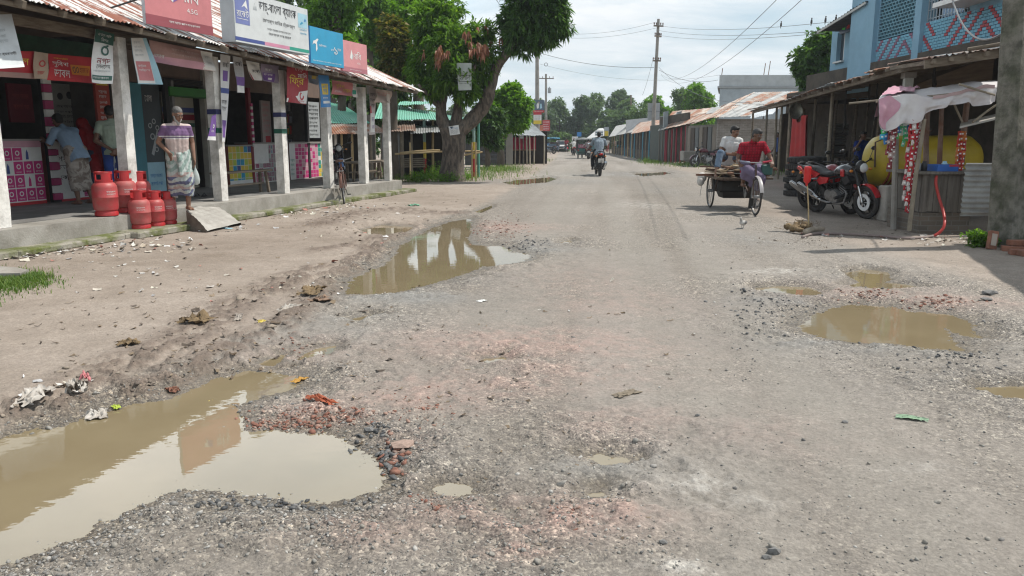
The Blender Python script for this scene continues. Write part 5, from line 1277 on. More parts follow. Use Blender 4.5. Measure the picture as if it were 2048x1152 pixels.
mb.mat(flat('dark_doorway',(.03,.025,.02),.9));a,b=D(702,345,Y1+.5),D(722,262,Y1+.5);mb.box(((a.x+b.x)/2,Y1+1.13,1.0),(b.x-a.x,.06,2.));a,b=D(664,345,Y1),D(690,262,Y1);mb.box(((a.x+b.x)/2,Y1+1.13,1.0),(b.x-a.x,.06,2.));mb.build('wall',t)
for px in(672,684,705,718,726,742,770):
 mb=MB();a=D(px,300,Y1-.7);a.z=0;b=D(px-1,266,Y1-.8);strip(mb,bamboo_new if px in(705,718,684)else white_post if px==672 else bamboo_old,a,b,.045);mb.build('post',t)
t=thing('tin_shack','low grey tin shack with torn rusty roof sheet and dark open front','shack',G(830,345))
Y2=28.5
mb=MB();roof4(mb,rust_dark,D(762,262,Y2-.4),D(832,264,Y2-.3),D(828,243,Y2+1.3),D(765,243,Y2+1.3),.08);roof4(mb,tin,D(820,268,Y2-.3),D(905,262,Y2-.2),D(905,250,Y2+1.4),D(822,250,Y2+1.4),.05);mb.build('roof',t)
mb=MB();mb.mat(tin);a,b=D(766,345,Y2),D(800,262,Y2);mb.corr((a.x,Y2,0),(b.x,Y2,0),(b.x,Y2,b.z+.1),(a.x,Y2,b.z+.1),.09,.012);mb.build('wall',t);mb=MB()
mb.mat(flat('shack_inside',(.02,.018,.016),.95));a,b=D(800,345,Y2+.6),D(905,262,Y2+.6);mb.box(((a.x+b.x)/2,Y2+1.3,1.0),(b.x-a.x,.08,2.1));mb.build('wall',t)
for px in(802,805,823,905):
 mb=MB();a=D(px,300,Y2);a.z=0;b=D(px,262,Y2);strip(mb,bamboo_old,a,b,.045);mb.build('post',t)
mb=MB().mat(bamboo_old)
for i in range(5):a,b=D(806,318+i*4,Y2+.2),D(850,317+i*4,Y2+.2);mb.tube([a,b],.03,6)
mb.build('rail',t)
s=flatsign('poster','torn pale poster on the grey tin shack wall',((769,275),(779,302)),Y2-.05,GRY,lambda s:s.lines(BLUE,.1,.1,.9,.9,5,2,2),.01)
t=thing('market_canopy','sea green tin canopy on yellow, red and green banded posts behind the mango','canopy',G(860,340))
Y3=30.
mb=MB();roof4(mb,green_tin,D(748,238,Y3-.9),D(962,241,Y3-.6),D(940,238,Y3+1.6),D(760,205,Y3+1.9),.02);mb.build('roof',t)
mb=MB();roof4(mb,green_tin,D(795,211,Y3+1.),D(868,207,Y3+1.),D(866,203,Y3+2.6),D(800,203,Y3+2.6),.02);mb.build('roof',t)
for px in(850,948):
 mb=MB();a=D(px,330,Y3-.5);a.z=0;b=D(px,240,Y3-.5);h=b.z
 for z0,z1,m in((0,h*.33,RED),(h*.33,h*.62,YEL),(h*.62,h,flat('post_pale_green',(.28,.42,.38)))):mb.mat(m);mb.tube([(a.x,a.y,z0),(a.x,a.y,z1)],.055,8)
 mb.build('post',t)
for px in(957,866):mb=MB();a=D(px,330,Y3-.3);a.z=0;strip(mb,flat('post_green',(.10,.32,.25))if px==957 else bamboo_new,a,D(px,240,Y3-.3),.05);mb.build('post',t)
mb=MB();mb.mat(flat('canopy_board',(.06,.32,.24)));a,b=D(925,262,Y3+.6),D(950,245,Y3+.6);mb.box(((a.x+b.x)/2,Y3+.6,(a.z+b.z)/2),(b.x-a.x,.04,b.z-a.z));mb.build('sign_board',t)
def stake(px,py,pyt,w,lab,lean=0):
 b=G(px,py);top=D(px+lean,pyt,b.y);mb=MB().mat(bamboo_old if w<.09 else conc_pole)
 h=(top-b).length
 mb.beam(b-Z3*.1,top,w,w);q=mb
 tag(mb.build('old_post'),lab,'post','old concrete posts near the mango')
stake(841,352,293,.17,'broken concrete post, leftmost of those before the mango',2);stake(863,352,293,.12,'slim concrete post beside a weed clump, second from the left of the mango');stake(890,352,294,.15,'leaning concrete post right against the mango trunk',-5)
stake(967,330,292,.14,'concrete post leaning left on the road side of the mango',-8)
fen=thing('bamboo_rail_fence','pale bamboo rails on thin stakes running behind the mango','fence',G(860,345),group=None)
Y4=27.4
for a,b in(((790,308),(960,302)),((900,317),(965,304)),((800,306),(880,300))):
 mb=MB().mat(bamboo_new);p,q=D(*a,Y4),D(*b,Y4+.1);mb.tube([p,p.lerp(q,.5)+Z3*.02,q],[.035,.032,.028],8);mb.build('rail',fen)
for px in(921,944,951,820):
 mb=MB().mat(bamboo_new);a=D(px,330,Y4+.05);a.z=0;mb.tube([a,D(px,285,Y4+.05)],.03,7);mb.build('stake',fen)
Y5=44.
t=thing('black_tin_shed','blackened corrugated tin shed under the rounded green tree','shed',G(990,322))
mb=MB();a,b=D(930,322,Y5),D(1012,262,Y5);mb.mat(tin_dark);mb.box(((a.x+b.x)/2,Y5+1.5,b.z/2+gz(Y5)),(b.x-a.x,3,b.z));mb.build('wall',t)
mb=MB().mat(flat('tin_seam',(.16,.18,.20),.5))
for i in range(6):a_,b_=D(965,318-i*8,Y5-.03),D(1012,318-i*8,Y5-.03);mb.tube([a_,b_],.018,5)
mb.build('seam',t)
mb=MB();mb.mat(flat('shed_jamb',(.25,.24,.22)));a,b=D(1012,322,Y5),D(1026,262,Y5);mb.box(((a.x+b.x)/2,Y5,b.z/2+gz(Y5)),(b.x-a.x,.1,b.z));mb.build('door',t)
Y6=46.
t=thing('street_stall','open roadside stall with red cloth back and thin bamboo posts before the left poles','stall',G(1050,320))
mb=MB();roof4(mb,tin,D(1020,270,Y6-1),D(1092,272,Y6-.5),D(1062,246,Y6+3),D(1022,256,Y6+3),.1);mb.build('roof',t)
mb=MB().mat(flat('stall_red_cloth',(.40,.015,.06),.8));a,b=D(1018,300,Y6+.8),D(1072,275,Y6+.8)
mb.grid(lambda u,v:Vector((a.x+(b.x-a.x)*u,Y6+.8+.05*math.sin(u*40),a.z+(b.z-a.z)*v)),40,4);mb.build('cloth',t)
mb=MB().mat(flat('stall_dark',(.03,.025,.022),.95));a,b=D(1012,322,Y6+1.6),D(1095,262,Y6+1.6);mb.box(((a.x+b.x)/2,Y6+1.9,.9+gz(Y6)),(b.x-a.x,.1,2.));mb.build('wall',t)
for px in(1022,1030,1039,1047,1054,1060,1068,1088):
 mb=MB();a=D(px,322,Y6-.6+rnd.uniform(-.3,.3));a.z=gz(Y6);strip(mb,bamboo_old if px%2 else pm('pale_bamboo',(.40,.36,.29),(.3,.26,.2)),a,D(px+rnd.uniform(-1,1),272,a.y),.045);mb.build('post',t)
mb=MB().mat(pm('stall_planks',(.24,.10,.06),(.16,.09,.06)));a,b=D(1022,300,Y6-.2),D(1072,296,Y6-.2);mb.box(((a.x+b.x)/2,Y6-.2,a.z),(b.x-a.x,.5,.07));mb.build('counter',t)
flatsign('stall_board','grey board hung on the front of the red cloth stall',((1040,268),(1047,277)),Y6-.7,GRY)
t=thing('street_stall','small far stall with a red side behind the transformer pole','stall',G(1085,306));Y7=58
mb=MB();roof4(mb,tin,D(1072,272,Y7),D(1094,272,Y7),D(1094,262,Y7+3),D(1072,262,Y7+3));mb.build('roof',t)
mb=MB().mat(flat('stall_red',(.40,.04,.03)));a,b=D(1081,306,Y7),D(1089,280,Y7);mb.box(((a.x+b.x)/2,Y7+.5,(b.z+gz(Y7))/2),(b.x-a.x,1,b.z-gz(Y7)));mb.build('wall',t)
RF=Frame(G(1838,452),G(1506,342),-1.)
RU,RVv=RF.u,RF.v
def Xr(px,v=0.,py=300):return RF.up(px,v,py)
blue_wall=pm('pale_blue_wall',(.215,.375,.49),(.185,.33,.44),rough=.8,scale=1.2,grime=.3,gcol=(.13,.19,.22))
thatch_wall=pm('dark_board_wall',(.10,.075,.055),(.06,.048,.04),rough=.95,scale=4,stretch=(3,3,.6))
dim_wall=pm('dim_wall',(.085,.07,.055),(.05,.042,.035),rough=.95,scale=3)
shed=thing('open_shed','long dark open shed with a ragged rusty tin edge and bamboo posts','shed',RF.P(8,2,0))
EV=-.25
eave=[(1500,221),(1560,203),(1600,190),(1640,178),(1690,162),(1740,146),(1800,128),(1860,117),(1930,106),(2000,96),(2120,74)]
E_=[RF.W(px,py,EV)for px,py in eave]
E_=E_[:8]
mb=MB().mat(rust_dark)
BK=4.4
def bkv(u):return min(BK,(9.7-RF.P(u,0,0).x)/RVv.x)if RF.P(u,0,0).y<27 else BK
def bkw(u):return min(BK,(11.9-RF.P(u,0,0).x)/RVv.x)
for(u0,z0),(u1,z1)in zip(E_[:-1],E_[1:]):
 n=max(1,int(round((u0-u1)/.85)))
 for i in range(n):
  a,b=u0+(u1-u0)*i/n,u0+(u1-u0)*(i+1)/n;za,zb=z0+(z1-z0)*i/n,z0+(z1-z0)*(i+1)/n
  dz,dv=rnd.uniform(-.02,.04),rnd.uniform(-.16,.08)
  mb.mat(rnd.choice([rust_dark,rust_top,tin,rust_dark]))
  mb.corr(RF.P(b-.05,EV+dv,zb+dz),RF.P(a,EV+dv,za+dz),RF.P(a,bkv(a),za+.16*bkv(a)),RF.P(b-.05,bkv(b),zb+.16*bkv(b)),amp=.013)
mb.build('roof',shed,smooth=True)
mb=MB().mat(wood_old)
for(u0,z0),(u1,z1)in zip(E_[:-1],E_[1:]):mb.beam(RF.P(u0,EV+.14,z0-.06),RF.P(u1,EV+.14,z1-.06),.06,.12)
ua,ub=E_[-1][0],E_[0][0];u=ua+.2
def ez(u):
 for(u0,z0),(u1,z1)in zip(E_[:-1],E_[1:]):
  if u1<=u<=u0:return z0+(z1-z0)*(u-u0)/(u1-u0)
 return E_[-1][1]
while u<ub:
 z=ez(u);mb.beam(RF.P(u,EV-.04,z-.05),RF.P(u,bkv(u)-.05,z-.06+.16*bkv(u)),.05,.06);u+=rnd.uniform(.6,.9)
mb.build('rafters',shed)
A1,B1_=D(1856,118,12.25),D(2034,91,11.95);bk_=Vector((.5,2.4,.12))
mb=MB();k=5
for i in range(k):
 p_,q_=A1.lerp(B1_,i/k-.005),A1.lerp(B1_,(i+1)/k+.01);z_=Z3*rnd.uniform(-.01,.025);mb.mat((rust_dark,tin,rust_top)[i%3]);mb.corr(p_+z_,q_+z_,q_+bk_+z_,p_+bk_+z_,amp=.013)
mb.build('roof',shed,smooth=True)
mb=MB().mat(wood_old);mb.beam(A1+Vector((0,.1,-.07)),B1_+Vector((0,.1,-.07)),.07,.13)
for i in range(5):p_=A1.lerp(B1_,(i+.3)/5);mb.beam(p_+Vector((0,-.05,-.05)),p_+bk_-Z3*.07,.05,.06)
mb.tube([B1_+Vector((-.05,-.02,.05)),A1.lerp(B1_,.45)+Z3*.05],.03,10);mb.build('rafters',shed)
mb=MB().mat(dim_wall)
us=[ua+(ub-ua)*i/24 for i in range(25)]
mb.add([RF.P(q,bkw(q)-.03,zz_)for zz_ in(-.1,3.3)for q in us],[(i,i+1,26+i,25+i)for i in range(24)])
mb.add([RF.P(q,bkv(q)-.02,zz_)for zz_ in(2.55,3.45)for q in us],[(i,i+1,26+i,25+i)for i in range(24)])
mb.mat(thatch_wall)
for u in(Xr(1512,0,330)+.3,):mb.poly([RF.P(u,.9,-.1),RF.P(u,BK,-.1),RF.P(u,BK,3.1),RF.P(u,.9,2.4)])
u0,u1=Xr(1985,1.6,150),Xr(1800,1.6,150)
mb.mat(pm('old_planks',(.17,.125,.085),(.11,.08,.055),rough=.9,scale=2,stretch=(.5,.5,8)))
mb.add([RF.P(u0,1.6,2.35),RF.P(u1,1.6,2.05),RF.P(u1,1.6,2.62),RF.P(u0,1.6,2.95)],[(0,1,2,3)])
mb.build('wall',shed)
for px,py,r,m,dv in((1527,345,.05,bamboo_old,.1),(1546,350,.05,bamboo_old,.2),(1556,352,.045,bamboo_old,.0),(1572,371,.06,bamboo_old,0),(1500,342,.06,wood_old,0),(1620,372,.05,bamboo_old,.5),(1650,385,.055,bamboo_old,.25),(1662,372,.04,wood_old,1.2),(1588,360,.04,wood_old,.9),(1700,380,.045,wood_old,1.6),(1745,385,.045,wood_old,1.4),(1600,352,.04,wood_old,1.6),(1680,372,.035,bamboo_old,2.2),(1722,380,.035,bamboo_old,2.4),(1637,365,.035,wood_old,2.0)):
 u=Xr(px,dv,py);z=min(max(ez(min(max(u,ua),ub)),2),2.9)
 mb=MB();strip(mb,m,RF.P(u,dv,-.05),RF.P(u+rnd.uniform(-.05,.12),dv,z-.04),r);mb.build('post',shed)
mb=MB().mat(pm('pale_square_post',(.47,.49,.46),(.36,.37,.34),grime=.4));u=Xr(1794,.12,405)
mb.box(RF.P(u,.12,1.28),(.145,.145,2.6),math.atan2(RU.y,RU.x));mb.mat(conc_pole);mb.box(RF.P(u,.12,2.60),(.26,.2,.1),math.atan2(RU.y,RU.x));mb.build('post',shed)
t=thing('unseen_shade_awning','rusty tin awning just outside the right edge that shades the ground there','awning',RF.P(-5,1,0))  # added out of view, shaped for the shadow it casts on the ground
mb=MB();roof4(mb,rust_dark,RF.P(-5.7,.42,2.7),RF.P(-1.7,1.15,2.72),RF.P(-1.7,3.6,3.3),RF.P(-5.7,3.6,3.3));mb.build('roof',t)
for u in(-5.5,-2.1):mb=MB();strip(mb,bamboo_old,RF.P(u,1.7,0),RF.P(u,1.7,2.9),.06);mb.build('post',t)
bh=thing('blue_house','two storey pale blue house with red and blue zigzag brickwork over the dark shed','house',Vector((11,20,0)))
HXa,HXb=10.35,9.8
def Hp(px,py,Xp):
 d=ray(px,py);t_=Xp/d.x;return Vector((0,0,EYE))+d*t_
ya0,ya1=Hp(1662,100,HXa).y,Hp(1742,100,HXa).y
zt=Hp(1662,66,HXa).z
mb=MB().mat(blue_wall);ym=(ya0+ya1)/2
wins=[(Hp(1690,75,HXa).y,Hp(1675,75,HXa).y,Hp(1682,122,HXa).z,Hp(1682,64,HXa).z),(Hp(1730,60,HXa).y,Hp(1717,60,HXa).y,Hp(1722,103,HXa).z,Hp(1722,30,HXa).z)]
ys=sorted([ya0,ya1]+[w_[0]for w_ in wins]+[w_[1]for w_ in wins])
def wallseg(y0,y1,z0,z1,x=HXa,th=.2):mb.box((x+th/2,(y0+y1)/2,(z0+z1)/2),(th,abs(y1-y0),z1-z0))
ztop=zt+.12
cuts=[(w_[0],w_[1],w_[2],w_[3])for w_ in wins];cuts.sort()
y=ya1
for(c0_,c1_,z0,z1)in cuts:
 wallseg(y,c0_,2.7,ztop);wallseg(c0_,c1_,2.7,z0);wallseg(c0_,c1_,min(z1,ztop-.05),ztop);y=c1_
wallseg(y,ya0,2.7,ztop)
mb.box((HXa+3,ya0-.1,ztop/2+1.35),(5.8,.2,ztop-2.7))
mb.build('wall',bh)
for(c0_,c1_,z0,z1)in cuts:
 mb=MB().mat(flat('window_dark',(.06,.075,.09),.2));mb.box((HXa+.14,(c0_+c1_)/2,(z0+z1)/2),(.02,c1_-c0_,z1-z0));w_=mb.build('window',bh)
 mb=MB().mat(flat('window_trim',(.55,.56,.55),.5));mb.box((HXa+.07,c0_+.03,(z0+z1)/2),(.13,.05,z1-z0-.004));mb.box((HXa-.005,(c0_+c1_)/2,z0-.02),(.16,c1_-c0_+.08,.05));mb.build('frame',w_)
mb=MB();e0,e1=Hp(1634,62,HXa-.75),Hp(1712,9,HXa-.75)
mb.mat(pm('dark_house_roof',(.075,.07,.072),(.05,.05,.05),rough=.7,scale=3))
roof4(mb,MATS['dark_house_roof'],Vector((HXa-.75,e1.y-.6,e1.z)),Vector((HXa-.75,e0.y,e0.z)),Vector((HXa+3.2,e0.y,e0.z-.1)),Vector((HXa+3.2,e1.y-.6,e1.z-.1)),0,.02,.2)
mb.mat(flat('fascia_pale',(.45,.45,.43)));mb.beam((HXa-.74,e1.y-.6,e1.z-.05),(HXa-.74,e0.y,e0.z-.05),.03,.06)
mb.build('roof',bh)
a=Hp(1692,60,HXa-.03)
sgn=Sign('neon_sign','small dark sign with green and red figures under the blue house eaves','sign',(HXa-.12,Hp(1687,60,HXa).y,Hp(1695,66,HXa).z),(0,-1,0),(0,0,1),abs(Hp(1711,60,HXa).y-Hp(1687,60,HXa).y),.55,flat('sign_night',(.02,.04,.10),.4))
sgn.n=Vector((-1,0,0));sgn.poly(flat('neon_green',(.08,.65,.10),.4),[(.2,.2),(.45,.15),(.5,.5),(.35,.8),(.25,.55)]).poly(RED,[(.6,.15),(.85,.2),(.8,.8),(.6,.6)]);sgn.done()
yb0,yb1=ya1-.02,Hp(2010,60,HXb).y-2.5
zb_lat=[Hp(1757,85,HXb),Hp(1757,12,HXb)]
def yat(px):return Hp(px,60,HXb).y
mb=MB().mat(blue_wall)
L0,L1=yat(1836),yat(1757)
M0,M1=yat(1935),yat(1850)
ZL0=Hp(1757,83,HXb).z;ZT=6.3;ZL1=ZL0+1.75
ZM0=Hp(1850,46,HXb).z;ZM1=ZM0+1.7
def seg(y0,y1,z0,z1):mb.box((HXb+.12,(y0+y1)/2,(z0+z1)/2),(.24,abs(y1-y0),z1-z0))
seg(yb1,M0,2.7,ZT);seg(M0,M1,2.7,ZM0);seg(M0,M1,ZM1,ZT);seg(M1,L0,2.7,ZT);seg(L0,L1,2.7,ZL0);seg(L0,L1,ZL1,ZT);seg(L1,yb0,2.7,ZT)
mb.box((HXb+3,yb0-.1,ZT/2+1.35),(5.6,.22,ZT-2.7));mb.box((HXb-.06,L1+(yb0-L1)/2,4.5),(.12,abs(yb0-L1)-.1,3.6));mb.box((HXb-.06,(L0+M1)/2,4.75),(.12,abs(M1-L0)-.02,3.05))
mb.build('wall',bh)
mb=MB().mat(dim_wall);mb.box((12.5,(yb1+ya0)/2,2.74),(5.0,ya0-yb1,.07));mb.box((12.6,(yb1+yb0)/2,ZT+.05),(5.8,yb0-yb1,.1));mb.box((15.1,(yb1+ya0)/2,3.1),(.2,ya0-yb1,6.2));mb.build('slab',bh)
bb,br,bp_=flat('brick_sky_blue',(.16,.38,.50),.7),flat('brick_red_paint',(.36,.055,.07),.7),flat('brick_plum',(.24,.10,.16),.7)
mb=MB();bw,hh=.155,.068
nz=int((ZM0+.5-2.9)/hh);ny=int((L1-yb1)/bw)
for j in range(nz):
 z=2.9+hh*(j+.5)
 for i in range(ny):
  y=L1-bw*(i+.5+.5*(j%2));lim=ZL0 if y>L0-.25 else ZM0
  if y<yb1 or z>lim-.03 or(L0-.3<y<L0+.02 and z>ZL0-.4):continue
  hx=2*i+j%2;ph=hx%44;plain=ph>37;band=(abs(ph-19)+j)%6
  m=bb if plain or band>1 else(br if y<L0-.4 else bp_)
  mb.mat(m);mb.box((HXb-.012,y,z),(.026 if m is bb else .036,bw-.016,hh-.013))
mb.build('brick_relief',bh)
mb=MB().mat(flat('lattice_blue',(.14,.30,.38),.7));nl=int((ZL1-ZL0)/.085)
for j in range(nl):mb.box((HXb+.05,(L0+L1)/2,ZL0+.085*(j+.5)),(.09,L1-L0,.022))
k=int((L1-L0)/.17)
for i in range(k):
 for j in range(nl):mb.box((HXb+.05,L0+.17*(i+.25+.5*(j%2)),ZL0+.085*(j+1)-.011+.011),(.085,.03,.06))
lat=mb.build('lattice_window',bh)
mb=MB().mat(flat('dark_room',(.02,.028,.03),.9));mb.box((HXb+.4,(L0+L1)/2,(ZL0+ZL1)/2),(.05,L1-L0+.2,ZL1-ZL0+.2));mb.box((HXb+.4,(M0+M1)/2,(ZM0+ZM1)/2),(.05,M1-M0+.2,ZM1-ZM0+.2));mb.build('dark_room',bh)
mb=MB().mat(flat('grille_pale',(.40,.46,.50),.5,metal=.2));n=int((M1-M0)/.13)
for i in range(n+1):mb.box((HXb+.04,M0+(M1-M0)*i/n,(ZM0+ZM1)/2),(.02,.018,ZM1-ZM0))
for j in range(8):mb.box((HXb+.055,(M0+M1)/2,ZM0+.2*(j+.4)),(.015,M1-M0,.018))
mb.build('window_grille',bh)
mb=MB().mat(flat('hung_cloth_blue',(.30,.42,.58),.8));mb.grid(lambda u,v:Vector((HXb+.12+.02*math.sin(u*30),M0+(M1-M0)*(.25+.45*u),ZM0+.05+1.3*v)),20,4);mb.build('curtain',bh)
mb=MB().mat(W_);p=Hp(1990,3,HXb);mb.box((HXb-.3,p.y+.4,p.z+.1),(.7,1.6,.1));mb.build('sunshade',bh)
gb=thing('grey_building','plain grey flat roofed building with bare steel rods above the rusty roof','building',D(1520,300,60))
mb=MB().mat(pm('grey_blue_render',(.36,.41,.44),(.31,.355,.385),rough=.85,scale=1.2,grime=.25));Y8=58
a,b=D(1434,300,Y8),D(1610,150,Y8);zt8=D(1434,150,Y8).z;zb8=D(1434,173,Y8).z
def fp(e,z):return[D(1434-e,300,Y8-e*.02).xy.to_3d()+Z3*z,D(1610,300,Y8-e*.02).xy.to_3d()+Z3*z,D(1612,300,Y8+8).xy.to_3d()+Z3*z,D(1437-e,300,Y8+8).xy.to_3d()+Z3*z]
mb.prism(fp(0,-.4),(0,0,zb8+.4));mb.build('wall',gb)
mb=MB().mat(pm('grey_parapet',(.42,.45,.46),(.36,.385,.40),rough=.85,scale=1.5,grime=.3));mb.prism(fp(2,zb8+.03),(0,0,zt8-zb8-.03));mb.build('parapet',gb)
mb=MB().mat(flat('slab_edge',(.30,.32,.33)));mb.prism(fp(5,zb8-.11),(0,0,.13));mb.build('slab_edge',gb)
for px,h in((1443,.5),(1527,.85),(1536,1.0)):mb=MB().mat(rust_dark);p=D(px,150,Y8+.5);mb.tube([Vector((p.x,p.y,zt8-.2)),Vector((p.x+.12*h,p.y,zt8+h))],.03,5);mb.build('steel_rod',gb)
Y9=41.
rh=thing('rusty_roof_house','grey brick house under a patched rust and silver tin roof','house',D(1470,320,Y9))
GB=brickmat('grey_brick',(.30,.275,.25),(.22,.20,.18),(.34,.32,.30),.26,.085)
a,b=D(1436,335,Y9),D(1512,236,Y9);mb=MB().mat(GB);mb.box(((a.x+b.x)/2+.6,Y9+.15,b.z/2-.1),(b.x-a.x+1.4,.25,b.z+.1));mb.build('wall',rh)
c=D(1376,318,47.5);mb=MB().mat(grey_wood);p0,p1=Vector((a.x,Y9+.2,0)),Vector((c.x,c.y,0));d=(p1-p0)
mb.beam(p0+Z3*.9,p1+Z3*.9,.1,2.4)
for i in range(7):mb.mat(flat('plank_%d'%(i%3),((.20,.17,.14),(.12,.13,.13),(.07,.055,.045))[i%3],.9));q=p0.lerp(p1,(i+.5)/7);mb.beam(q-d*.055+Vector((-.08,0,.95)),q+d*.055+Vector((-.08,0,.95)),.06,2.05)
mb.build('side_wall',rh)
mb=MB()
def patch_roof(A,B_,C,E2,nx,seed):
 r=random.Random(seed)
 for i in range(nx):
  u0,u1=i/nx,(i+1)/nx;A_,B2=A.lerp(B_,u0),A.lerp(B_,u1+.02);E3,C2=E2.lerp(C,u0),E2.lerp(C,u1+.02)
  k=r.uniform(.4,.6);dz=Z3*r.uniform(0,.03)
  for lo,hi in((0,k+.03),(k,1)):
   mb.mat(r.choice([rust_top,rust_top,MATS['roof_pale_rust'],MATS['roof_pale_rust'],tin]));mb.corr(A_.lerp(E3,lo)+dz,B2.lerp(C2,lo)+dz,B2.lerp(C2,hi)+dz,A_.lerp(E3,hi)+dz,.1,.016)
   dz=dz+Z3*.02
pm('roof_pale_rust',(.50,.45,.40),(.34,.16,.09),rough=.6,scale=2.4,lo=.48,hi=.56,grime=.3,gcol=(.2,.09,.05),stretch=(1.5,1.5,.8))
e0,e1=D(1422,236,Y9-.5),D(1522,232,Y9-.5);r0,r1=D(1508,186,Y9+4.5),D(1640,183,Y9+4.5)
patch_roof(e0,e1,r1,r0,7,3)
w0=D(1372,252,48.5);patch_roof(w0,e0,r0,D(1440,215,49),4,8)
mb.build('roof',rh,smooth=True)
mb=MB();roof4(mb,pm('new_tin',(.52,.55,.57),(.40,.42,.43),rough=.35,metal=.5,scale=2),D(1500,237,Y9-2.4),D(1545,228,Y9-2.4),D(1560,214,Y9-1),D(1505,226,Y9-1));mb.build('awning',rh)
mb=MB().mat(flat('red_post',(.30,.03,.05),.7))
Y10=50.
fs=thing('market_shed','row of old sheds with red and grey posts beyond the main pole','shed',D(1345,318,Y10))
mb=MB();q0,q1=D(1316,262,53),D(1424,236,43.5);patch_roof(q0,q1,D(1440,215,48),D(1345,224,57),6,5);mb.build('roof',fs,smooth=True)
mb=MB().mat(dim_wall);a,b=D(1318,318,54.5),D(1376,318,49);mb.beam(a+Z3*1.3,b+Z3*1.3,.1,3.);mb.mat(flat('grey_green_front',(.085,.10,.092),.8));a,b=D(1300,318,55),D(1330,318,53);mb.beam(a+Z3*1.1,b+Z3*1.1,.1,2.3);mb.build('wall',fs)
for px,red in((1318,0),(1324,0),(1330,1),(1333,1),(1338,0),(1343,1),(1346,0),(1352,1),(1361,1),(1370,1),(1372,0)):
 f=(px-1316)/(1424-1316);Yp=53+(43.5-53)*f;p=D(px,300,Yp);p.z=gz(Yp);top=q0.lerp(q1,f)
 mb=MB();strip(mb,flat('red_post',(.34,.03,.05),.7)if red else flat('grey_post',(.18,.17,.15),.8),p,Vector((p.x,p.y,top.z-.05)),.055);mb.build('post',fs)
cb_=D(1388,318,45);mb=MB().mat(concrete);a,b=D(1367,320,45),D(1402,304,45);mb.box(((a.x+b.x)/2,45.5,(a.z+b.z)/2),(b.x-a.x,1.,b.z-a.z+.1),bev=.03);tag(mb.build('concrete_block'),'grey concrete block at the front of the red posted sheds','concrete block')
for px in(1333,1352):
 a,b=D(px,262,52),D(px+16,226,52);mb=MB().mat(flat('tin_slab',(.27,.30,.31),.6,metal=.2));mb.prism([D(px-6,262,52.5),D(px+2,262,52.5),D(px+4+(8 if px>1340 else 0),222,52.5),D(px-5+(8 if px>1340 else 0),224,52.5)],(0,.25,0));tag(mb.build('tin_slab'),'upright grey tin slab on the rusty roof, %s'%('left one' if px<1340 else 'right one, leaning'),'tin slab')
for i,(p0,p1,Ya,Yb,zt0,zt1,lab)in enumerate(((1262,1318,72,55,268,258,'dark stalls with thin posts behind the main pole'),(1218,1266,92,72,274,264,'far dark stalls on the right of the street end'))):
 t=thing('street_stalls',lab,'stall',D((p0+p1)/2,300,(Ya+Yb)/2))
 a,b=D(p0,zt0,Ya),D(p1,zt1,Yb);mb=MB();bk0,bk1=D(p0+14,zt0-22,Ya+6),D(p1+20,zt1-22,Yb+6)
 mb.mat(rust_dark);roof4(mb,(rust_top,tin)[i],a,b,bk1,bk0);mb.build('roof',t)
 mb=MB().mat(flat('stall_shade',(.05,.042,.036),.95));c,d=D(p0+6,300,Ya+.5),D(p1+6,300,Yb+.5);mb.beam(Vector((c.x+.8,c.y,.8)),Vector((d.x+.8,d.y,.8)),.1,2.8);mb.build('wall',t)
 for k in range(9):
  f=(k+.5)/9;Yp=Ya+(Yb-Ya)*f;top=a.lerp(b,f);mb=MB();strip(mb,rnd.choice([bamboo_old,bamboo_new,flat('blue_post',(.1,.3,.4))]),Vector((top.x,top.y,gz(Yp))),top,.05);mb.build('post',t)
 mb=MB().mat(dim_wall);c,d=D(p0,305,Ya-.3),D(p1,305,Yb-.3);c.z,d.z=gz(Ya)+.35,gz(Yb)+.35;mb.beam(c+Vector((.6,0,0)),d+Vector((.6,0,0)),.6,.7);mb.build('counter',t)
t=thing('white_roof_house','house with a white tin gable at the end of the street','house',D(1190,290,98))
mb=MB().mat(flat('white_tin',(.55,.56,.56),.5));A,B_,C=D(1172,277,96),D(1208,272,96),D(1197,257,98)
mb.poly([A,B_,C]);mb.poly([B_,D(1216,268,104),D(1206,256,104),C]);mb.poly([A,C,D(1206,256,104),D(1182,275,104)]);mb.build('roof',t)
mb=MB().mat(dim_wall);a,b=D(1176,300,97),D(1206,300,97);mb.box(((a.x+b.x)/2,98,.9+gz(97)),(b.x-a.x,2,1.8));mb.build('wall',t)
t=thing('white_roof_house','white tin sheeted house wall above the dark stalls left of the main pole','house',D(1275,290,76))
mb=MB().mat(flat('white_tin_wall',(.50,.51,.52),.5));a,b=D(1250,270,77),D(1330,232,74);mb.poly([D(1252,268,78),D(1312,258,74),D(1330,232,74),D(1252,240,78)]);mb.build('roof',t)
mb=MB().mat(dim_wall);mb.box(((a.x+b.x)/2+1,79,1.2),(b.x-a.x-1,1,3.2));mb.build('wall',t)
mossy=pm('mossy_pole',(.175,.165,.14),(.07,.068,.055),rough=.95,scale=5,lo=.42,hi=.62,grime=.75,gcol=(.045,.06,.025),gscale=2.6,bump=.7,bscale=30)
b0=G(2012,492);q=b0.y/FPX
t=thing('concrete_pole','thick square concrete pole with moss and lichen at the right edge','utility pole',b0)
mb=MB().mat(mossy);w0_,w1_=26*q,19*q;H1=4.7
pts=[]
lean=D(2040,0,b0.y).x-b0.x;zt_=D(2040,0,b0.y).z;lean*=H1/zt_
rot=R(24)
def ringp(w,z,f):
 o=[]
 for k in range(8):
  a=rot+math.pi/4*k+(R(8)if k%2 else R(-8));rr_=w*(1.22 if True else 1);o.append(Vector((b0.x+lean*f*1.+rr_*math.cos(a),b0.y+rr_*math.sin(a),z)))
 return o
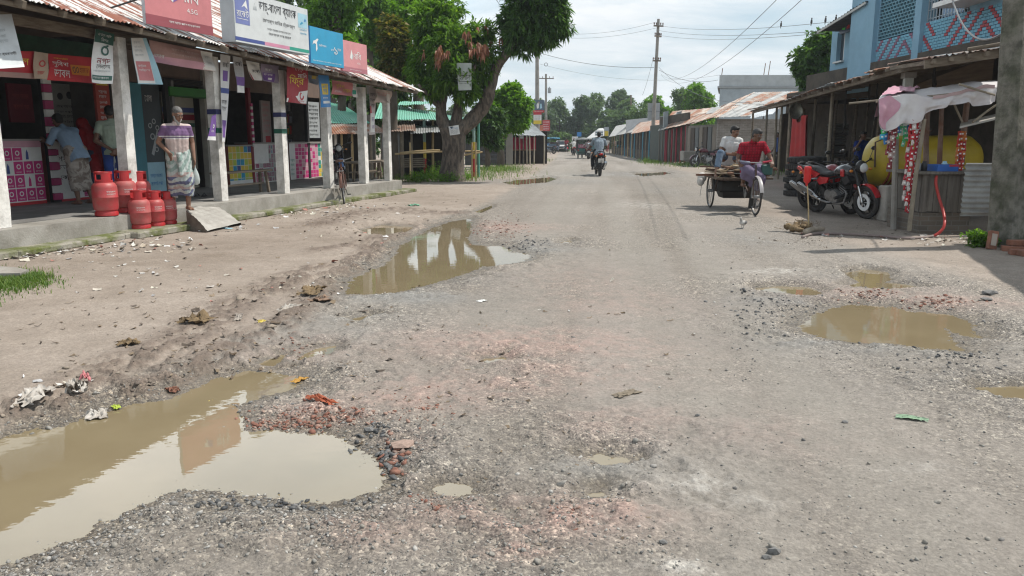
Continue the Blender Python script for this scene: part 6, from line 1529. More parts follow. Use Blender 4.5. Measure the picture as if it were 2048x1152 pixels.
def sq(w,z,f):
 o=[];ca,sa=math.cos(rot),math.sin(rot);e=w*.82
 for x_,y_ in((-w,-e),(-e,-w),(e,-w),(w,-e),(w,e),(e,w),(-e,w),(-w,e)):o.append(Vector((b0.x+lean*f+x_*ca-y_*sa,b0.y+x_*sa+y_*ca,z)))
 return o
n=26;vs,fs_=[],[]
for i in range(n+1):vs+=[p+Vector((mnoise.noise(p*5)*.008,mnoise.noise(p*5+Z3*7)*.008,0))for p in sq(w0_+(w1_-w0_)*i/n,-.1+H1*i/n,i/n)]
for i in range(n):
 for j in range(8):fs_.append((i*8+j,i*8+(j+1)%8,i*8+8+(j+1)%8,i*8+8+j))
fs_.append(tuple(n*8+j for j in range(8)));mb.add(vs,fs_);mb.build('shaft',t)
red_brick=pm('red_brick',(.27,.115,.075),(.18,.08,.055),rough=.95,scale=7,grime=.7,gcol=(.07,.07,.05),bump=.3)
b_=G(1984,500);mb=MB().mat(red_brick);M=Matrix.Rotation(R(-12),3,'X')@Matrix.Rotation(R(10),3,'Y');mb.box(b_+Vector((.02,.05,.125)),(.115,.07,.25),M,bev=.006)
mb.mat(flat('brick_paper',(.35,.30,.25)));mb.box(b_+M@Vector((0,-.04,0))+Vector((.02,.05,.13)),(.07,.006,.16),M);tag(mb.build('leaning_brick'),'red brick stood on end with a pale mark, against the mossy pole','brick')
for i,(px,py,z)in enumerate(((2024,503,0),(2040,510,0),(2050,500,0),(2034,502,.075),(2056,512,0),(2062,503,.075))):
 p=G(px,py);mb=MB().mat(red_brick);mb.box(p+Vector((0,0,.0375+z)),(.25,.12,.07),R(-20+7*i),bev=.006)
 tag(mb.build('red_brick'),['red brick on the ground nearest the mossy pole','red brick at the front of the small brick heap','red brick behind the front one in the heap','red brick laid on top of the heap','red brick at the very right edge of the heap','upper red brick at the right edge'][i],'brick','small heap of red bricks by the pole')
skin_d=pm('brown_skin',(.16,.085,.055),(.12,.062,.04),rough=.55,scale=12,grime=.0)
skin_m=pm('light_brown_skin',(.24,.135,.09),(.19,.10,.065),rough=.55,scale=12,grime=.0)
hair_b=flat('black_hair',(.012,.011,.010),.6);hair_g=pm('grey_hair',(.16,.155,.15),(.07,.068,.065),rough=.7,scale=30,grime=0)
beard_w=flat('white_beard',(.36,.35,.34),.8);eye_w=flat('eye_white',(.5,.48,.45),.3);eye_b=flat('eye_dark',(.01,.008,.006),.2);lip=flat('lips',(.17,.06,.05),.5)
def remesh(mb,name,parent,mats,vox,smooth_it=4,cuts=(),wr=0.):
 """one continuous skin from overlapping limbs"""
 me=bpy.data.meshes.new('shape');me.from_pydata([tuple(p)for p in mb.v],[],mb.f);me.update()
 o=bpy.data.objects.new('shape',me);COL.objects.link(o)
 m=o.modifiers.new('r','REMESH');m.mode='VOXEL';m.voxel_size=vox;m.adaptivity=0
 s=o.modifiers.new('s','SMOOTH');s.iterations=smooth_it;s.factor=.5
 dg=bpy.context.evaluated_depsgraph_get();ev=o.evaluated_get(dg);me2=bpy.data.meshes.new_from_object(ev)
 bpy.data.objects.remove(o);bpy.data.meshes.remove(me)
 if wr or cuts:
  bm=bmesh.new();bm.from_mesh(me2);bm.normal_update()
  if wr:
   for v in bm.verts:
    p=v.co;k=mnoise.noise(Vector((p.x*7+p.z*4,p.y*7,p.z*5-p.x*6)))*.5+mnoise.noise(Vector((p.x*22+p.z*17,p.y*20,p.z*15-p.x*17)))*.6
    v.co=p+v.normal*(k*wr)
  kill=[]
  for c,d,rad in cuts:
   kill+=[v for v in bm.verts if(v.co-c).dot(d)>0 and((v.co-c)-d*(v.co-c).dot(d)).length<rad]
  bmesh.ops.delete(bm,geom=list(set(kill)),context='VERTS');bm.to_mesh(me2);bm.free()
 me2.materials.clear()
 for q in mats:me2.materials.append(q)
 me2.polygons.foreach_set('use_smooth',[True]*len(me2.polygons));me2.name=name
 n=bpy.data.objects.new(name,me2);COL.objects.link(n);n.parent=parent;WM[n.name]=WM[parent.name]
 return n
def hand(mb,w,d,side,curl=.6,s=1.):
 """palm, four unequal bent fingers and a thumb; w wrist, d pointing direction, side = towards the thumb"""
 w,d,side=Vector(w),Vector(d).normalized(),Vector(side).normalized();side=(side-d*side.dot(d)).normalized();n=d.cross(side)
 for k in(-1,-.33,.33,1):mb.capsule(w+side*(.016*k*s),w+d*.085*s+side*(.028*k*s),.015*s,.013*s,7)
 for k,ln in((-1,.062),(-.33,.075),(.33,.082),(1,.073)):
  a=w+d*.085*s+side*(.029*k*s);dd=d
  for j in range(3):
   dd=(dd+n*curl*.55).normalized();b=a+dd*ln*s*(.45,.32,.25)[j];mb.capsule(a,b,(.0095-.001*j)*s,(.0085-.001*j)*s,6);a=b
 a=w+d*.025*s+side*.02*s;b=a+(d*.6+side*.8).normalized()*.045*s;c=b+(d+side*.2+n*curl*.3).normalized()*.035*s
 mb.capsule(a,b,.014*s,.011*s,6);mb.capsule(b,c,.011*s,.009*s,6)
def foot(mb,a,d,s=1.,up=None):
 d=Vector(d);d.z=0;d.normalize()if up is None else None
 if up is not None:d=Vector(up).normalized()
 a=Vector(a);sd=Vector((-d.y,d.x,0)).normalized()
 mb.capsule(a-d*.045*s+Z3*-.045*s,a+d*.09*s-Z3*.052*s,.036*s,.034*s,8)
 mb.capsule(a+d*.08*s+sd*.015*s-Z3*.055*s,a+d*.155*s+sd*.012*s-Z3*.062*s,.03*s,.019*s,8);mb.capsule(a+d*.08*s-sd*.015*s-Z3*.055*s,a+d*.135*s-sd*.025*s-Z3*.064*s,.028*s,.017*s,8)
 mb.capsule(a+Z3*.04*s,a-Z3*.03*s,.036*s,.036*s,8)
def head(mb,c,f,s=1.):
 """skull, jaw, nose, ears; c centre of head, f facing"""
 f=Vector(f).normalized();r=f.cross(Z3).normalized();u=r.cross(f)
 M=Matrix((r,f,u)).transposed()
 P=lambda x,y,z:c+(r*x+f*y+u*z)*s
 mb.ell(P(0,-.012,.025),(.074*s,.092*s,.088*s),16,12,M);mb.ell(P(0,.022,-.045),(.056*s,.066*s,.07*s),14,10,M)
 mb.capsule(P(0,.082,.012),P(0,.102,-.022),.010*s,.015*s,7);mb.ell(P(0,.072,-.095),(.026*s,.022*s,.02*s),8,6,M)
 for x in(-1,1):mb.ell(P(x*.077,-.005,-.005),(.012*s,.02*s,.032*s),8,6,M);mb.ell(P(x*.036,.07,-.02),(.026*s,.02*s,.02*s),8,6,M);mb.capsule(P(x*.015,.082,.032),P(x*.05,.07,.034),.009*s,.008*s,6)
 mb.capsule(P(-.02,.083,-.058),P(.02,.083,-.058),.009*s,.009*s,6)
 return P,M
def face_bits(P,M,s,root,hairm,style='short',beard=None):
 mb=MB();T=None
 for x in(-1,1):
  mb.mat(eye_w);mb.ell(P(x*.033,.076,.012),(.012*s,.008*s,.0055*s),8,6,M);mb.mat(eye_b);mb.ell(P(x*.033,.081,.011),(.0065*s,.005*s,.0055*s),8,6,M)
  mb.mat(hairm);mb.capsule(P(x*.016,.088,.036),P(x*.052,.073,.037),.0045*s,.0035*s,5)
 mb.mat(lip);mb.capsule(P(-.018,.093,-.058),P(.018,.093,-.058),.005*s,.005*s,5)
 mb.build('face',root,smooth='all')
 mb=MB()
 if style=='short':
  mb.ell(P(0,-.022,.043),(.080*s,.096*s,.083*s),14,10,M);mb.ell(P(0,-.05,-.005),(.073*s,.062*s,.07*s),12,8,M)
  if hairm is not hair_g:mb.ell(P(0,.03,.085),(.06*s,.05*s,.035*s),10,8,M)
 remesh(mb,'hair',root,[hairm],.012,1)
 if beard:
  mb=MB();mb.ell(P(0,.045,-.10),(.045*s,.045*s,.04*s),12,8,M);mb.ell(P(0,.07,-.125),(.032*s,.03*s,.035*s),10,8,M)
  for x in(-1,1):mb.capsule(P(x*.062,.01,-.03),P(x*.048,.05,-.085),.016*s,.02*s,7)
  mb.capsule(P(-.022,.09,-.045),P(.022,.09,-.045),.005*s,.005*s,6)
  remesh(mb,'beard',root,[beard],.011,1)
def clothmat(name,c1,c2,kind='plain',sc_=1.):
 if name in MATS:return MATS[name]
 m=bpy.data.materials.new(name);MATS[name]=m;t,b=nt(m);L=t.links
 tc=N(t,'ShaderNodeTexCoord');P=tc.outputs['Object']
 n=N(t,'ShaderNodeTexNoise',i_Scale=9.,i_Detail=5.);L.new(P,n.inputs['Vector']);r=ramp(t,.3,.75,(.82,.82,.82),(1.1,1.1,1.1));L.new(n.outputs[0],r.inputs[0])
 if kind=='plain':col=mixc(t,0.,c1,c2)
 elif kind in('check','plaid'):
  out=None
  for ax in(0,2):
   s_=N(t,'ShaderNodeSeparateXYZ');L.new(P,s_.inputs[0]);a=N(t,'ShaderNodeMath',operation='MULTIPLY');L.new(s_.outputs[ax],a.inputs[0]);a.inputs[1].default_value=sc_
   f=N(t,'ShaderNodeMath',operation='FRACT');L.new(a.outputs[0],f.inputs[0]);g=N(t,'ShaderNodeMath',operation='GREATER_THAN');L.new(f.outputs[0],g.inputs[0]);g.inputs[1].default_value=.68 if kind=='check' else .6
   out=g.outputs[0]if out is None else None or mixmath(t,'MAXIMUM' if kind=='check' else 'ADD',out,g.outputs[0])
  if kind=='plaid':
   h=N(t,'ShaderNodeMath',operation='MULTIPLY');L.new(out,h.inputs[0]);h.inputs[1].default_value=.5;out=h.outputs[0]
  col=mixc(t,out,c1,c2)
 elif kind=='stripe':
  w=N(t,'ShaderNodeTexNoise',i_Scale=6.,i_Detail=3.,i_Distortion=1.5);L.new(P,w.inputs['Vector']);rr=ramp(t,.46,.52);L.new(w.outputs[0],rr.inputs[0]);col=mixc(t,rr.outputs[0],c1,c2)
 elif kind=='bands':
  s_=N(t,'ShaderNodeSeparateXYZ');L.new(P,s_.inputs[0]);rr=N(t,'ShaderNodeValToRGB');rr.color_ramp.interpolation='CONSTANT';e=rr.color_ramp.elements
  d=N(t,'ShaderNodeMath',operation='DIVIDE');L.new(s_.outputs[2],d.inputs[0]);d.inputs[1].default_value=2.;L.new(d.outputs[0],rr.inputs[0])
  for i,(z,c)in enumerate(c1):
   k=e[i]if i<2 else e.new(z/2);k.position=z/2;k.color=c4(c)
  col=rr.outputs[0]
 L.new(mixc(t,1.,col,r.outputs[0],'MULTIPLY'),b.inputs['Base Color']);b.inputs['Roughness'].default_value=.85;b.inputs['Specular IOR Level'].default_value=.2
 bp=N(t,'ShaderNodeBump',i_Strength=.35,i_Distance=.03);L.new(n.outputs[0],bp.inputs['Height']);L.new(bp.outputs[0],b.inputs['Normal'])
 return m
def mixmath(t,op,a,b):
 n=N(t,'ShaderNodeMath',operation=op);t.links.new(a,n.inputs[0]);t.links.new(b,n.inputs[1]);return n.outputs[0]
def person(label,M,J,skin,hairm,shirt,lower,kind='trousers',beard=None,sleeve=.6,vox=.010,group=None,shoes=None,hem=None,curl=.6,fold=0.,hands=True,loose=.012,scarf=None):
 """J: joints in the person's own frame (x right, y forward, z up): hip, chest, neck, head, face, and lists sh/el/wr/kn/an/ft for left (0), right (1)"""
 t=thing('person',label,'person',M=M,group=group)
 Wm=WM[t.name]
 V=lambda q:Vector(q)
 hip,ch,nk,hd=V(J['hip']),V(J['chest']),V(J['neck']),V(J['head'])
 f=V(J.get('face',(0,1,0)));hs=J.get('hs',1.)
 up=(ch-hip).normalized();fw=V(J.get('fwd',(0,1,0)));rt=fw.cross(up).normalized()
 body=MB();sw,hw=J.get('sw',.185),J.get('hw',.10)
 sh=[V(q)for q in J.get('sh',[ch-rt*sw+up*.10,ch+rt*sw+up*.10])]
 hj=[hip-rt*hw,hip+rt*hw]
 el,wr,kn,an=([V(q)for q in J[k]]for k in('el','wr','kn','an'))
 def torso(mb,e):
  for x in(-1,1):
   mb.capsule(hip+rt*.055*x,ch+rt*.07*x,.10+e,.115+e,12);mb.capsule(ch+rt*.07*x,ch+rt*.1*x+up*.08,.11+e,.075+e,12)
   mb.capsule(sh[(x+1)//2],ch+up*.1+rt*.05*x,.058+e,.068+e,10)
  mb.capsule(hip,ch,.105+e,.12+e,12)
 torso(body,-.004)
 body.capsule(ch+up*.12,nk,.06,.055,10);body.capsule(nk,hd-Z3*.03,.054,.052,10)
 P,HM=head(body,hd,f,hs)
 for i in(0,1):
  body.capsule(sh[i],el[i],.048,.040,10);body.capsule(el[i],wr[i],.040,.026,10)
  d=(wr[i]-el[i]).normalized();hdv=V(J['hd'][i])if 'hd' in J else d
  if hands:hand(body,wr[i],hdv,J['ht'][i]if 'ht' in J else fw,curl)
  body.capsule(hj[i],kn[i],.082,.056,10);body.capsule(kn[i],kn[i].lerp(an[i],.35),.055,.056,10);body.capsule(kn[i].lerp(an[i],.35),an[i],.054,.036,10)
  foot(body,an[i],J['ft'][i]if 'ft' in J else fw)
 if hands is False:
  for i in(0,1):body.capsule(wr[i],wr[i]+(wr[i]-el[i]).normalized()*.1,.03,.022,8)
 body.T=None
 def place(mb):mb.v=[Wm@p for p in mb.v]
 def mk(mb,name,mats,vx,it=3,cuts=(),wr=0.):
  o=remesh(mb,name,t,mats,vx,it,cuts,wr);return o
 mk(body,'body',[skin],vox,2)
 c=MB();torso(c,loose)
 hemz=hip-up*(hem if hem is not None else .10)
 for x in(-1,1):c.capsule(hemz+rt*.062*x,hip+rt*.06*x,.108+loose,.11+loose,12)
 for i in(0,1):
  m_=sh[i].lerp(el[i],min(sleeve,1.));c.capsule(sh[i],m_,.058+loose*.5,.056+loose*.6,10)
  if sleeve>1:c.capsule(el[i],el[i].lerp(wr[i],sleeve-1),.055,.045,10)
 c.capsule(ch+up*.12,nk-up*.012,.068,.064,10)
 cu=[(hemz,-up,.4)]
 for i in(0,1):
  if sleeve<=1:d=(el[i]-sh[i]).normalized();cu.append((sh[i].lerp(el[i],min(sleeve,1.)),d,.085))
  else:d=(wr[i]-el[i]).normalized();cu.append((el[i].lerp(wr[i],sleeve-1),d,.075))
 mk(c,'shirt',[shirt],vox,4,cu,.007)
 c=MB()
 if kind=='trousers':
  ll=J.get('leg',1.)
  for i in(0,1):
   e=kn[i].lerp(an[i],ll-.08);c.capsule(hj[i]+up*.05,kn[i],.098,.074,12);c.capsule(kn[i],e,.074,.062,12)
  c.capsule(hip-rt*.06+up*.05,hip+rt*.06+up*.05,.105,.105,12)
  mk(c,'trousers',[lower],vox,3,[(kn[i].lerp(an[i],ll-.08),(an[i]-kn[i]).normalized(),.09)for i in(0,1)],.008)
 else:
  ll=J.get('leg',.72)
  for i in(0,1):
   e=kn[i].lerp(an[i],ll);c.capsule(hj[i]+up*.06,kn[i],.112,.098,12);c.capsule(kn[i],e,.098,.088,12)
  for k in range(6):
   q=k/5;a=hj[0].lerp(kn[0],q);b=hj[1].lerp(kn[1],q);c.capsule(a,b,.10,.10,10)
   a=kn[0].lerp(kn[0].lerp(an[0],ll),q);b=kn[1].lerp(kn[1].lerp(an[1],ll),q);c.capsule(a,b,.082,.082,10)
  c.capsule(hip-rt*.06+up*.07,hip+rt*.06+up*.07,.112,.112,12)
  if fold:c.capsule(hip+fw*.11+up*.02,hip.lerp(kn[0].lerp(kn[1],.5),.7)+fw*.11,.045,.06,8)
  mk(c,'lungi',[lower],vox,3,[(kn[i].lerp(an[i],ll),(an[i]-kn[i]).normalized(),.16)for i in(0,1)],.014)
 if shoes:
  c=MB()
  for i in(0,1):foot(c,an[i],J['ft'][i]if 'ft' in J else fw,1.12)
  mk(c,'shoes',[shoes],vox,2)
 face_bits(P,HM,hs,LOCAL(t),hairm,beard=beard)
 return t
def LOCAL(t):return t
_b=MB.build
def _build_local(s,name,parent=None,smooth=False,mats=None,world=True,kind=None):
 if parent is not None and parent.get('category')=='person':world=False
 return _b(s,name,parent,smooth,mats,world,kind)
MB.build=_build_local
shirt_old=clothmat('old_man_shirt',[(0,(.52,.42,.39)),(1.05,(.54,.43,.40)),(1.155,(.62,.60,.58)),(1.175,(.09,.05,.13)),(1.19,(.62,.60,.58)),(1.205,(.17,.10,.20)),(1.37,(.55,.45,.42))],None,'bands')
lungi_old=clothmat('old_man_lungi',[(0,(.13,.14,.22)),(.34,(.40,.32,.30)),(.40,(.12,.13,.21)),(.54,(.42,.33,.31)),(.62,(.26,.34,.31))],None,'bands')
def add_plaid(m,c,s_):
 t=m.node_tree;b=t.nodes['Principled BSDF'];L=t.links;src=b.inputs['Base Color'].links[0].from_socket
 tc=N(t,'ShaderNodeTexCoord');n=N(t,'ShaderNodeTexWave',i_Scale=s_,i_Distortion=3.,i_Detail=2.,wave_type='BANDS',bands_direction='DIAGONAL');L.new(tc.outputs['Object'],n.inputs['Vector'])
 r=ramp(t,.5,.6);L.new(n.outputs[0],r.inputs[0]);L.new(mixc(t,r.outputs[0],src,c),b.inputs['Base Color'])
add_plaid(lungi_old,(.40,.44,.42),5.)
pf=G(360,421,PZ);OM=TR(G(364,419,PZ+.0),math.pi+R(36),.97)
old=person('old bearded man in a purple and cream shirt stepping down with a bag',OM,dict(hip=(0,0,.88),chest=(.0,.03,1.24),neck=(.0,.06,1.43),head=(-.02,.10,1.555),face=(-.30,.85,-.45),sw=.175,hw=.085,el=[(-.245,.0,1.10),(.275,-.05,1.11)],wr=[(-.235,.09,.84),(.175,.15,.95)],kn=[(-.10,.14,.48),(.09,-.01,.48)],an=[(-.085,.10,.075),(.10,-.16,.09)],ft=[(-.15,1,0),(.2,1,0)],leg=.60,hd=[(0,.15,-1),(-.3,.35,-.9)],ht=[(0,1,0),(-.4,1,.2)]),skin_m,hair_g,shirt_old,lungi_old,'lungi',beard=beard_w,sleeve=.62,vox=.009,hem=.07,fold=1)
wp=WM[old.name]@Vector((-.235,.10,.74))
mb=MB().mat(flat('plastic_bag_clear',(.50,.55,.53),.25,grime=.1))
mb.lathe([(.008,0),(.012,-.05),(.03,-.09),(.055,-.16),(.065,-.24),(.055,-.30),(.02,-.325),(0,-.327)],12,wp,sx=1.,sy=.6);tag(mb.build('plastic_bag',smooth=True),'thin pale plastic bag hanging from the old man\'s hand','bag')
def face_rz(d):return math.atan2(d.y,d.x)-math.pi/2
IN=face_rz(LV)
blue_shirt=clothmat('light_blue_shirt',(.20,.28,.38),(.2,.28,.38));lungi_b=clothmat('brown_print_lungi',(.17,.14,.12),(.30,.27,.24),'stripe')
pb=LF.P(LF.up(160,2.0,405),1.95,PZ+.012)
person('man in a light blue shirt leaning on the counter with his back to the street',TR(pb,IN-R(8)),dict(hip=(0,0,.86),chest=(.0,.20,1.16),neck=(.0,.33,1.32),head=(.0,.42,1.42),face=(.05,.9,-.4),sw=.19,el=[(-.27,.33,1.02),(.27,.32,1.0)],wr=[(-.18,.56,1.08),(.16,.58,1.06)],kn=[(-.09,.02,.46),(.12,.03,.46)],an=[(-.09,-.03,.075),(.14,-.08,.075)],leg=.62),skin_d,hair_b,blue_shirt,lungi_b,'lungi',sleeve=1.0,vox=.012,hem=.16)
green_shirt=clothmat('pale_green_shirt',(.30,.36,.29),(.3,.36,.29));trousers_b=clothmat('blue_trousers',(.03,.06,.22),(.03,.06,.22))
pg=LF.P(LF.up(232,1.75,395),1.7,PZ+.012)
person('young man in a pale green shirt and blue trousers with hands behind his back',TR(pg,IN-R(40)),dict(hip=(0,0,.90),chest=(.0,.03,1.26),neck=(.0,.05,1.44),head=(-.01,.08,1.57),face=(.0,.9,-.3),el=[(-.29,-.09,1.08),(.28,-.10,1.08)],wr=[(-.05,-.2,.92),(.05,-.22,.90)],kn=[(-.1,.02,.48),(.1,.02,.48)],an=[(-.1,-.02,.08),(.11,.0,.08)],hd=[(.8,-.1,-.4),(-.8,-.1,-.4)],ht=[(0,0,1),(0,0,1)]),skin_d,hair_b,green_shirt,trousers_b,vox=.012,sleeve=.62,hem=.08)
red_cloth=clothmat('dark_red_cloth',(.20,.012,.015),(.2,.01,.01));dark_cloth=clothmat('dark_blue_skirt',(.03,.035,.06),(.03,.03,.05))
pr=LF.P(LF.up(192,2.15,398),2.1,PZ+.012)
w_=person('person in a dark red shawl standing between the two men at the counter',TR(pr,IN+R(15),.92),dict(hip=(0,0,.88),chest=(.0,.08,1.22),neck=(.0,.13,1.38),head=(.02,.2,1.48),face=(.1,.9,-.4),el=[(-.27,.06,1.06),(.29,.05,1.05)],wr=[(-.18,.3,1.06),(.2,.28,.98)],kn=[(-.09,.04,.46),(.09,.02,.46)],an=[(-.09,0,.08),(.1,0,.08)],leg=.9),skin_d,hair_b,red_cloth,dark_cloth,'lungi',sleeve=1.5,vox=.014,hem=.32,loose=.03)
hp=[c for c in w_.children if c.name.startswith('hair')]
mb=MB();mb.ell((.02,.18,1.5),(.105,.12,.12),12,8);mb.capsule((0,.13,1.40),(0,.08,1.25),.13,.20,12);remesh(mb,'headscarf',w_,[red_cloth],.014,3)
navy_shirt=clothmat('royal_blue_shirt',(.015,.04,.20),(.01,.03,.15));dark_tr=clothmat('dark_trousers',(.03,.03,.035),(.03,.03,.03))
pm_=G(1712,398);pm_=RF.P(Xr(1712,1.25,395),1.25,0)
person('man in a royal blue shirt behind the red motorcycles, one hand raised to his cheek',TR(pm_,math.pi+R(20),.98),dict(hip=(0,0,.90),chest=(.0,.04,1.24),neck=(.0,.06,1.42),head=(.0,.09,1.55),face=(.1,.95,-.2),el=[(-.28,.05,1.02),(.30,.1,1.12)],wr=[(-.2,.25,.98),(.22,.2,1.36)],kn=[(-.1,.05,.48),(.1,.05,.48)],an=[(-.1,0,.08),(.1,0,.08)],hd=[(.1,1,0),(-.2,.1,1)]),skin_d,hair_b,navy_shirt,dark_tr,vox=.012,hem=.12)
pz_=RF.P(Xr(1554,1.2,345),1.2,0)
person('person in a dark blue shirt standing in the shade of the far bamboo posts',TR(pz_,math.pi/2+R(20)),dict(hip=(0,0,.9),chest=(0,.02,1.25),neck=(0,.04,1.43),head=(0,.06,1.56),el=[(-.26,0,1.08),(.26,0,1.08)],wr=[(-.22,.12,.88),(.22,.14,.88)],kn=[(-.1,.02,.48),(.1,.02,.48)],an=[(-.1,0,.08),(.1,0,.08)]),skin_d,hair_b,clothmat('dull_blue_shirt',(.05,.09,.24),(.05,.08,.2)),dark_tr,vox=.016)
bt=clothmat('bright_blue_shirt',(.03,.06,.38),(.03,.05,.3));wt=clothmat('white_cloth',(.55,.55,.52),(.5,.5,.5));pk=clothmat('dusty_pink_shirt',(.35,.24,.24),(.3,.2,.2));tq=clothmat('turquoise_cloth',(.03,.25,.34),(.03,.2,.3))
STAND=dict(hip=(0,0,.9),chest=(0,.02,1.25),neck=(0,.04,1.43),head=(0,.06,1.56),el=[(-.26,0,1.08),(.26,0,1.08)],wr=[(-.22,.12,.88),(.22,.14,.88)],kn=[(-.1,.04,.48),(.1,-.02,.48)],an=[(-.1,.08,.08),(.1,-.12,.1)])
p=G(1284,313);S2=dict(STAND);S2['el']=[(-.26,0,1.08),(.34,.05,1.42)];S2['wr']=[(-.25,.05,.85),(.14,.1,1.62)]
person('person in a bright blue shirt and white trousers adjusting something overhead by the main pole',TR(p,R(-15),1.05),S2,skin_d,hair_b,bt,wt,vox=.016)
p=G(1229,306);person('far person in a dusty pink shirt and dark trousers at the right stalls',TR(p,R(80)),STAND,skin_d,hair_b,pk,dark_tr,vox=.018)
p=G(1238,308);person('far woman in a dark top and turquoise skirt beside the stalls',TR(p,R(10),.98),dict(STAND,leg=.95),skin_d,hair_b,clothmat('dark_green_top',(.03,.06,.06),(.03,.05,.05)),tq,'lungi',vox=.018,hem=.3,sleeve=1.4)
p=G(1214,305);person('far person in white and red walking on the right behind the motorcyclist',TR(p,R(170)),STAND,skin_d,hair_b,wt,clothmat('red_lower',(.3,.04,.05),(.3,.04,.04)),vox=.018)
tyre=pm('tyre_rubber',(.028,.028,.03),(.05,.046,.042),rough=.8,scale=8,grime=.35,gcol=(.12,.10,.08));chrome=flat('chrome',(.55,.56,.57),.2,metal=1.,grime=.1);steel=flat('dull_steel',(.30,.30,.30),.4,metal=.7)
blk_plastic=flat('black_plastic',(.022,.022,.024),.4);seat_m=flat('seat_vinyl',(.025,.025,.027),.5);eng=pm('engine_alloy',(.30,.30,.30),(.15,.15,.15),rough=.4,metal=.6,scale=12,grime=.3)
glass_r=flat('lamp_red',(.45,.02,.02),.2);glass_w=flat('lamp_glass',(.6,.62,.62),.1);orange_l=flat('lamp_orange',(.6,.2,.02),.3);mirror_m=flat('mirror',(.75,.78,.8),.05,metal=1.,grime=0)
def wheel(root,c,r,tw,spokes=0,rim_m=None,disc=False,alloy=0):
 """wheel in the local x-z plane"""
 c=Vector(c);mb=MB();mb.mat(tyre).torus(c,r-tw,tw,n=36,k=10,sq=.9)
 w=mb.build('wheel',root,smooth='all',world=False)
 mb=MB();mb.mat(rim_m or chrome).torus(c,r-tw*2.05,tw*.45,n=36,k=6,sq=1.6)
 if spokes:
  for i in range(spokes):
   a=2*math.pi*i/spokes;b=a+(.5 if i%2 else-.5);hub=.03
   mb.tube([c+Vector((hub*math.cos(b),(.03 if i%4<2 else-.03),hub*math.sin(b))),c+Vector(((r-tw*2.2)*math.cos(a),0,(r-tw*2.2)*math.sin(a)))],.0024 if r<.4 else .003,4)
 for i in range(alloy):
  a=2*math.pi*i/alloy;d=Vector((math.cos(a),0,math.sin(a)));mb.beam(c+d*.04,c+d*(r-tw*2),.035,.022,Vector((0,1,0)))
 mb.tube([c+Vector((0,-.05,0)),c+Vector((0,.05,0))],.035,12)
 mb.build('rim',w,smooth=True,world=False)
 if disc:
  mb=MB().mat(flat('brake_disc',(.72,.73,.73),.45));n=32
  for sgn in(-1,):
   vs=[c+Vector((R_*math.cos(2*math.pi*i/n),sgn*.06+q,R_*math.sin(2*math.pi*i/n)))for R_,q in((.15,0),(.088,0),(.088,.006),(.15,.006))for i in range(n)]
   mb.add(vs,[(k*n+i,k*n+(i+1)%n,((k+1)%4)*n+(i+1)%n,((k+1)%4)*n+i)for k in range(4)for i in range(n)])
  for i in range(6):a=i*math.pi/3;mb.beam(c+Vector((.03*math.cos(a),-.057,.03*math.sin(a))),c+Vector((.09*math.cos(a),-.057,.09*math.sin(a))),.014,.006)
  mb.build('brake_disc',w,world=False)
 return w
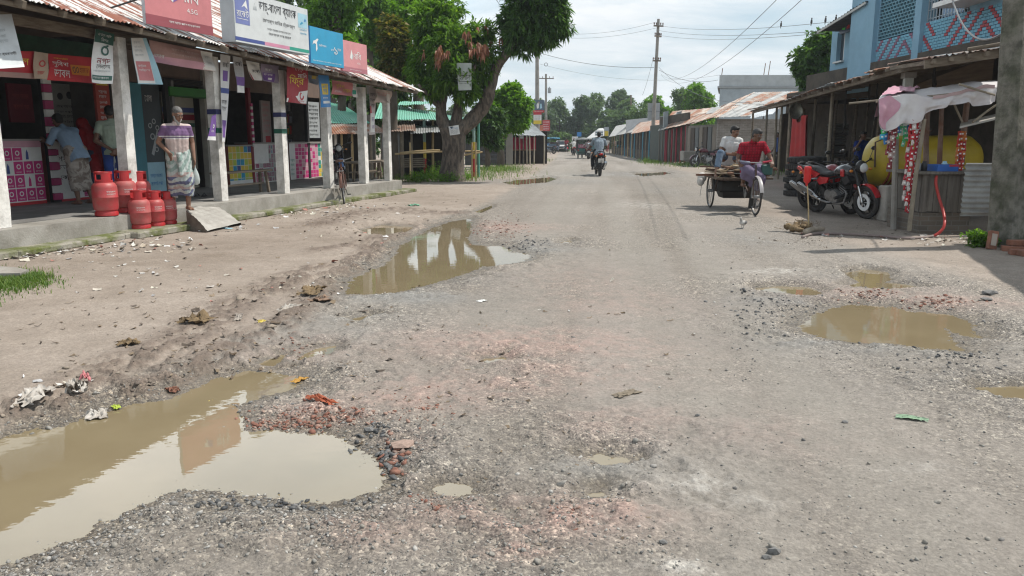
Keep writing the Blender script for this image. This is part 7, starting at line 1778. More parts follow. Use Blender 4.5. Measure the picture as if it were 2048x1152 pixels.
def motorbike(name,label,M,paint,tank_m=None,detail=True,cover=False,plate=None,group=None,fork_turn=0.,white=None):
 """local frame: x forward, y left, z up; wheelbase 1.32"""
 t=thing(name,label,'motorcycle',M=M,group=group);tank_m=tank_m or paint
 fx,rx,r=.68,-.64,.30
 wheel(t,(fx,0,r),r,.045,rim_m=blk_plastic,disc=True,alloy=6);wheel(t,(rx,0,r),r,.055,rim_m=blk_plastic,alloy=6)
 L=dict(parent=t,world=False)
 mb=MB().mat(chrome)
 for y in(-.085,.085):mb.tube([(fx,y,r),(.50,y,.84)],.022,10)
 mb.mat(blk_plastic)
 for y in(-.085,.085):mb.tube([(.595,y,.58),(.50,y,.86)],.030,10)
 mb.box((.50,0,.86),(.06,.22,.03));mb.build('fork',smooth=True,**L)
 mb=MB().mat(blk_plastic);mb.tube([(.42,-.36,1.02),(.49,-.22,1.0),(.48,-.08,.93),(.48,.08,.93),(.49,.22,1.0),(.42,.36,1.02)],.013,8)
 for y in(-1,1):mb.tube([(.455,y*.27,1.01),(.40,y*.39,1.025)],.018,8);mb.tube([(.5,y*.2,1.0),(.52,y*.36,.99)],.006,5)
 mb.build('handlebar',smooth=True,**L)
 for y in(-1,1):
  mb=MB().mat(blk_plastic);mb.tube([(.46,y*.25,1.01),(.48,y*.31,1.17)],.006,5);mb.ell((.48,y*.33,1.2),(.018,.06,.038),10,8);mb.mat(mirror_m);mb.ell((.463,y*.33,1.2),(.006,.052,.031),10,8);mb.build('mirror',smooth=True,**L)
 mb=MB().mat(blk_plastic);mb.ell((.55,0,.90),(.10,.10,.12),12,8);mb.mat(glass_w);mb.ell((.615,0,.89),(.05,.08,.085),12,8);mb.build('headlight',smooth=True,**L)
 mb=MB().mat(paint)
 def fend(u,v):
  a=R(18+125*u);w=.075-.02*abs(u-.5);y=(v-.5)*2
  rr=r+.025-.02*y*y;return Vector((fx+rr*math.cos(a),y*w,r+rr*math.sin(a)))
 mb.grid(fend,14,6);mb.build('front_fender',smooth='all',**L)
 mb=MB().mat(tank_m)
 rings=[(.40,.76,.045,.05),(.36,.80,.12,.09),(.22,.83,.155,.115),(.06,.82,.145,.105),(-.06,.78,.09,.07),(-.10,.76,.05,.04)]
 vs,fs=[],[];n=14
 for x,z,wy,wz in rings:
  for j in range(n):a=2*math.pi*j/n;vs.append((x,wy*math.cos(a),z+wz*math.sin(a)*(1 if math.sin(a)>0 else .9)))
 for i in range(len(rings)-1):
  for j in range(n):fs.append((i*n+j,i*n+(j+1)%n,i*n+n+(j+1)%n,i*n+n+j))
 fs+=[tuple(range(n-1,-1,-1)),tuple((len(rings)-1)*n+j for j in range(n))]
 mb.add(vs,fs)
 if detail:mb.mat(paint);mb.box((.25,-.145,.80),(.09,.03,.13),bev=.01);mb.box((.25,.145,.80),(.09,.03,.13),bev=.01);mb.mat(blk_plastic);mb.prism([(.44,.14,.66),(.30,.16,.80),(.2,.15,.70),(.30,.14,.58)],(0,-.28,0))
 mb.build('tank',smooth=True,**L)
 mb=MB().mat(seat_m);S=[(-.08,.765,.09,.04),(-.2,.75,.12,.05),(-.34,.755,.13,.05),(-.46,.80,.12,.05),(-.62,.845,.10,.045),(-.72,.86,.06,.03)]
 vs,fs=[],[]
 for x,z,wy,wz in S:
  for j in range(n):a=2*math.pi*j/n;vs.append((x,wy*math.copysign(abs(math.cos(a))**.6,math.cos(a)),z+wz*math.sin(a)))
 for i in range(len(S)-1):
  for j in range(n):fs.append((i*n+j,i*n+(j+1)%n,i*n+n+(j+1)%n,i*n+n+j))
 fs+=[tuple(range(n-1,-1,-1)),tuple((len(S)-1)*n+j for j in range(n))];mb.add(vs,fs);mb.build('seat',smooth='all',**L)
 for sg in(-1,1):
  mb=MB().mat(paint);mb.prism([(-.12,sg*.11,.70),(-.34,sg*.13,.71),(-.44,sg*.12,.64),(-.36,sg*.12,.56),(-.16,sg*.12,.60)],(0,sg*.03,0));mb.prism([(-.36,sg*.1,.76),(-.52,sg*.11,.80),(-.82,sg*.07,.88),(-.78,sg*.07,.80),(-.5,sg*.11,.68)],(0,sg*.025,0));mb.build('side_panel',**L)
 mb=MB().mat(blk_plastic);mb.tube([(-.5,-.11,.85),(-.8,-.1,.93),(-.86,0,.94),(-.8,.1,.93),(-.5,.11,.85)],.014,8);mb.build('grab_rail',smooth=True,**L)
 mb=MB().mat(blk_plastic)
 def rf(u,v):
  a=R(62+98*u);y=(v-.5)*2;rr=r+.06-.02*y*y;return Vector((rx+rr*math.cos(a),y*.085,r+rr*math.sin(a)))
 mb.grid(rf,12,4);mb.beam((-.84,0,.74),(-.98,0,.52),.12,.01,Vector((0,1,0)));mb.build('rear_fender',smooth=True,**L)
 mb=MB().mat(glass_r);mb.ell((-.85,0,.83),(.04,.085,.045),10,8);mb.mat(orange_l)
 for y in(-1,1):mb.ell((-.86,y*.17,.76),(.03,.035,.025),8,6);mb.ell((.54,y*.2,.85),(.03,.035,.025),8,6)
 mb.build('tail_light',smooth=True,**L)
 if plate:mb=MB().mat(W_);mb.box((-.955,0,.60),(.01,.22,.15),Matrix.Rotation(R(-20),3,'Y'));mb.mat(BLK);mb.text('১২-৫৪',(-.965,.085,.57),(0,-1,0),(.3,0,.95),.17,.05);mb.build('number_plate',**L)
 mb=MB().mat(blk_plastic)
 mb.tube([(.47,0,.88),(.36,0,.70),(.28,0,.36),(.05,0,.27),(-.22,0,.30)],.022,8);mb.tube([(.45,0,.82),(.1,0,.72),(-.25,0,.66),(-.75,0,.80)],.02,8);mb.tube([(-.22,-.08,.30),(-.25,-.08,.66)],.02,8);mb.tube([(-.22,.08,.30),(-.25,.08,.66)],.02,8)
 for y in(-.1,.1):mb.tube([(-.2,y,.32),(rx,y,r)],.022,8);mb.tube([(-.55,y,.36),(-.42,y,.70)],.03,8)
 mb.build('frame',smooth=True,**L)
 mb=MB().mat(eng);mb.lathe([(.02,-.17),(.12,-.16),(.13,-.10),(.13,.10),(.12,.16),(.02,.17)],16,(.02,0,.36),Matrix.Rotation(R(90),3,'X'));mb.lathe([(.02,-.15),(.10,-.14),(.10,.14),(.02,.15)],14,(-.14,0,.38),Matrix.Rotation(R(90),3,'X'));mb.box((.13,0,.46),(.17,.15,.20),Matrix.Rotation(R(25),3,'Y'),bev=.02)
 mb.mat(blk_plastic)
 for i in range(5):mb.box((.115+i*.017,0,.43+i*.034),(.2,.18,.008),Matrix.Rotation(R(25),3,'Y'))
 mb.build('engine',smooth=True,**L)
 mb=MB().mat(steel);mb.tube([(.22,-.06,.50),(.30,-.09,.42),(.24,-.11,.26),(0,-.13,.22),(-.3,-.15,.27)],.02,8);mb.mat(chrome);mb.tube([(-.3,-.15,.27),(-.45,-.165,.34),(-.55,-.17,.40),(-.92,-.18,.55)],[.025,.05,.06,.045],12);mb.mat(steel);mb.prism([(-.46,-.22,.42),(-.66,-.235,.50),(-.84,-.235,.57),(-.86,-.23,.50),(-.64,-.225,.40),(-.48,-.22,.36)],(0,-.012,0));mb.build('exhaust',smooth=True,**L)
 mb=MB().mat(blk_plastic);mb.tube([(-.02,-.12,.24),(-.02,-.25,.25)],.014,6);mb.tube([(-.02,.12,.24),(-.02,.25,.25)],.014,6);mb.tube([(-.28,-.14,.33),(-.3,-.24,.33)],.012,6);mb.tube([(-.05,.08,.26),(-.16,.28,.012)]if not plate else[(-.05,.1,.22),(-.3,.12,.24)],.012,6);mb.build('footrest',smooth=True,**L)
 return t
red_p=pm('motorcycle_red',(.45,.012,.02),(.40,.012,.02),rough=.25,grime=.15,coat=.5,scale=2);black_p=pm('motorcycle_black',(.03,.03,.033),(.05,.05,.055),rough=.25,grime=.2,coat=.5,gcol=(.2,.2,.2))
def bike_between(px_f,py_f,px_r,py_r):
 f,r_=G(px_f,py_f),G(px_r,py_r);d=f-r_;rz=math.atan2(d.y,d.x);mid=(f+r_)/2;s=d.length/1.32
 return mid,rz,s
mid,rz,s=bike_between(1732,438,1629,424)
LEAN=Matrix.Rotation(R(5),4,'X')
m1=motorbike('motorcycle','red and black motorcycle parked in front, white front brake disc facing the road',TR(mid,rz,max(.95,min(s,1.05)))@LEAN,red_p,black_p,group='parked motorcycles')
print('bike scale',s,rz)
m2=motorbike('motorcycle','second red motorcycle parked close behind the red and black one',TR(mid+Vector((.10,.85,0)),rz+R(-2),1.02)@LEAN,red_p,pm('motorcycle_wine',(.22,.01,.02),(.2,.01,.02),rough=.3,coat=.4),group='parked motorcycles')
pR=G(1413,334);motorbike('motorcycle','dark maroon motorcycle parked beyond the cart before the brick house',TR(pR,R(200),1.)@LEAN,pm('motorcycle_maroon',(.10,.015,.03),(.09,.015,.03),rough=.3,coat=.4),group='parked motorcycles',detail=False)
pL=LF.P(LF.up(686,1.35,350),1.4,PZ+.012);motorbike('motorcycle','blue motorcycle standing on the veranda behind the fifth post',TR(pL,math.atan2(-.95,.26),.95)@LEAN,pm('motorcycle_blue',(.10,.20,.42),(.08,.16,.35),rough=.3,coat=.3),black_p,group='parked motorcycles',detail=False)
def rider(label,M,shirt,low,face=(0,1,0),skin=None,vox=.011):
 return person(label,M,dict(hip=(0,-.22,.92),chest=(0,-.12,1.25),neck=(0,-.06,1.43),head=(0,-.02,1.55),face=face,sw=.2,el=[(-.33,.10,1.07),(.33,.10,1.07)],wr=[(-.36,.34,1.04),(.36,.34,1.04)],kn=[(-.22,.14,.70),(.22,.14,.70)],an=[(-.22,-.02,.31),(.22,-.02,.31)],ft=[(0,1,0),(0,1,0)],hd=[(0,1,-.1),(0,1,-.1)],ht=[(1,0,0),(-1,0,0)],leg=1.),skin or skin_d,hair_b,shirt,low,vox=vox,shoes=BLK,hem=.14,sleeve=.65)
Mr=TR(G(1196,351),R(90),1.)
motorbike('motorcycle','black motorcycle with a white number plate ridden away up the middle of the road',Mr,black_p,plate=True,group='motorcycles on the road')
rider('motorcyclist in a blue-grey T-shirt and dark trousers seen from behind, nearest on the road',Mr@Matrix.Rotation(R(-90),4,'Z'),clothmat('blue_grey_tee',(.24,.29,.34),(.2,.25,.3)),dark_tr)
rider_p=person('pillion passenger half hidden behind the nearest motorcyclist, red sleeve showing',Mr@Matrix.Rotation(R(-90),4,'Z')@Matrix.Translation((.05,.24,-.0)),dict(hip=(0,-.18,.9),chest=(.06,-.06,1.2),neck=(.06,0,1.38),head=(.07,.03,1.49),sw=.2,el=[(-.30,.10,1.0),(.31,.08,1.02)],wr=[(-.2,.25,.95),(.24,.2,.9)],kn=[(-.2,.2,.68),(.24,.18,.68)],an=[(-.2,.05,.33),(.24,.04,.33)]),skin_d,hair_b,clothmat('red_brown_shirt',(.20,.05,.04),(.2,.05,.04)),dark_tr,vox=.014)if False else None
Mr2=TR(G(1176,318),R(88),.98);motorbike('motorcycle','dark motorcycle ridden away just right of the auto rickshaw',Mr2,pm('motorcycle_plum',(.12,.03,.06),(.1,.03,.05),rough=.3),plate=True,group='motorcycles on the road',detail=False)
rider('motorcyclist in a grey-brown shirt beside the auto rickshaw',Mr2@Matrix.Rotation(R(-90),4,'Z'),clothmat('taupe_shirt',(.22,.19,.19),(.2,.17,.17)),dark_tr,vox=.016)
Mr3=TR(G(1147,311),R(92),.98);motorbike('motorcycle','red motorcycle ridden away on the left of the auto rickshaw',Mr3,red_p,group='motorcycles on the road',detail=False)
rider('motorcyclist in a pale shirt left of the auto rickshaw',Mr3@Matrix.Rotation(R(-90),4,'Z'),wt,dark_tr,vox=.018)
Mr4=TR(G(1133,304),R(-85),.98);motorbike('motorcycle','far red motorcycle coming towards the camera beside the white car',Mr4,red_p,group='motorcycles on the road',detail=False)
rider('far motorcyclist in red coming towards the camera',Mr4@Matrix.Rotation(R(-90),4,'Z'),clothmat('rider_red',(.3,.05,.06),(.3,.05,.05)),dark_tr,vox=.02)
Mr5=TR(G(1097,308),R(200),.98);motorbike('motorcycle','dark motorcycle standing by the foot of the thinner left pole',Mr5,black_p,group='parked motorcycles',detail=False)
def autorick(label,M,body_m,roof_m,open_back=True,group='three wheelers on the road'):
 t=thing('auto_rickshaw',label,'auto rickshaw',M=M,group=group);L=dict(parent=t,world=False)
 for y in(-.5,.5):wheel(t,(-.75,y,.24),.24,.055,rim_m=steel)
 wheel(t,(1.05,0,.24),.24,.055,rim_m=steel)
 mb=MB().mat(body_m);mb.box((-.35,0,.52),(1.3,1.16,.40),bev=.06);mb.box((-1.02,0,.66),(.08,1.18,.40),bev=.03);mb.box((.75,0,.55),(.7,.9,.5),bev=.12);mb.prism([(1.1,-.42,.3),(1.32,-.3,.5),(1.2,-.4,1.0),(.95,-.45,1.0)],(0,.84,0));mb.build('body',smooth=True,**L)
 mb=MB().mat(roof_m);mb.grid(lambda u,v:Vector((-1.12+2.1*u,(v-.5)*1.26,1.66+.10*math.cos((v-.5)*2.6)-.05*(2*u-1)**2)),8,8);mb.box((-1.1,0,1.66),(.05,1.24,.16));mb.box((-.05,-.62,1.66),(2.1,.03,.16));mb.box((-.05,.62,1.66),(2.1,.03,.16));mb.build('canopy',smooth='all',**L)
 mb=MB().mat(blk_plastic)
 for x,y in((-1.08,-.58),(-1.08,.58),(-.1,-.58),(-.1,.58),(.95,-.45),(.95,.45)):mb.tube([(x,y,.6),(x,y,1.68)],.025,8)
 mb.mat(flat('rick_seat',(.07,.05,.05)));mb.box((-.55,0,.95),(.4,1.05,.45),bev=.05);mb.build('frame',smooth=True,**L)
 mb=MB().mat(flat('rick_panel_pink',(.30,.10,.14),.5));mb.box((-1.075,0,1.05),(.02,1.0,.30));mb.mat(W_);mb.lines=None;mb.text('মা বাবার দোয়া',(-1.09,.36,1.0),(0,-1,0),(0,0,1),.72,.12);mb.build('rear_panel',**L)
 mb=MB().mat(steel);mb.tube([(-1.1,-.6,.42),(-1.14,-.5,.40),(-1.14,.5,.40),(-1.1,.6,.42)],.03,8);mb.tube([(-1.12,-.55,.58),(-1.12,.55,.58)],.015,6);mb.build('bumper',smooth=True,**L)
 for y in(-.5,.5):mb=MB().mat(glass_r);mb.box((-1.07,y,.72),(.03,.10,.12),bev=.01);mb.build('tail_light',**L)
 return t
autorick('green auto rickshaw with a white canopy driving away, seen from behind',TR(G(1166,317),R(90),1.0),flat('rick_green',(.02,.10,.08),.4),flat('rick_canopy',(.42,.44,.44),.7,grime=.3))
autorick('blue canopied three wheeler at the left of the far road',TR(G(1107,305),R(-100),1.),flat('rick_dark',(.05,.08,.12),.4),flat('rick_blue',(.04,.26,.42),.5))
autorick('small dark three wheeler far off in front of the green auto rickshaw',TR(G(1188,308),R(-88),1.),flat('rick_teal',(.03,.10,.11),.4),flat('rick_dark_canopy',(.06,.10,.11),.6))
autorick('blue three wheeler parked far left next to the poles',TR(G(1094,303),R(-70),1.),flat('rick_blue_body',(.05,.18,.35),.4),flat('rick_blue',(.04,.26,.42),.5))
t=thing('car','white far car facing the camera between the trees and the road','car',M=TR(G(1122,303),R(-92),.95));L=dict(parent=t,world=False);cw=flat('car_white',(.6,.6,.6),.3)
for x in(-1.2,1.2):
 for y in(-.68,.68):wheel(t,(x,y,.29),.29,.08,rim_m=steel)
mb=MB().mat(cw);mb.box((0,0,.62),(3.7,1.55,.55),bev=.15);mb.prism([(-1.7,-.68,.88),(-1.2,-.6,1.42),(.35,-.6,1.42),(1.0,-.68,.88)],(0,1.36,0));mb.build('body',smooth=True,**L)
mb=MB().mat(flat('car_glass',(.03,.04,.05),.08));mb.poly([(1.01,-.6,.92),(1.01,.6,.92),(.42,.54,1.38),(.42,-.54,1.38)]);mb.build('windscreen',**L)
for y in(-.55,.55):mb=MB().mat(glass_w);mb.box((1.85,y,.68),(.04,.26,.12),bev=.01);mb.build('headlight',**L)
mb=MB().mat(blk_plastic);mb.box((1.86,0,.58),(.03,.7,.14));mb.build('grille',**L)
def bicycle(label,M,paint):
 t=thing('bicycle',label,'bicycle',M=M);L=dict(parent=t,world=False);r=.33
 for x in(-.52,.54):wheel(t,(x,0,r),r,.018,spokes=24,rim_m=steel)
 mb=MB().mat(paint)
 for a,b in(((.44,0,.78),(-.12,0,.80)),((.46,0,.68),(0,0,.30)),((-.14,0,.88),(0,0,.30)),((0,-.04,.30),(-.52,-.06,r)),((0,.04,.30),(-.52,.06,r)),((-.12,.03,.78),(-.52,.06,r)),((-.12,-.03,.78),(-.52,-.06,r)),((.42,0,.88),(.48,0,.62)),((.48,.05,.62),(.54,.05,r)),((.48,-.05,.62),(.54,-.05,r))):mb.tube([a,b],.014,8)
 mb.build('frame',smooth=True,**L)
 mb=MB().mat(steel);mb.tube([(.22,-.27,.98),(.38,-.26,.99),(.42,-.1,.95),(.42,.1,.95),(.38,.26,.99),(.22,.27,.98)],.011,8);mb.mat(blk_plastic);[mb.tube([(.3,y*.27,.985),(.2,y*.27,.98)],.016,8)for y in(-1,1)];mb.tube([(.42,0,.95),(.42,0,.86)],.012,8);mb.build('handlebar',smooth=True,**L)
 mb=MB().mat(pm('old_saddle',(.13,.07,.05),(.08,.05,.04)));mb.prism([(-.28,-.09,.93),(-.30,0,.93),(-.28,.09,.93),(-.16,.06,.93),(.02,.018,.93),(.02,-.018,.93),(-.16,-.06,.93)],(0,0,.05));mb.build('saddle',**L)
 mb=MB().mat(paint)
 for cx in(-.52,.54):
  mb=MB().mat(paint);mb.grid(lambda u,v,cx=cx:Vector((cx+(r+.03)*math.cos(R(20+150*u)),(v-.5)*.06,r+(r+.03-.015*(2*v-1)**2)*math.sin(R(20+150*u)))),14,4);mb.build('mudguard',smooth='all',**L)
 mb=MB().mat(steel)
 for y in(-.06,.06):mb.tube([(-.2,y,.74),(-.78,y,.74)],.006,6);mb.tube([(-.7,y,.74),(-.52,y,r)],.005,5)
 for x in(-.3,-.5,-.75):mb.tube([(x,-.06,.74),(x,.06,.74)],.005,5)
 mb.build('carrier',**L)
 mb=MB().mat(steel);mb.lathe([(.02,-.004),(.09,-.004),(.09,.004),(.02,.004)],20,(0,-.05,.30),Matrix.Rotation(R(90),3,'X'));mb.tube([(0,-.06,.30),(.1,-.07,.17)],.009,6);mb.tube([(0,.06,.30),(-.1,.07,.43)],.009,6);mb.mat(blk_plastic);mb.box((.1,-.11,.17),(.09,.08,.02));mb.box((-.1,.11,.43),(.09,.08,.02));mb.build('crank',smooth=True,**L)
 return t
p=G(694,409);bicycle('old rusty brown bicycle parked end on against the veranda edge',TR(p+Vector((-.16,.58,.0)),math.atan2(.98,-.17),1.0)@Matrix.Rotation(R(-5),4,'X'),pm('bicycle_rust',(.15,.065,.045),(.10,.05,.04),rough=.7,scale=8))
p=G(2052,480);t=bicycle('black bicycle at the right edge beyond the mossy pole, only its wheel in view',TR(p+Vector((.55,.1,0)),R(8),1.05),blk_plastic)
fw_,rl=G(1510,431),G(1426,419)
HD=R(-92)
d=Vector((math.cos(HD),math.sin(HD),0));nrm=Vector((-d.y,d.x,0))
rear=fw_-d*1.75
CM=Matrix.Translation(rear)@Matrix.Rotation(HD,4,'Z')
print('cart',fw_,rl,rear)
cart=thing('cargo_tricycle','flat bed pedal van loaded with timber offcuts, coming towards the camera on the right','tricycle van',M=CM);L=dict(parent=cart,world=False)
rusty=pm('cart_iron',(.10,.06,.045),(.06,.045,.04),rough=.7,scale=6)
for y in(-.5,.5):wheel(cart,(0,y,.36),.36,.02,spokes=28,rim_m=steel)
wheel(cart,(1.75,0,.36),.36,.02,spokes=28,rim_m=steel)
mb=MB().mat(rusty)
mb.tube([(0,-.56,.36),(0,.56,.36)],.016,8)
for y in(-.42,.42):
 mb.tube([(-.45,y,.62),(.75,y,.62)],.018,8)
 for x in(-.3,0,.3):mb.tube([(x*.4,y*1.02,.38),(x,y,.62)],.014,6)
mb.tube([(.75,-.42,.62),(.75,.42,.62)],.018,8);mb.tube([(-.45,-.42,.62),(-.45,.42,.62)],.018,8)
mb.tube([(.7,0,.62),(1.15,0,.40),(1.18,0,.82)],.016,8);mb.tube([(1.15,0,.40),(1.62,0,.80)],.016,8);mb.tube([(1.18,0,.80),(1.62,0,.86)],.016,8);mb.tube([(1.62,0,.95),(1.66,0,.70)],.018,8)
for y in(-.05,.05):mb.tube([(1.66,y,.70),(1.75,y,.36)],.012,8)
mb.build('frame',smooth=True,**L)
mb=MB().mat(pm('cart_planks',(.15,.105,.075),(.09,.07,.055),rough=.9,scale=3,stretch=(1,8,1)))
for i in range(8):mb.box((.15,-.5+i*.143,.655),(1.4,.132,.035))
mb.mat(pm('cart_dark_box',(.035,.032,.03),(.02,.02,.02)));mb.box((-.02,0,.46),(.66,.74,.24),bev=.03);mb.prism([(-.3,-.33,.36),(.36,-.33,.36),(.28,-.28,.22),(-.2,-.28,.22)],(0,.6,0));mb.build('bed',**L)
mb=MB().mat(steel);mb.tube([(1.44,-.34,1.02),(1.58,-.30,1.03),(1.62,-.1,1.0),(1.62,.1,1.0),(1.58,.30,1.03),(1.44,.34,1.02)],.012,8);mb.tube([(1.62,0,1.0),(1.62,0,.9)],.014,8);mb.mat(flat('bar_wrap',(.3,.33,.42)));mb.tube([(1.6,-.3,1.03),(1.62,-.12,1.005)],.018,8);mb.mat(flat('bar_red',(.4,.03,.06)));mb.tube([(1.6,.3,1.03),(1.62,.12,1.005)],.02,8);mb.build('handlebar',smooth=True,**L)
mb=MB().mat(flat('cart_mudguard',(.42,.40,.40),.4));mb.grid(lambda u,v:Vector((1.75+.40*math.cos(R(15+130*u)),(v-.5)*.07,.36+(.40-.015*(2*v-1)**2)*math.sin(R(15+130*u)))),14,4);mb.build('mudguard',smooth='all',**L)
mb=MB().mat(blk_plastic);mb.ell((1.18,0,.86),(.14,.09,.035),10,6);mb.build('saddle',smooth=True,**L)
mb=MB().mat(steel);mb.lathe([(.02,-.004),(.09,-.004),(.09,.004),(.02,.004)],20,(1.15,-.06,.38),Matrix.Rotation(R(90),3,'X'));mb.tube([(1.15,.06,.38),(1.2,.08,.24)],.009,6);mb.tube([(1.15,-.07,.38),(1.1,-.09,.52)],.009,6);mb.mat(blk_plastic);mb.box((1.2,.13,.24),(.09,.1,.02));mb.box((1.1,-.13,.52),(.09,.1,.02));mb.build('crank',**L)
mb=MB().mat(flat('box_green',(.03,.10,.09)));mb.box((1.5,.24,.86),(.14,.2,.2),bev=.02);mb.build('basket',**L)
mb=MB().mat(flat('flap_black',(.03,.03,.03)));mb.box((1.52,0,.22),(.01,.15,.20),Matrix.Rotation(R(15),3,'Y'));mb.build('mud_flap',**L)
wd=[pm('offcut_%d'%i,c,tuple(q*.7 for q in c),rough=.9,scale=3,stretch=(1,5,5))for i,c in enumerate(((.20,.10,.065),(.36,.27,.18),(.13,.075,.055),(.26,.15,.10),(.45,.36,.26)))]
r=random.Random(12);k=0
LABS=['long dark plank','pale plank','reddish offcut','thin slat','broad brown board','short pale offcut','dark batten','narrow reddish board','rough slab','split board','crooked batten','light batten','thick dark offcut','warped board']
for lay in range(4):
 for i in range(5):
  x=.12+r.uniform(-.12,.12);y=-.46+i*.23+r.uniform(-.05,.05);z=.70+lay*.055;l=r.uniform(1.0,1.4);w=r.uniform(.08,.2)
  mb=MB(CM).mat(r.choice(wd));mb.box((x,y,z),(w*1.2,l*.62,.03+r.uniform(0,.012))if(lay+i)%3==0 else(l,w,.03+r.uniform(0,.012)),Matrix.Rotation(r.uniform(-.14,.14),3,'Z')@Matrix.Rotation(r.uniform(-.03,.03),3,'X'),bev=.004)
  tag(mb.build('timber_offcut'),'rough timber offcut among those roped on the cart bed','plank','timber offcuts on the cart');k+=1
mb=MB(CM).mat(flat('rope_straw',(.45,.35,.2),.9));mb.tube([(.62,-.5,.66),(.66,-.2,.93),(.7,.1,.93),(.72,.2,.70),(.7,.22,.55)],.012,6);mb.tube([(.5,.5,.66),(.68,.12,.95),(.74,.15,.72),(.7,.12,.5)],.012,6);tag(mb.build('rope',smooth=True),'straw coloured rope tying the timber on the cart','rope')
mb=MB(CM).mat(flat('white_sack',(.58,.56,.53),.8));mb.ell((-.35,-.62,.62),(.16,.10,.11),12,8);mb.ell((-.28,-.66,.54),(.12,.08,.1),10,8);mb.capsule((-.3,-.63,.5),(-.28,-.66,.22),.008,.006,6);o=mb.build('plastic_sack',smooth='all');tag(o,'crumpled white plastic sack hanging at the cart\'s rear corner','sack')
PMx=CM@Matrix.Rotation(R(-90),4,'Z')
plaid=clothmat('red_plaid_shirt',(.34,.012,.03),(.20,.01,.02),'check',19.)
lungi_m=clothmat('mauve_lungi',(.17,.14,.22),(.13,.11,.18));
person('man in a red checked shirt pedalling the cart, looking down to his left',PMx@Matrix.Translation((0,1.18,0)),dict(hip=(0,-.02,.90),chest=(.02,.16,1.24),neck=(.03,.30,1.42),head=(.0,.40,1.52),face=(-.55,.72,-.42),fwd=(0,1,0),sw=.20,el=[(-.31,.30,1.08),(.30,.22,1.08)],wr=[(-.32,.38,.98)if False else(-.31,.42,1.02),(.31,.40,.98)],kn=[(-.13,.36,.70),(.14,.32,.86)],an=[(-.13,.10,.32),(.13,.02,.60)],ft=[(0,1,0),(0,1,0)],leg=.55,hd=[(.2,.8,-.5),(-.2,.7,-.5)],ht=[(1,.2,0),(-1,.2,0)]),skin_d,flat('dark_grey_hair',(.045,.043,.042),.7),plaid,lungi_m,'lungi',vox=.010,sleeve=.68,hem=.12,curl=1.)
for_tr=clothmat('jeans',(.09,.14,.21),(.16,.22,.30),'stripe');white_tee=clothmat('white_tee',(.58,.58,.57),(.5,.5,.5))
person('boy in a white T-shirt and jeans sitting on the timber on the cart',PMx@Matrix.Translation((.14,.02,.02))@Matrix.Rotation(R(8),4,'Z'),dict(hip=(0,-.05,.98),chest=(-.02,.03,1.30),neck=(-.03,.07,1.46),head=(-.05,.11,1.575),face=(-.55,.75,-.38),fwd=(0,1,0),sw=.165,hw=.09,hs=.97,el=[(-.24,.14,1.13),(.25,.10,1.13)],wr=[(-.06,.30,1.12),(.02,.28,1.10)],kn=[(-.22,.34,1.10),(.30,.26,1.14)],an=[(-.20,.50,.88),(.40,.34,.72)],ft=[(-.2,1,0),(.3,1,0)],leg=.8,hd=[(.8,.4,0),(-.8,.4,0)],ht=[(0,.2,1),(0,.2,1)]),skin_m,hair_b,white_tee,for_tr,vox=.010,sleeve=.6,hem=.08)
YS=12.35
st=thing('tea_stall','small roadside stall of grey boards with a draped white and pink tarp roof','stall',D(1880,470,YS)*1)
def S(px,py,dy=0.):return D(px,py,YS+dy)
board=pm('stall_boards',(.17,.155,.135),(.10,.09,.08),rough=.9,scale=3,stretch=(7,7,.6),grime=.5,bump=.3)
zb0=S(1850,424).z;a,b=S(1838,424),S(1926,424);zt0=S(1850,348).z
mb=MB()
n=7
for i in range(n):
 x0,x1=a.x+(b.x-a.x)*i/n,a.x+(b.x-a.x)*(i+1)/n;mb.mat(board);mb.box(((x0+x1)/2,YS+rnd.uniform(-.006,.006),(zb0+zt0)/2+rnd.uniform(-.01,.01)),(x1-x0-.006,.03,zt0-zb0))
mb.box((a.x+.015,YS+.5,(zb0+zt0)/2),(.03,.95,zt0-zb0));mb.build('front',st)
mb=MB().mat(board);mb.box(((a.x+b.x)/2+.3,YS+.4,zt0+.02),(b.x-a.x+.9,1.0,.04));mb.build('counter',st)
mb=MB().mat(brickmat('dark_brick',(.15,.12,.095),(.10,.085,.07),(.16,.15,.13),.24,.075));mb.box(((a.x+b.x)/2+.05,YS+.5,zb0/2-.06),(b.x-a.x+.1,1.05,zb0+.1));mb.build('base',st)
mb=MB().mat(pm('dull_sheet',(.33,.34,.335),(.22,.215,.205),rough=.7,scale=2,grime=.55,metal=.1));c,d=S(1920,432,-.35),S(1992,426,-.35);zt1=S(1950,326,-.35).z
mb.grid(lambda u,v:Vector((c.x+(d.x-c.x+.5)*u,YS-.35+(.015+.006*math.sin(v*9+u*3))*math.sin(v*62+.8*math.sin(u*4))+.03*u*math.sin(v*3),c.z+(zt1-c.z)*v)),4,90);mb.build('tin_panel',st,smooth='all')
for p0,p1,r_,m in((S(1818,462,-.15),S(1849,238,-.1),.035,bamboo_old),(S(1878,345,.5),S(1884,205,.5),.04,rust_dark),(S(1922,330,.4),S(1935,195,.4),.05,rust_dark),(S(1852,345,.9),S(1856,215,.9),.045,rust_dark),(Vector((S(1790,425,.6).x,YS+.6,0)),S(1793,205,.6),.05,conc_pole)):
 mb=MB();strip(mb,m,p0,p1,r_);mb.build('post',st)
for p0,p1 in((S(1698,207,1.2),S(1992,176,.6)),(S(1752,204,.1),S(1992,178,-.2)),(S(1918,168,-.3),S(1990,190,-.3)),(S(1900,190,.2),S(1925,245,.2)),(S(1945,245,-.2),S(2000,205,-.2))):
 mb=MB();strip(mb,bamboo_old,p0,p1,.018);mb.build('rail',st)
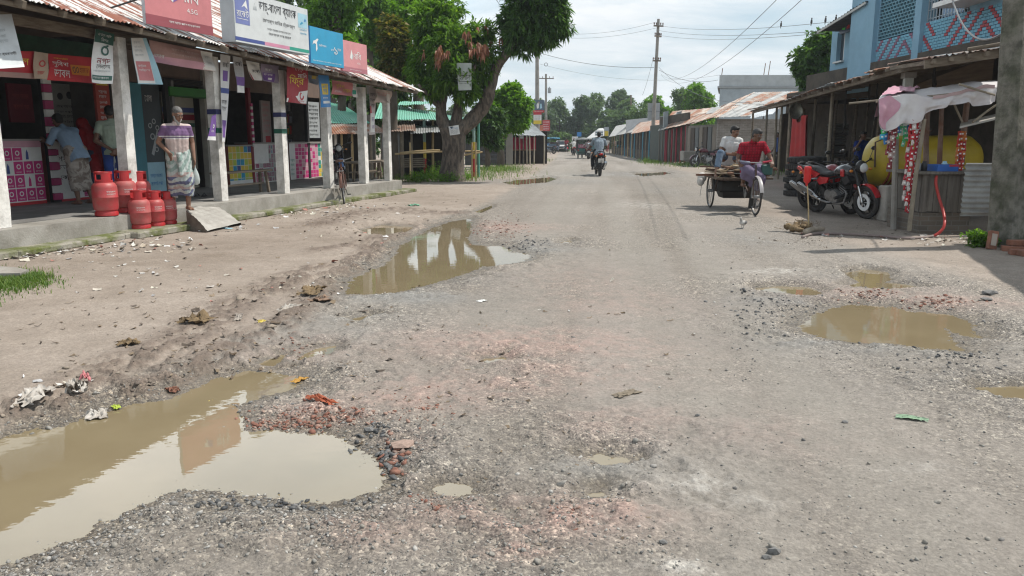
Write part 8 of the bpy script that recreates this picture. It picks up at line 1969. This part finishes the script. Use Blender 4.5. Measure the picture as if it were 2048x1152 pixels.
mb=MB().mat(flat('flap_board',(.40,.39,.36),.6));mb.prism([S(1919,257,-.1),S(1990,240,-.1),S(1990,232,.6),S(1922,247,.6)],(0,0,.03));mb.build('flap',st)
tarp_w=pm('tarp_white',(.62,.60,.60),(.52,.49,.50),rough=.55,scale=3,grime=.3,gcol=(.3,.25,.25));tarp_p=pm('tarp_pink',(.50,.24,.32),(.56,.34,.40),rough=.6,scale=3,grime=.2)
L0,L1=S(1757,200,.0),S(2000,177,-.25);B0,B1=S(1790,196,1.6),S(2010,178,1.5)
def tarp(u,v):
 p=L0.lerp(L1,u).lerp(B0.lerp(B1,u),v)
 return p+Z3*(.05*math.sin(u*9+v*3)*.5+.05*mnoise.noise(p*2.5)+.03*mnoise.noise(p*7)+.12*math.sin(math.pi*v))
mb=MB().mat(tarp_w);mb.grid(tarp,48,20)
drop=lambda u:(.36+.14*math.sin(u*8.5+.2)+.05*math.sin(u*23))*(1.0 if u<.5 else max(.5,1-(u-.5)*5))
def skirt(u,v):
 p=tarp(u*.97,0);q=drop(u);out=.04+.10*mnoise.noise(Vector((u*9,v*1.8,3)))+.05*math.sin(u*34+v*2)+.05*mnoise.noise(Vector((u*22,v*4,1)))
 return p+Vector((0,-out*v,-q*v))
mb.grid(skirt,60,12)
mb.mat(tarp_p)
def side_skirt(u,v):
 p=tarp(0,u);return p+Vector((-.04*v-.05*v*mnoise.noise(Vector((u*6,v,1))),.0,-(.26+.08*math.sin(u*7))*v))
mb.grid(side_skirt,24,10)
mb.grid(lambda u,v:tarp(.02+.26*u,.02+.5*v)+Z3*(.03+.05*abs(mnoise.noise(Vector((u*5,v*5,2))))),18,10)
mb.grid(lambda u,v:skirt((.10+.07*math.sin(v*5)+.05*v)*u,v*.97)+Vector((0,-.012,.01)),12,10)
mb.build('tarp',st,smooth='all')
mb=MB().mat(flat('tarp_edge_print',(.42,.30,.30)));mb.grid(lambda u,v:tarp(.45+.5*u,0)+Vector((0,-.02,-.05*v+.03)),24,2);mb.build('tarp_trim',st)
o=Sign('plastic_crate','blue plastic box on the stall counter with a red rim at its right','crate',S(1874,345,-.03),(1,0,0),Z3,S(1916,345).x-S(1874,345).x,.12,flat('crate_blue',(.03,.12,.42),.4),depth=.3);o.rect(flat('crate_red',(.4,.03,.06)),.55,.75,1,1,.006).rect(flat('crate_blue_dark',(.02,.07,.28)),.05,.1,.95,.18,.006);o.done()
def strings(name,label,spots,top,cols,seed):
 r=random.Random(seed);t=thing(name,label,'snack packets',top[0],group='packet strings at the stall')
 for k,(p,n,ln)in enumerate(zip(top,spots,[.0]*9)):
  mb=MB();q=p.copy();mats=[flat('packet_%s_%d'%(name[:3]+str(seed),i),c,.3,grime=0)for i,c in enumerate(cols)]
  for i in range(n):
   m=r.choice(mats);mb.mat(m);w,h=r.uniform(.05,.07),r.uniform(.075,.095);M=Matrix.Rotation(r.uniform(-.7,.7),3,'Z')@Matrix.Rotation(r.uniform(-.25,.25),3,'Y')
   def pk(u,v,q=q.copy(),sgn=1):x=(u-.5)*2;y=(v-.5)*2;return q+M@Vector((x*w*.5,sgn*-.018*(1-x*x)*(1-y**4),y*h*.5-h*.5))
   mb.grid(pk,4,4);mb.grid(lambda u,v:pk(u,v,sgn=-1),4,4)
   mb.mat(W_);c_=q+M@Vector((0,-.021,-h*.5));mb.poly([c_+M@Vector((dx*w,0,dz*h))for dx,dz in((-.22,-.14),(.22,-.14),(.22,.12),(-.22,.12))])
   q=q-Z3*(h*.93)
  mb.build('packet_string',t)
strings('packet_strings','strings of blue and green snack packets under the left end of the tarp',[5,6,5,4,4,3],[S(1768,226,.05),S(1775,224,.1),S(1798,224,.1),S(1803,224,.15),S(1811,252,.2),S(1817,250,.2)],[(.05,.35,.55),(.06,.45,.15),(.12,.5,.3),(.04,.2,.5)],1)
strings('packet_strings','maroon chains of packets between the blue and green ones',[8,10,9],[S(1782,226,.05),S(1788,228,0),S(1793,230,.05)],[(.25,.05,.06),(.2,.04,.05),(.4,.3,.28)],2)
strings('packet_strings','long red and white packet strings hanging by the leaning bamboo post',[15,18,18,12],[S(1822,243,-.05),S(1829,238,-.1),S(1836,238,-.05),S(1842,240,0)],[(.40,.02,.03),(.45,.03,.04),(.55,.5,.48),(.4,.02,.04)],3)
strings('packet_strings','red and orange packet strings at the right inner side of the stall',[8,9,8],[S(1919,262,.25),S(1925,262,.3),S(1931,262,.3)],[(.45,.04,.02),(.5,.15,.03),(.3,.02,.03)],4)
for i,(px,lab,m)in enumerate(((1848,'dull tin can on the stall counter left end',tin),(1861,'small dark jar on the stall counter',blk_plastic),(1902,'clear jar beside the blue box on the stall counter',LBL))):
 mb=MB().mat(m);mb.lathe([(.04,0),(.045,.01),(.045,.11),(.03,.13),(.03,.15),(0,.151)],14,Vector((S(px,340).x,YS+.2,zt0+.04)));tag(mb.build('jar',smooth=True),lab,'jar')
YT=15.0
tk=thing('yellow_tank','big yellow horizontal tank with dark red rings on a low wheeled frame behind the stall','tank',D(1850,420,YT))
cz,r_t=D(1790,322,YT).z,.47;x0_,x1_=D(1734,320,YT).x,D(1950,320,YT).x
ytank=pm('tank_yellow',(.42,.31,.02),(.33,.24,.02),rough=.45,scale=2,grime=.45,gcol=(.10,.08,.03));MX=Matrix.Rotation(R(90),3,'Y')
mb=MB().mat(ytank);mb.lathe([(0,0),(.2,.012),(.36,.06),(.44,.13),(r_t,.22),(r_t,x1_-x0_-.2),(.36,x1_-x0_-.05),(0,x1_-x0_)],32,(x0_,YT,cz),MX);mb.build('tank',tk,smooth=True)
for dx in(.24,.33):mb=MB().mat(flat('ring_red',(.22,.05,.03)));mb.torus((x0_+dx,YT,cz),r_t+.008,.018,Matrix.Rotation(R(90),3,'Z'),36,6);mb.build('ring',tk,smooth='all')
mb=MB().mat(rusty);mb.lathe([(.12,0),(.12,.1),(.15,.1),(.15,.13),(0,.14)],16,(x0_+1.0,YT,cz+r_t-.03));mb.tube([(x0_+.02,YT-.3,cz-.1),(x0_-.06,YT-.42,cz+.35),(x0_+.1,YT-.42,cz+.42),(x0_+.3,YT-.44,cz+.3)],.015,6);mb.build('fitting',tk,smooth=True)
mb=MB().mat(black_iron);[mb.beam((x0_+.1,YT+y,cz-r_t-.02),(x1_-.1,YT+y,cz-r_t-.02),.06,.08)for y in(-.3,.3)];[mb.beam((x0_+q,YT-.32,cz-r_t+.06),(x0_+q,YT+.32,cz-r_t+.06),.06,.12)for q in(.5,1.6)];mb.tube([(x0_+.1,YT,cz-r_t),(x0_-.6,YT-.1,.35)],.03,8);mb.build('chassis',tk)
WL=Matrix.Translation((0,0,0))
for xw in(x0_+.55,x0_+1.5):
 for yw in(-.42,.42):
  mb=MB().mat(tyre);mb.torus((xw,YT+yw,.30),.22,.08,None,28,10);w_=mb.build('wheel',tk,smooth='all');mb=MB().mat(steel);mb.tube([(xw,YT+yw-.05,.30),(xw,YT+yw+.05,.30)],.13,16);mb.build('rim',w_)
mb=MB().mat(concrete);p,q=D(1768,400,YT-.9),D(1830,372,YT-.9);mb.box(((p.x+q.x)/2,YT-.8,q.z/2),(q.x-p.x,.35,q.z),bev=.02);tag(mb.build('concrete_block'),'low mossy concrete block under the front of the yellow tank','concrete block')
hose_m=flat('hose_red',(.42,.04,.035),.4);hose_g=pm('hose_dusty',(.27,.22,.205),(.20,.15,.14),rough=.7,grime=.4)
H_=[S(1873,352,-.06),S(1872,368,-.12),S(1878,395,-.15),S(1887,425,-.3),D(1889,447,11.85),D(1882,462,11.8),G(1862,473,.02),G(1815,476,.02),G(1760,472,.02),G(1715,469,.02),G(1655,467,.02),G(1625,468,.02),G(1602,475,.02)]
C_=[]
for i in range(len(H_)-1):
 a_,b2,p_,n_=H_[i],H_[i+1],H_[max(i-1,0)],H_[min(i+2,len(H_)-1)]
 for k in range(6):f=k/6;C_.append(.5*((2*a_)+(b2-p_)*f+(2*p_-5*a_+4*b2-n_)*f*f+(3*a_-p_-3*b2+n_)*f**3))
hs=thing('hose','red hose dropping from the stall and running dusty along the ground to the road','hose',C_[30])
mb=MB().mat(hose_m);mb.tube(C_[:36],.022,10);mb.mat(hose_g);mb.tube(C_[35:],.020,10);mb.build('pipe',hs,smooth='all')
def tyre_thing(loc,R0,lab,tilt=None,first=[None]):
 if first[0]is None:
  t=thing('spare_tyre',lab,'tyre',loc,group='stacked tyres by the shed');mb=MB().mat(tyre);M=Matrix.Rotation(R(90),3,'X')
  mb.torus((0,0,0),.25,.085,M,36,10,.9);mb.build('casing',t,smooth='all',world=False);mb=MB().mat(tyre)
  for i in range(36):a=2*math.pi*i/36;mb.box((.335*math.cos(a),.335*math.sin(a),0),(.012,.03,.1),a)
  mb.build('tread',t,world=False);first[0]=t
 M=TR(loc,rnd.uniform(0,3),R0/.33)@(tilt or Matrix.Identity(4))
 if first[0]['label']==lab:first[0].matrix_world=M;WM[first[0].name]=M;return
 dup(first[0],M,lab)
tb=G(1606,394);o_=['lowest','second lowest','third','fourth','fifth','topmost']
for i in range(6):tyre_thing(tb+Vector((rnd.uniform(-.03,.03),rnd.uniform(-.03,.03)+.3,.085+i*.165)),.36,'black tyre, %s in the front stack by the red cloth'%o_[i])
tb2=tb+Vector((.55,1.0,0))
for i in range(6):tyre_thing(tb2+Vector((rnd.uniform(-.03,.03),rnd.uniform(-.03,.03),.085+i*.165)),.34,'black tyre, %s in the rear stack behind the motorcycles'%o_[i])
for i in range(3):tyre_thing(RF.P(Xr(1545,.9,345),.9+i*.2,.36),.36,['tyre leaning upright in front of the others in the far shed','middle tyre leaning in the far shed','rearmost tyre leaning in the far shed'][i],Matrix.Rotation(R(80),4,'Y'))
for i in range(11):
 p=RF.P(Xr(1662,1.3,380)+rnd.uniform(-.04,.04),1.35+rnd.uniform(-.04,.04),.9+i*.095);mb=MB().mat(pm('sack_grey_%d'%(i%2),((.16,.155,.14),(.12,.115,.105))[i%2],rough=.95,scale=8));mb.box(p,(.55,.4,.085),rnd.uniform(-.2,.2)+.1,bev=.03)
 tag(mb.build('folded_sack'),'folded grey sack in the tall stack behind the tyres, %s'%['lowest','second from the bottom','third from the bottom','fourth from the bottom','fifth from the bottom','in the middle','fifth from the top','fourth from the top','third from the top','second from the top','topmost'][i],'sack','stack of folded sacks')
mb=MB().mat(wood_old);p=RF.P(Xr(1662,1.3,380),1.35,.43);mb.box(p+Z3*.4,(.7,.5,.04));
for x in(-.3,.3):mb.box(p+Vector((x,0,0)),(.05,.45,.82))
tag(mb.build('sack_stand'),'rough wooden stand under the stack of folded sacks','stand')
a,b=RF.W(1575,345,.02),RF.W(1617,240,.02)
mb=MB().mat(pm('hanging_red_cloth',(.36,.012,.012),(.26,.01,.01),rough=.85,scale=3,grime=.1));ua_,ub_=a[0],b[0];za,zb=RF.W(1577,350,.02)[1],RF.W(1600,232,.02)[1]
def cl(u,v):
 w=1-.14*v;x=ua_+(ub_-ua_)*(.5+(u-.5)*w);z=za+(zb-za)*v-(.22*max(0,1-abs(u-.5)*4.2)*max(0,v-.6)/.4);return RF.P(x,.0+.05*math.sin(u*21+v*2)*(1-v*.5),z)
mb.grid(cl,40,16);mb.grid(lambda u,v:cl(u,v)+RVv*.05,40,16);tag(mb.build('hanging_cloth',smooth='all'),'long bright red cloth with a V neck hanging from the shed posts','cloth')
p=RF.P(*(lambda w:(w[0],-.12,w[1]))(RF.W(1592,222,-.12)));mb=MB().mat(pm('tin_pan',(.24,.24,.19),(.12,.12,.10),rough=.4,metal=.6,scale=5));M=Matrix.Rotation(R(18),3,'Y')@Matrix.Rotation(R(80),3,'X');mb.lathe([(0,-.12),(.1,-.10),(.18,-.05),(.22,0),(.225,0),(.185,-.04),(.1,-.085),(0,-.105)],24,p,M,1.,1.15);mb.torus(p,.22,.012,Matrix.Rotation(R(18),3,'Y')@Matrix.Rotation(R(-10),3,'X'),24,6);mb.tube([p+Vector((0,0,.2)),p+Vector((.02,.02,.42))],.008,5);tag(mb.build('hanging_pan',smooth=True),'dented round metal pan hanging above the red cloth','pan')
for i in range(26):
 u=rnd.uniform(Xr(1900,2.2,300),Xr(1530,2.2,300));v=rnd.uniform(1.4,3.2);z=rnd.uniform(1.6,2.6)
 mb=MB();strip(mb,(bamboo_old,wood_old,grey_wood)[i%3],RF.P(u,v,0),RF.P(u+rnd.uniform(-.25,.25),v+.1,z),rnd.uniform(.02,.045));mb.build('pole',shed)
for i in range(5):
 u=Xr(1880-i*70,2.4,300);mb=MB();strip(mb,bamboo_old,RF.P(u-.9,2.3,.9+.25*(i%4)),RF.P(u+1.,2.3,1.+.25*(i%4)),.03);mb.build('pole',shed)
for i,(px,py,h,lab)in enumerate(((1752,205,.45,'dark strip hanging from the rafters by the square post'),(1738,190,.3,'small dark bundle hung from the shed roof'),(1868,150,.3,'black hook and strap hung under the board screen'),(1690,215,.7,'thin dark stick hanging in the shed'))):
 w=RF.W(px,py,.8);mb=MB().mat(dark_in);q=RF.P(w[0],.8,w[1]);mb.tube([q+Z3*h,q,q+Vector((.03,0,-h*.6)),q+Vector((0,.02,-h))],[.012,.03,.045,.01],8);tag(mb.build('hanging_bundle',smooth=True),lab,'bundle')
for i,(px,dv,w,h,c,lab)in enumerate(((1690,2.4,.9,1.0,(.06,.05,.045),'dark crate stacked at the back of the shed behind the blue shirted man'),(1640,2.6,.8,.8,(.09,.08,.07),'greyish crate at the back of the shed behind the tyres'),(1765,2.2,.8,1.3,(.045,.05,.055),'tall dark cabinet at the back of the shed beside the tank'),(1600,2.0,.7,1.1,(.08,.06,.045),'brown crate at the back of the shed behind the red cloth'))):
 u=Xr(px,dv,340);mb=MB().mat(flat('crate_%d'%i,c,.8));mb.box(RF.P(u,dv,h/2),(w,.5,h),.15,bev=.02);mb.mat(flat('crate_slat',(.12,.10,.08)));[mb.box(RF.P(u,dv-.26,h*q),(w*.96,.03,.05),math.atan2(RU.y,RU.x))for q in(.25,.55,.85)];tag(mb.build('crate'),lab,'crate')
p=G(1617,462);top=D(1614,362,p.y)
t=thing('marker_stick','bamboo stick in the husk heap with an upturned red plastic bottle on top','marker',p)
mb=MB().mat(bamboo_new);mb.tube([p,p.lerp(top,.5)+Vector((.01,0,0)),top],[.011,.010,.009],7);mb.build('stick',t,smooth=True)
mb=MB().mat(flat('bottle_red',(.55,.02,.02),.35,grime=.05));q=top-Z3*.02;mb.lathe([(.012,-.06),(.02,-.02),(.05,.01),(.055,.04),(.053,.20),(.056,.23),(.045,.25),(0,.252)],16,q);mb.build('bottle',t,smooth=True)
husk=pm('coconut_husk',(.22,.155,.085),(.13,.09,.05),rough=.95,scale=9,grime=.4,bump=.8)
hh_=thing('husk_heap','brown heap of coconut husk and roots at the foot of the stick','husk heap',p)
for i in range(16):
 c=G(1600+rnd.gauss(0,11),462+rnd.gauss(0,4));mb=MB().mat(husk);mb.ell(c+Z3*rnd.uniform(.02,.09),(rnd.uniform(.04,.09),rnd.uniform(.04,.07),rnd.uniform(.03,.06)),9,6,Matrix.Rotation(rnd.uniform(0,3),3,'Z'));mb.v=[v+Vector((mnoise.noise(v*25),mnoise.noise(v*25+Z3*5),mnoise.noise(v*25+Z3*9)))*.025 for v in mb.v];mb.build('husk',hh_,smooth='all')
mb=MB().mat(husk)
for i in range(140):
 c=G(1600+rnd.gauss(0,12),460+rnd.gauss(0,3))+Z3*rnd.uniform(.02,.09);mb.tube([c,c+Vector((rnd.gauss(0,.06),rnd.gauss(0,.05),rnd.uniform(0,.09)))],.003,4)
f_=mb.build('fibre',hh_);f_['kind']='stuff'
mb=MB().mat(pm('bleached_log',(.36,.31,.25),(.22,.18,.14),rough=.9,scale=6,bump=.5));a,b=G(1612,464,.05),G(1645,458,.06);limb(mb,[a,a.lerp(b,.5)+Z3*.02,b],.05,.04,9,.02);mb.mat(dark_in);tag(mb.build('log',smooth='all'),'short bleached log lying beside the husk heap','log')
def duck(px,py,lab,rz,s):
 t=thing('pigeon',lab,'bird',G(px,py),rz,scale=s);L=dict(parent=t,world=False)
 mb=MB();mb.capsule((-.06,0,.12),(.07,0,.14),.055,.05,10);mb.capsule((-.06,0,.12),(-.17,0,.11),.035,.012,8);mb.capsule((.09,0,.15),(.13,0,.22),.03,.022,8);mb.ell((.145,0,.235),(.03,.024,.024),10,8)
 for y in(-.02,.02):mb.capsule((.0,y,.08),(.0,y,.012),.009,.007,6);mb.capsule((-.01,y,.01),(.035,y,.008),.008,.005,6)
 o=remesh(mb,'body',t,[pm('white_feathers',(.50,.49,.47),(.25,.25,.25),rough=.9,scale=14,grime=.3)],.007,2)
 mb=MB().mat(flat('beak',(.25,.2,.15)));mb.tube([(.168,0,.232),(.195,0,.226)],[.009,.003],6);mb.build('beak',**L)
 for y in(-1,1):mb=MB().mat(flat('wing_grey',(.16,.16,.165),.8));mb.ell((-.04,y*.05,.135),(.085,.012,.035),10,6);mb.build('wing',smooth=True,**L)
duck(1485,458,'white and grey pigeon walking on the road in front of the cart',R(235),.8)
def crumple(name,label,px,py,w,d,h,m,cat,seed,curl=0.,n=14):
 p=G(px,py);z0=float(terrain(np.array([p.x]),np.array([p.y]))[0][0]);o=Vector((seed*3.7,seed*1.3,0));rz=Matrix.Rotation(seed*1.7,3,'Z')
 mb=MB().mat(m)
 def f(u,v):
  x,y=(u-.5)*2,(v-.5)*2;e=1-.25*mnoise.noise(Vector((x*2,y*2,seed)))
  q=Vector((x*w*e,y*d*e,0));k=mnoise.noise(Vector((x*2.2,y*2.2,seed*2.1)))*.6+abs(mnoise.noise(Vector((x*5,y*5,seed))))*.7
  q.z=h*max(0,k+.25)*(1.2-x*x*.6)+curl*x*x
  q.x+=w*.35*mnoise.noise(Vector((x*3,y*3,seed+5.)));q.y+=d*.5*mnoise.noise(Vector((x*3,y*3,seed+9.)))
  return Vector((p.x,p.y,z0+.004))+rz@q
 mb.grid(f,n,n);tag(mb.build(name,smooth='all'),label,cat)
polyw=pm('dirty_plastic',(.50,.47,.43),(.33,.29,.25),rough=.5,scale=9,grime=.6,gcol=(.17,.14,.11));orange_w=flat('orange_wrapper',(.42,.11,.05),.5,grime=.4);yl=flat('yellow_scrap',(.62,.48,.10),.5)
for i,a_ in enumerate((('plastic_bag','crumpled dirty white plastic bag on the mud at the left, longest one',70,812,.14,.06,.06,polyw,'bag'),('plastic_bag','crumpled white bag standing at the mud edge above the near puddle',156,795,.05,.05,.11,polyw,'bag'),('plastic_bag','flattened muddy bag at the bank right of the standing one',195,822,.07,.05,.04,polyw,'bag'),('wrapper','pink edged food wrapper beside the standing white bag',172,778,.03,.05,.06,ROSE,'wrapper'),('wrapper','lime green scrap at the left bank of the near puddle',232,808,.035,.02,.02,flat('lime_scrap',(.40,.50,.06)),'wrapper'),('leaf','yellow leaf floating at the far edge of the near puddle',420,792,.035,.02,.02,yl,'leaf'),('wrapper','bright orange torn wrapper on the brick rubble',640,812,.11,.025,.035,orange_w,'wrapper'),('wrapper','yellow orange scrap on the road right of the near puddle tip',600,754,.06,.025,.02,flat('scrap_ochre',(.45,.24,.04)),'wrapper'),('leaf','green flattened leaf on the right side of the road',1822,841,.075,.03,.012,flat('leaf_pale_green',(.22,.33,.22),.8),'leaf'),('plastic_sheet','crumpled white sheet on the mud left of the middle puddle',582,620,.13,.07,.04,polyw,'sheet'),('bark_piece','dark brown husk pile on the left dirt strip',392,650,.12,.10,.07,husk,'bark'),('bark_piece','brown curled bark at the left of the middle puddle',628,588,.20,.09,.06,husk,'bark'),('bark_piece','tan bark piece below the curled one',640,604,.12,.07,.05,pm('tan_bark',(.30,.20,.14),(.2,.13,.09)),'bark'),('bark_piece','thin pale stick of bark lying on the dirt',478,641,.11,.03,.02,pm('pale_bark',(.33,.29,.25),(.12,.1,.09)),'bark'),('bark_piece','dark root lump on the left dirt strip',258,694,.07,.05,.05,husk,'bark'),('leaf','yellow leaf on the left dirt strip',524,649,.04,.03,.02,yl,'leaf'),('woven_mat_scrap','flat scrap of woven net pressed into the road',1252,790,.09,.035,.006,pm('net_scrap',(.27,.22,.15),(.15,.12,.09)),'scrap'),('brick_piece','flat red brick fragment by the mud bank',345,775,.05,.03,.025,red_brick,'brick'),('paper_scrap','white paper on the road before the middle puddle',964,602,.05,.03,.01,W_,'paper'),('plastic_scrap','pale blue scrap beside the ramp foot',452,458,.12,.05,.02,LBL,'scrap'),('plastic_scrap','white scrap on the ledge before the gas cylinders',198,466,.09,.04,.02,W_,'scrap'),('plastic_scrap','green scrap on the far muddy heap',828,412,.12,.08,.05,flat('mint_scrap',(.2,.45,.3)),'scrap'))):
 crumple(*a_,seed=i+1)
for i,(px,py,s,lab)in enumerate(((1549,1108,.022,'pale round stone at the bottom right of the road'),(1534,1118,.016,'grey stone just left of the pale round stone'),(1395,836,.012,'small dark stone on the bare road'),(1327,1092,.014,'black stone near the bottom centre'),(1690,846,.014,'dark lump beside the green leaf'),(1980,590,.07,'flat stone lying by the shade edge on the right'),(1972,603,.045,'smaller flat stone below the flat stone'),(805,890,.05,'flat worn red brick at the near pothole edge'),(740,858,.025,'dark stone at the far rim of the near pothole'))):
 p=G(px,py);v,f=ico();z0=float(terrain(np.array([p.x]),np.array([p.y]))[0][0]);mb=MB().mat(BRK if 'brick' in lab else RIMG)
 mb.add([Vector((p.x+a[0]*s*1.3,p.y+a[1]*s,z0+s*.3+a[2]*s*(.35 if 'flat' in lab else .7)))for a in v*(1+.15*ng.standard_normal((12,1)))],[tuple(q)for q in f]);tag(mb.build('stone'),lab,'stone')
SUN_EL,SUN_AZ=R(60),R(77)
w=bpy.data.worlds.new('World');sc.world=w;w.use_nodes=True
t=w.node_tree;L=t.links;bg=t.nodes['Background']
sky=N(t,'ShaderNodeTexSky',sky_type='NISHITA',sun_disc=False);sky.sun_elevation=SUN_EL;sky.sun_rotation=SUN_AZ
sky.altitude=20;sky.air_density=1.2;sky.dust_density=2.2;sky.ozone_density=1.2
tc=N(t,'ShaderNodeTexCoord');sx=N(t,'ShaderNodeSeparateXYZ');L.new(tc.outputs['Generated'],sx.inputs[0])
zz=N(t,'ShaderNodeMath',operation='MAXIMUM');L.new(sx.outputs[2],zz.inputs[0]);zz.inputs[1].default_value=0.0
za=N(t,'ShaderNodeMath',operation='ADD');L.new(zz.outputs[0],za.inputs[0]);za.inputs[1].default_value=.22
vd=N(t,'ShaderNodeVectorMath',operation='DIVIDE');L.new(tc.outputs['Generated'],vd.inputs[0])
cb=N(t,'ShaderNodeCombineXYZ')
for i in range(3):L.new(za.outputs[0],cb.inputs[i])
L.new(cb.outputs[0],vd.inputs[1])
mp=N(t,'ShaderNodeMapping');mp.inputs['Scale'].default_value=(.75,1.15,1.6);mp.inputs['Location'].default_value=(3.3,1.2,.4);L.new(vd.outputs[0],mp.inputs[0])
n1=N(t,'ShaderNodeTexNoise',i_Scale=1.7,i_Detail=9.,i_Roughness=.6,i_Distortion=.35);L.new(mp.outputs[0],n1.inputs['Vector'])
n2=N(t,'ShaderNodeTexNoise',i_Scale=3.1,i_Detail=7.,i_Roughness=.55);L.new(mp.outputs[0],n2.inputs['Vector'])
r1=ramp(t,.35,.64);L.new(n1.outputs['Fac'],r1.inputs['Fac'])
r2=ramp(t,.36,.72,(8.0,8.6,9.0),(9.8,9.95,10.));L.new(n2.outputs['Fac'],r2.inputs['Fac'])
veil=mixc(t,.7,sky.outputs[0],(6.2,7.8,8.9))
cl=mixc(t,r1.outputs['Color'],veil,r2.outputs['Color'])
el=N(t,'ShaderNodeFloatCurve');cv=el.mapping.curves[0];el.mapping.use_clip=False
for i,(a,b)in enumerate(((0,.5),(.17,.5),(.40,.80),(.56,.62),(.72,.26),(1,.17))):
 if i in(0,):cv.points[0].location=(a,b)
 elif i==5:cv.points[-1].location=(a,b)
 else:cv.points.new(a,b)
el.mapping.update();L.new(zz.outputs[0],el.inputs['Value'])
e2=N(t,'ShaderNodeMath',operation='MULTIPLY');L.new(el.outputs[0],e2.inputs[0]);e2.inputs[1].default_value=2.
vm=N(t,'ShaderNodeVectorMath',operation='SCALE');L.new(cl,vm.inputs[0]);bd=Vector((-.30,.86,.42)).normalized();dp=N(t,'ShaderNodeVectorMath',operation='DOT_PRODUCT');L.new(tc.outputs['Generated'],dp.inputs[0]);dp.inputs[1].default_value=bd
bk=N(t,'ShaderNodeMapRange',i_From_Min=.90,i_From_Max=.985,i_To_Min=1.,i_To_Max=1.6,interpolation_type='SMOOTHSTEP');L.new(dp.outputs['Value'],bk.inputs[0])  # brighter sky patch added above the view for the near puddle to mirror
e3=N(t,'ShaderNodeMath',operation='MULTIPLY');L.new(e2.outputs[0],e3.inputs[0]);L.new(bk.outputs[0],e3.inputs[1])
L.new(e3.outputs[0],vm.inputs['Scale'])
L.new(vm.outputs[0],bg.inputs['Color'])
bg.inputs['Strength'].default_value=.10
sd_=bpy.data.lights.new('Sun','SUN');sd_.energy=4.2;sd_.angle=R(.9);sd_.color=(1.,.955,.88)
so=bpy.data.objects.new('Sun',sd_);COL.objects.link(so)
ld=Vector((math.sin(SUN_AZ)*math.cos(SUN_EL),math.cos(SUN_AZ)*math.cos(SUN_EL),math.sin(SUN_EL)))
so.rotation_euler=ld.to_track_quat('Z','Y').to_euler();so.location=ld*60
cam=bpy.data.cameras.new('Camera');cam.sensor_width=36;cam.lens=FPX/2048*36;cam.clip_end=9000;cam.clip_start=.05
co=bpy.data.objects.new('Camera',cam);COL.objects.link(co);co.location=(0,0,EYE);co.rotation_euler=(math.pi/2-PITCH,0,0);sc.camera=co
vs=sc.view_settings;vs.view_transform='Standard';vs.look='None';vs.exposure=0.14;vs.gamma=1
hz=MB();hz.box((0,90,9),(440,420,26));hm=bpy.data.materials.new('air');hm.use_nodes=True;ht=hm.node_tree;ht.nodes.remove(ht.nodes['Principled BSDF']);pv=N(ht,'ShaderNodeVolumePrincipled');pv.inputs['Color'].default_value=(.86,.92,1,1);pv.inputs['Density'].default_value=.0006;pv.inputs['Anisotropy'].default_value=.2
ht.links.new(pv.outputs[0],ht.nodes['Material Output'].inputs['Volume']);hz.mat(hm);hz.m=[0]*len(hz.f);hz.build('haze',kind='stuff')
sc.display_settings.display_device='sRGB'
sc.cycles.filter_width=1.2;sc.cycles.max_bounces=8;sc.cycles.use_denoising=True
sc.render.resolution_x,sc.render.resolution_y=1024,576
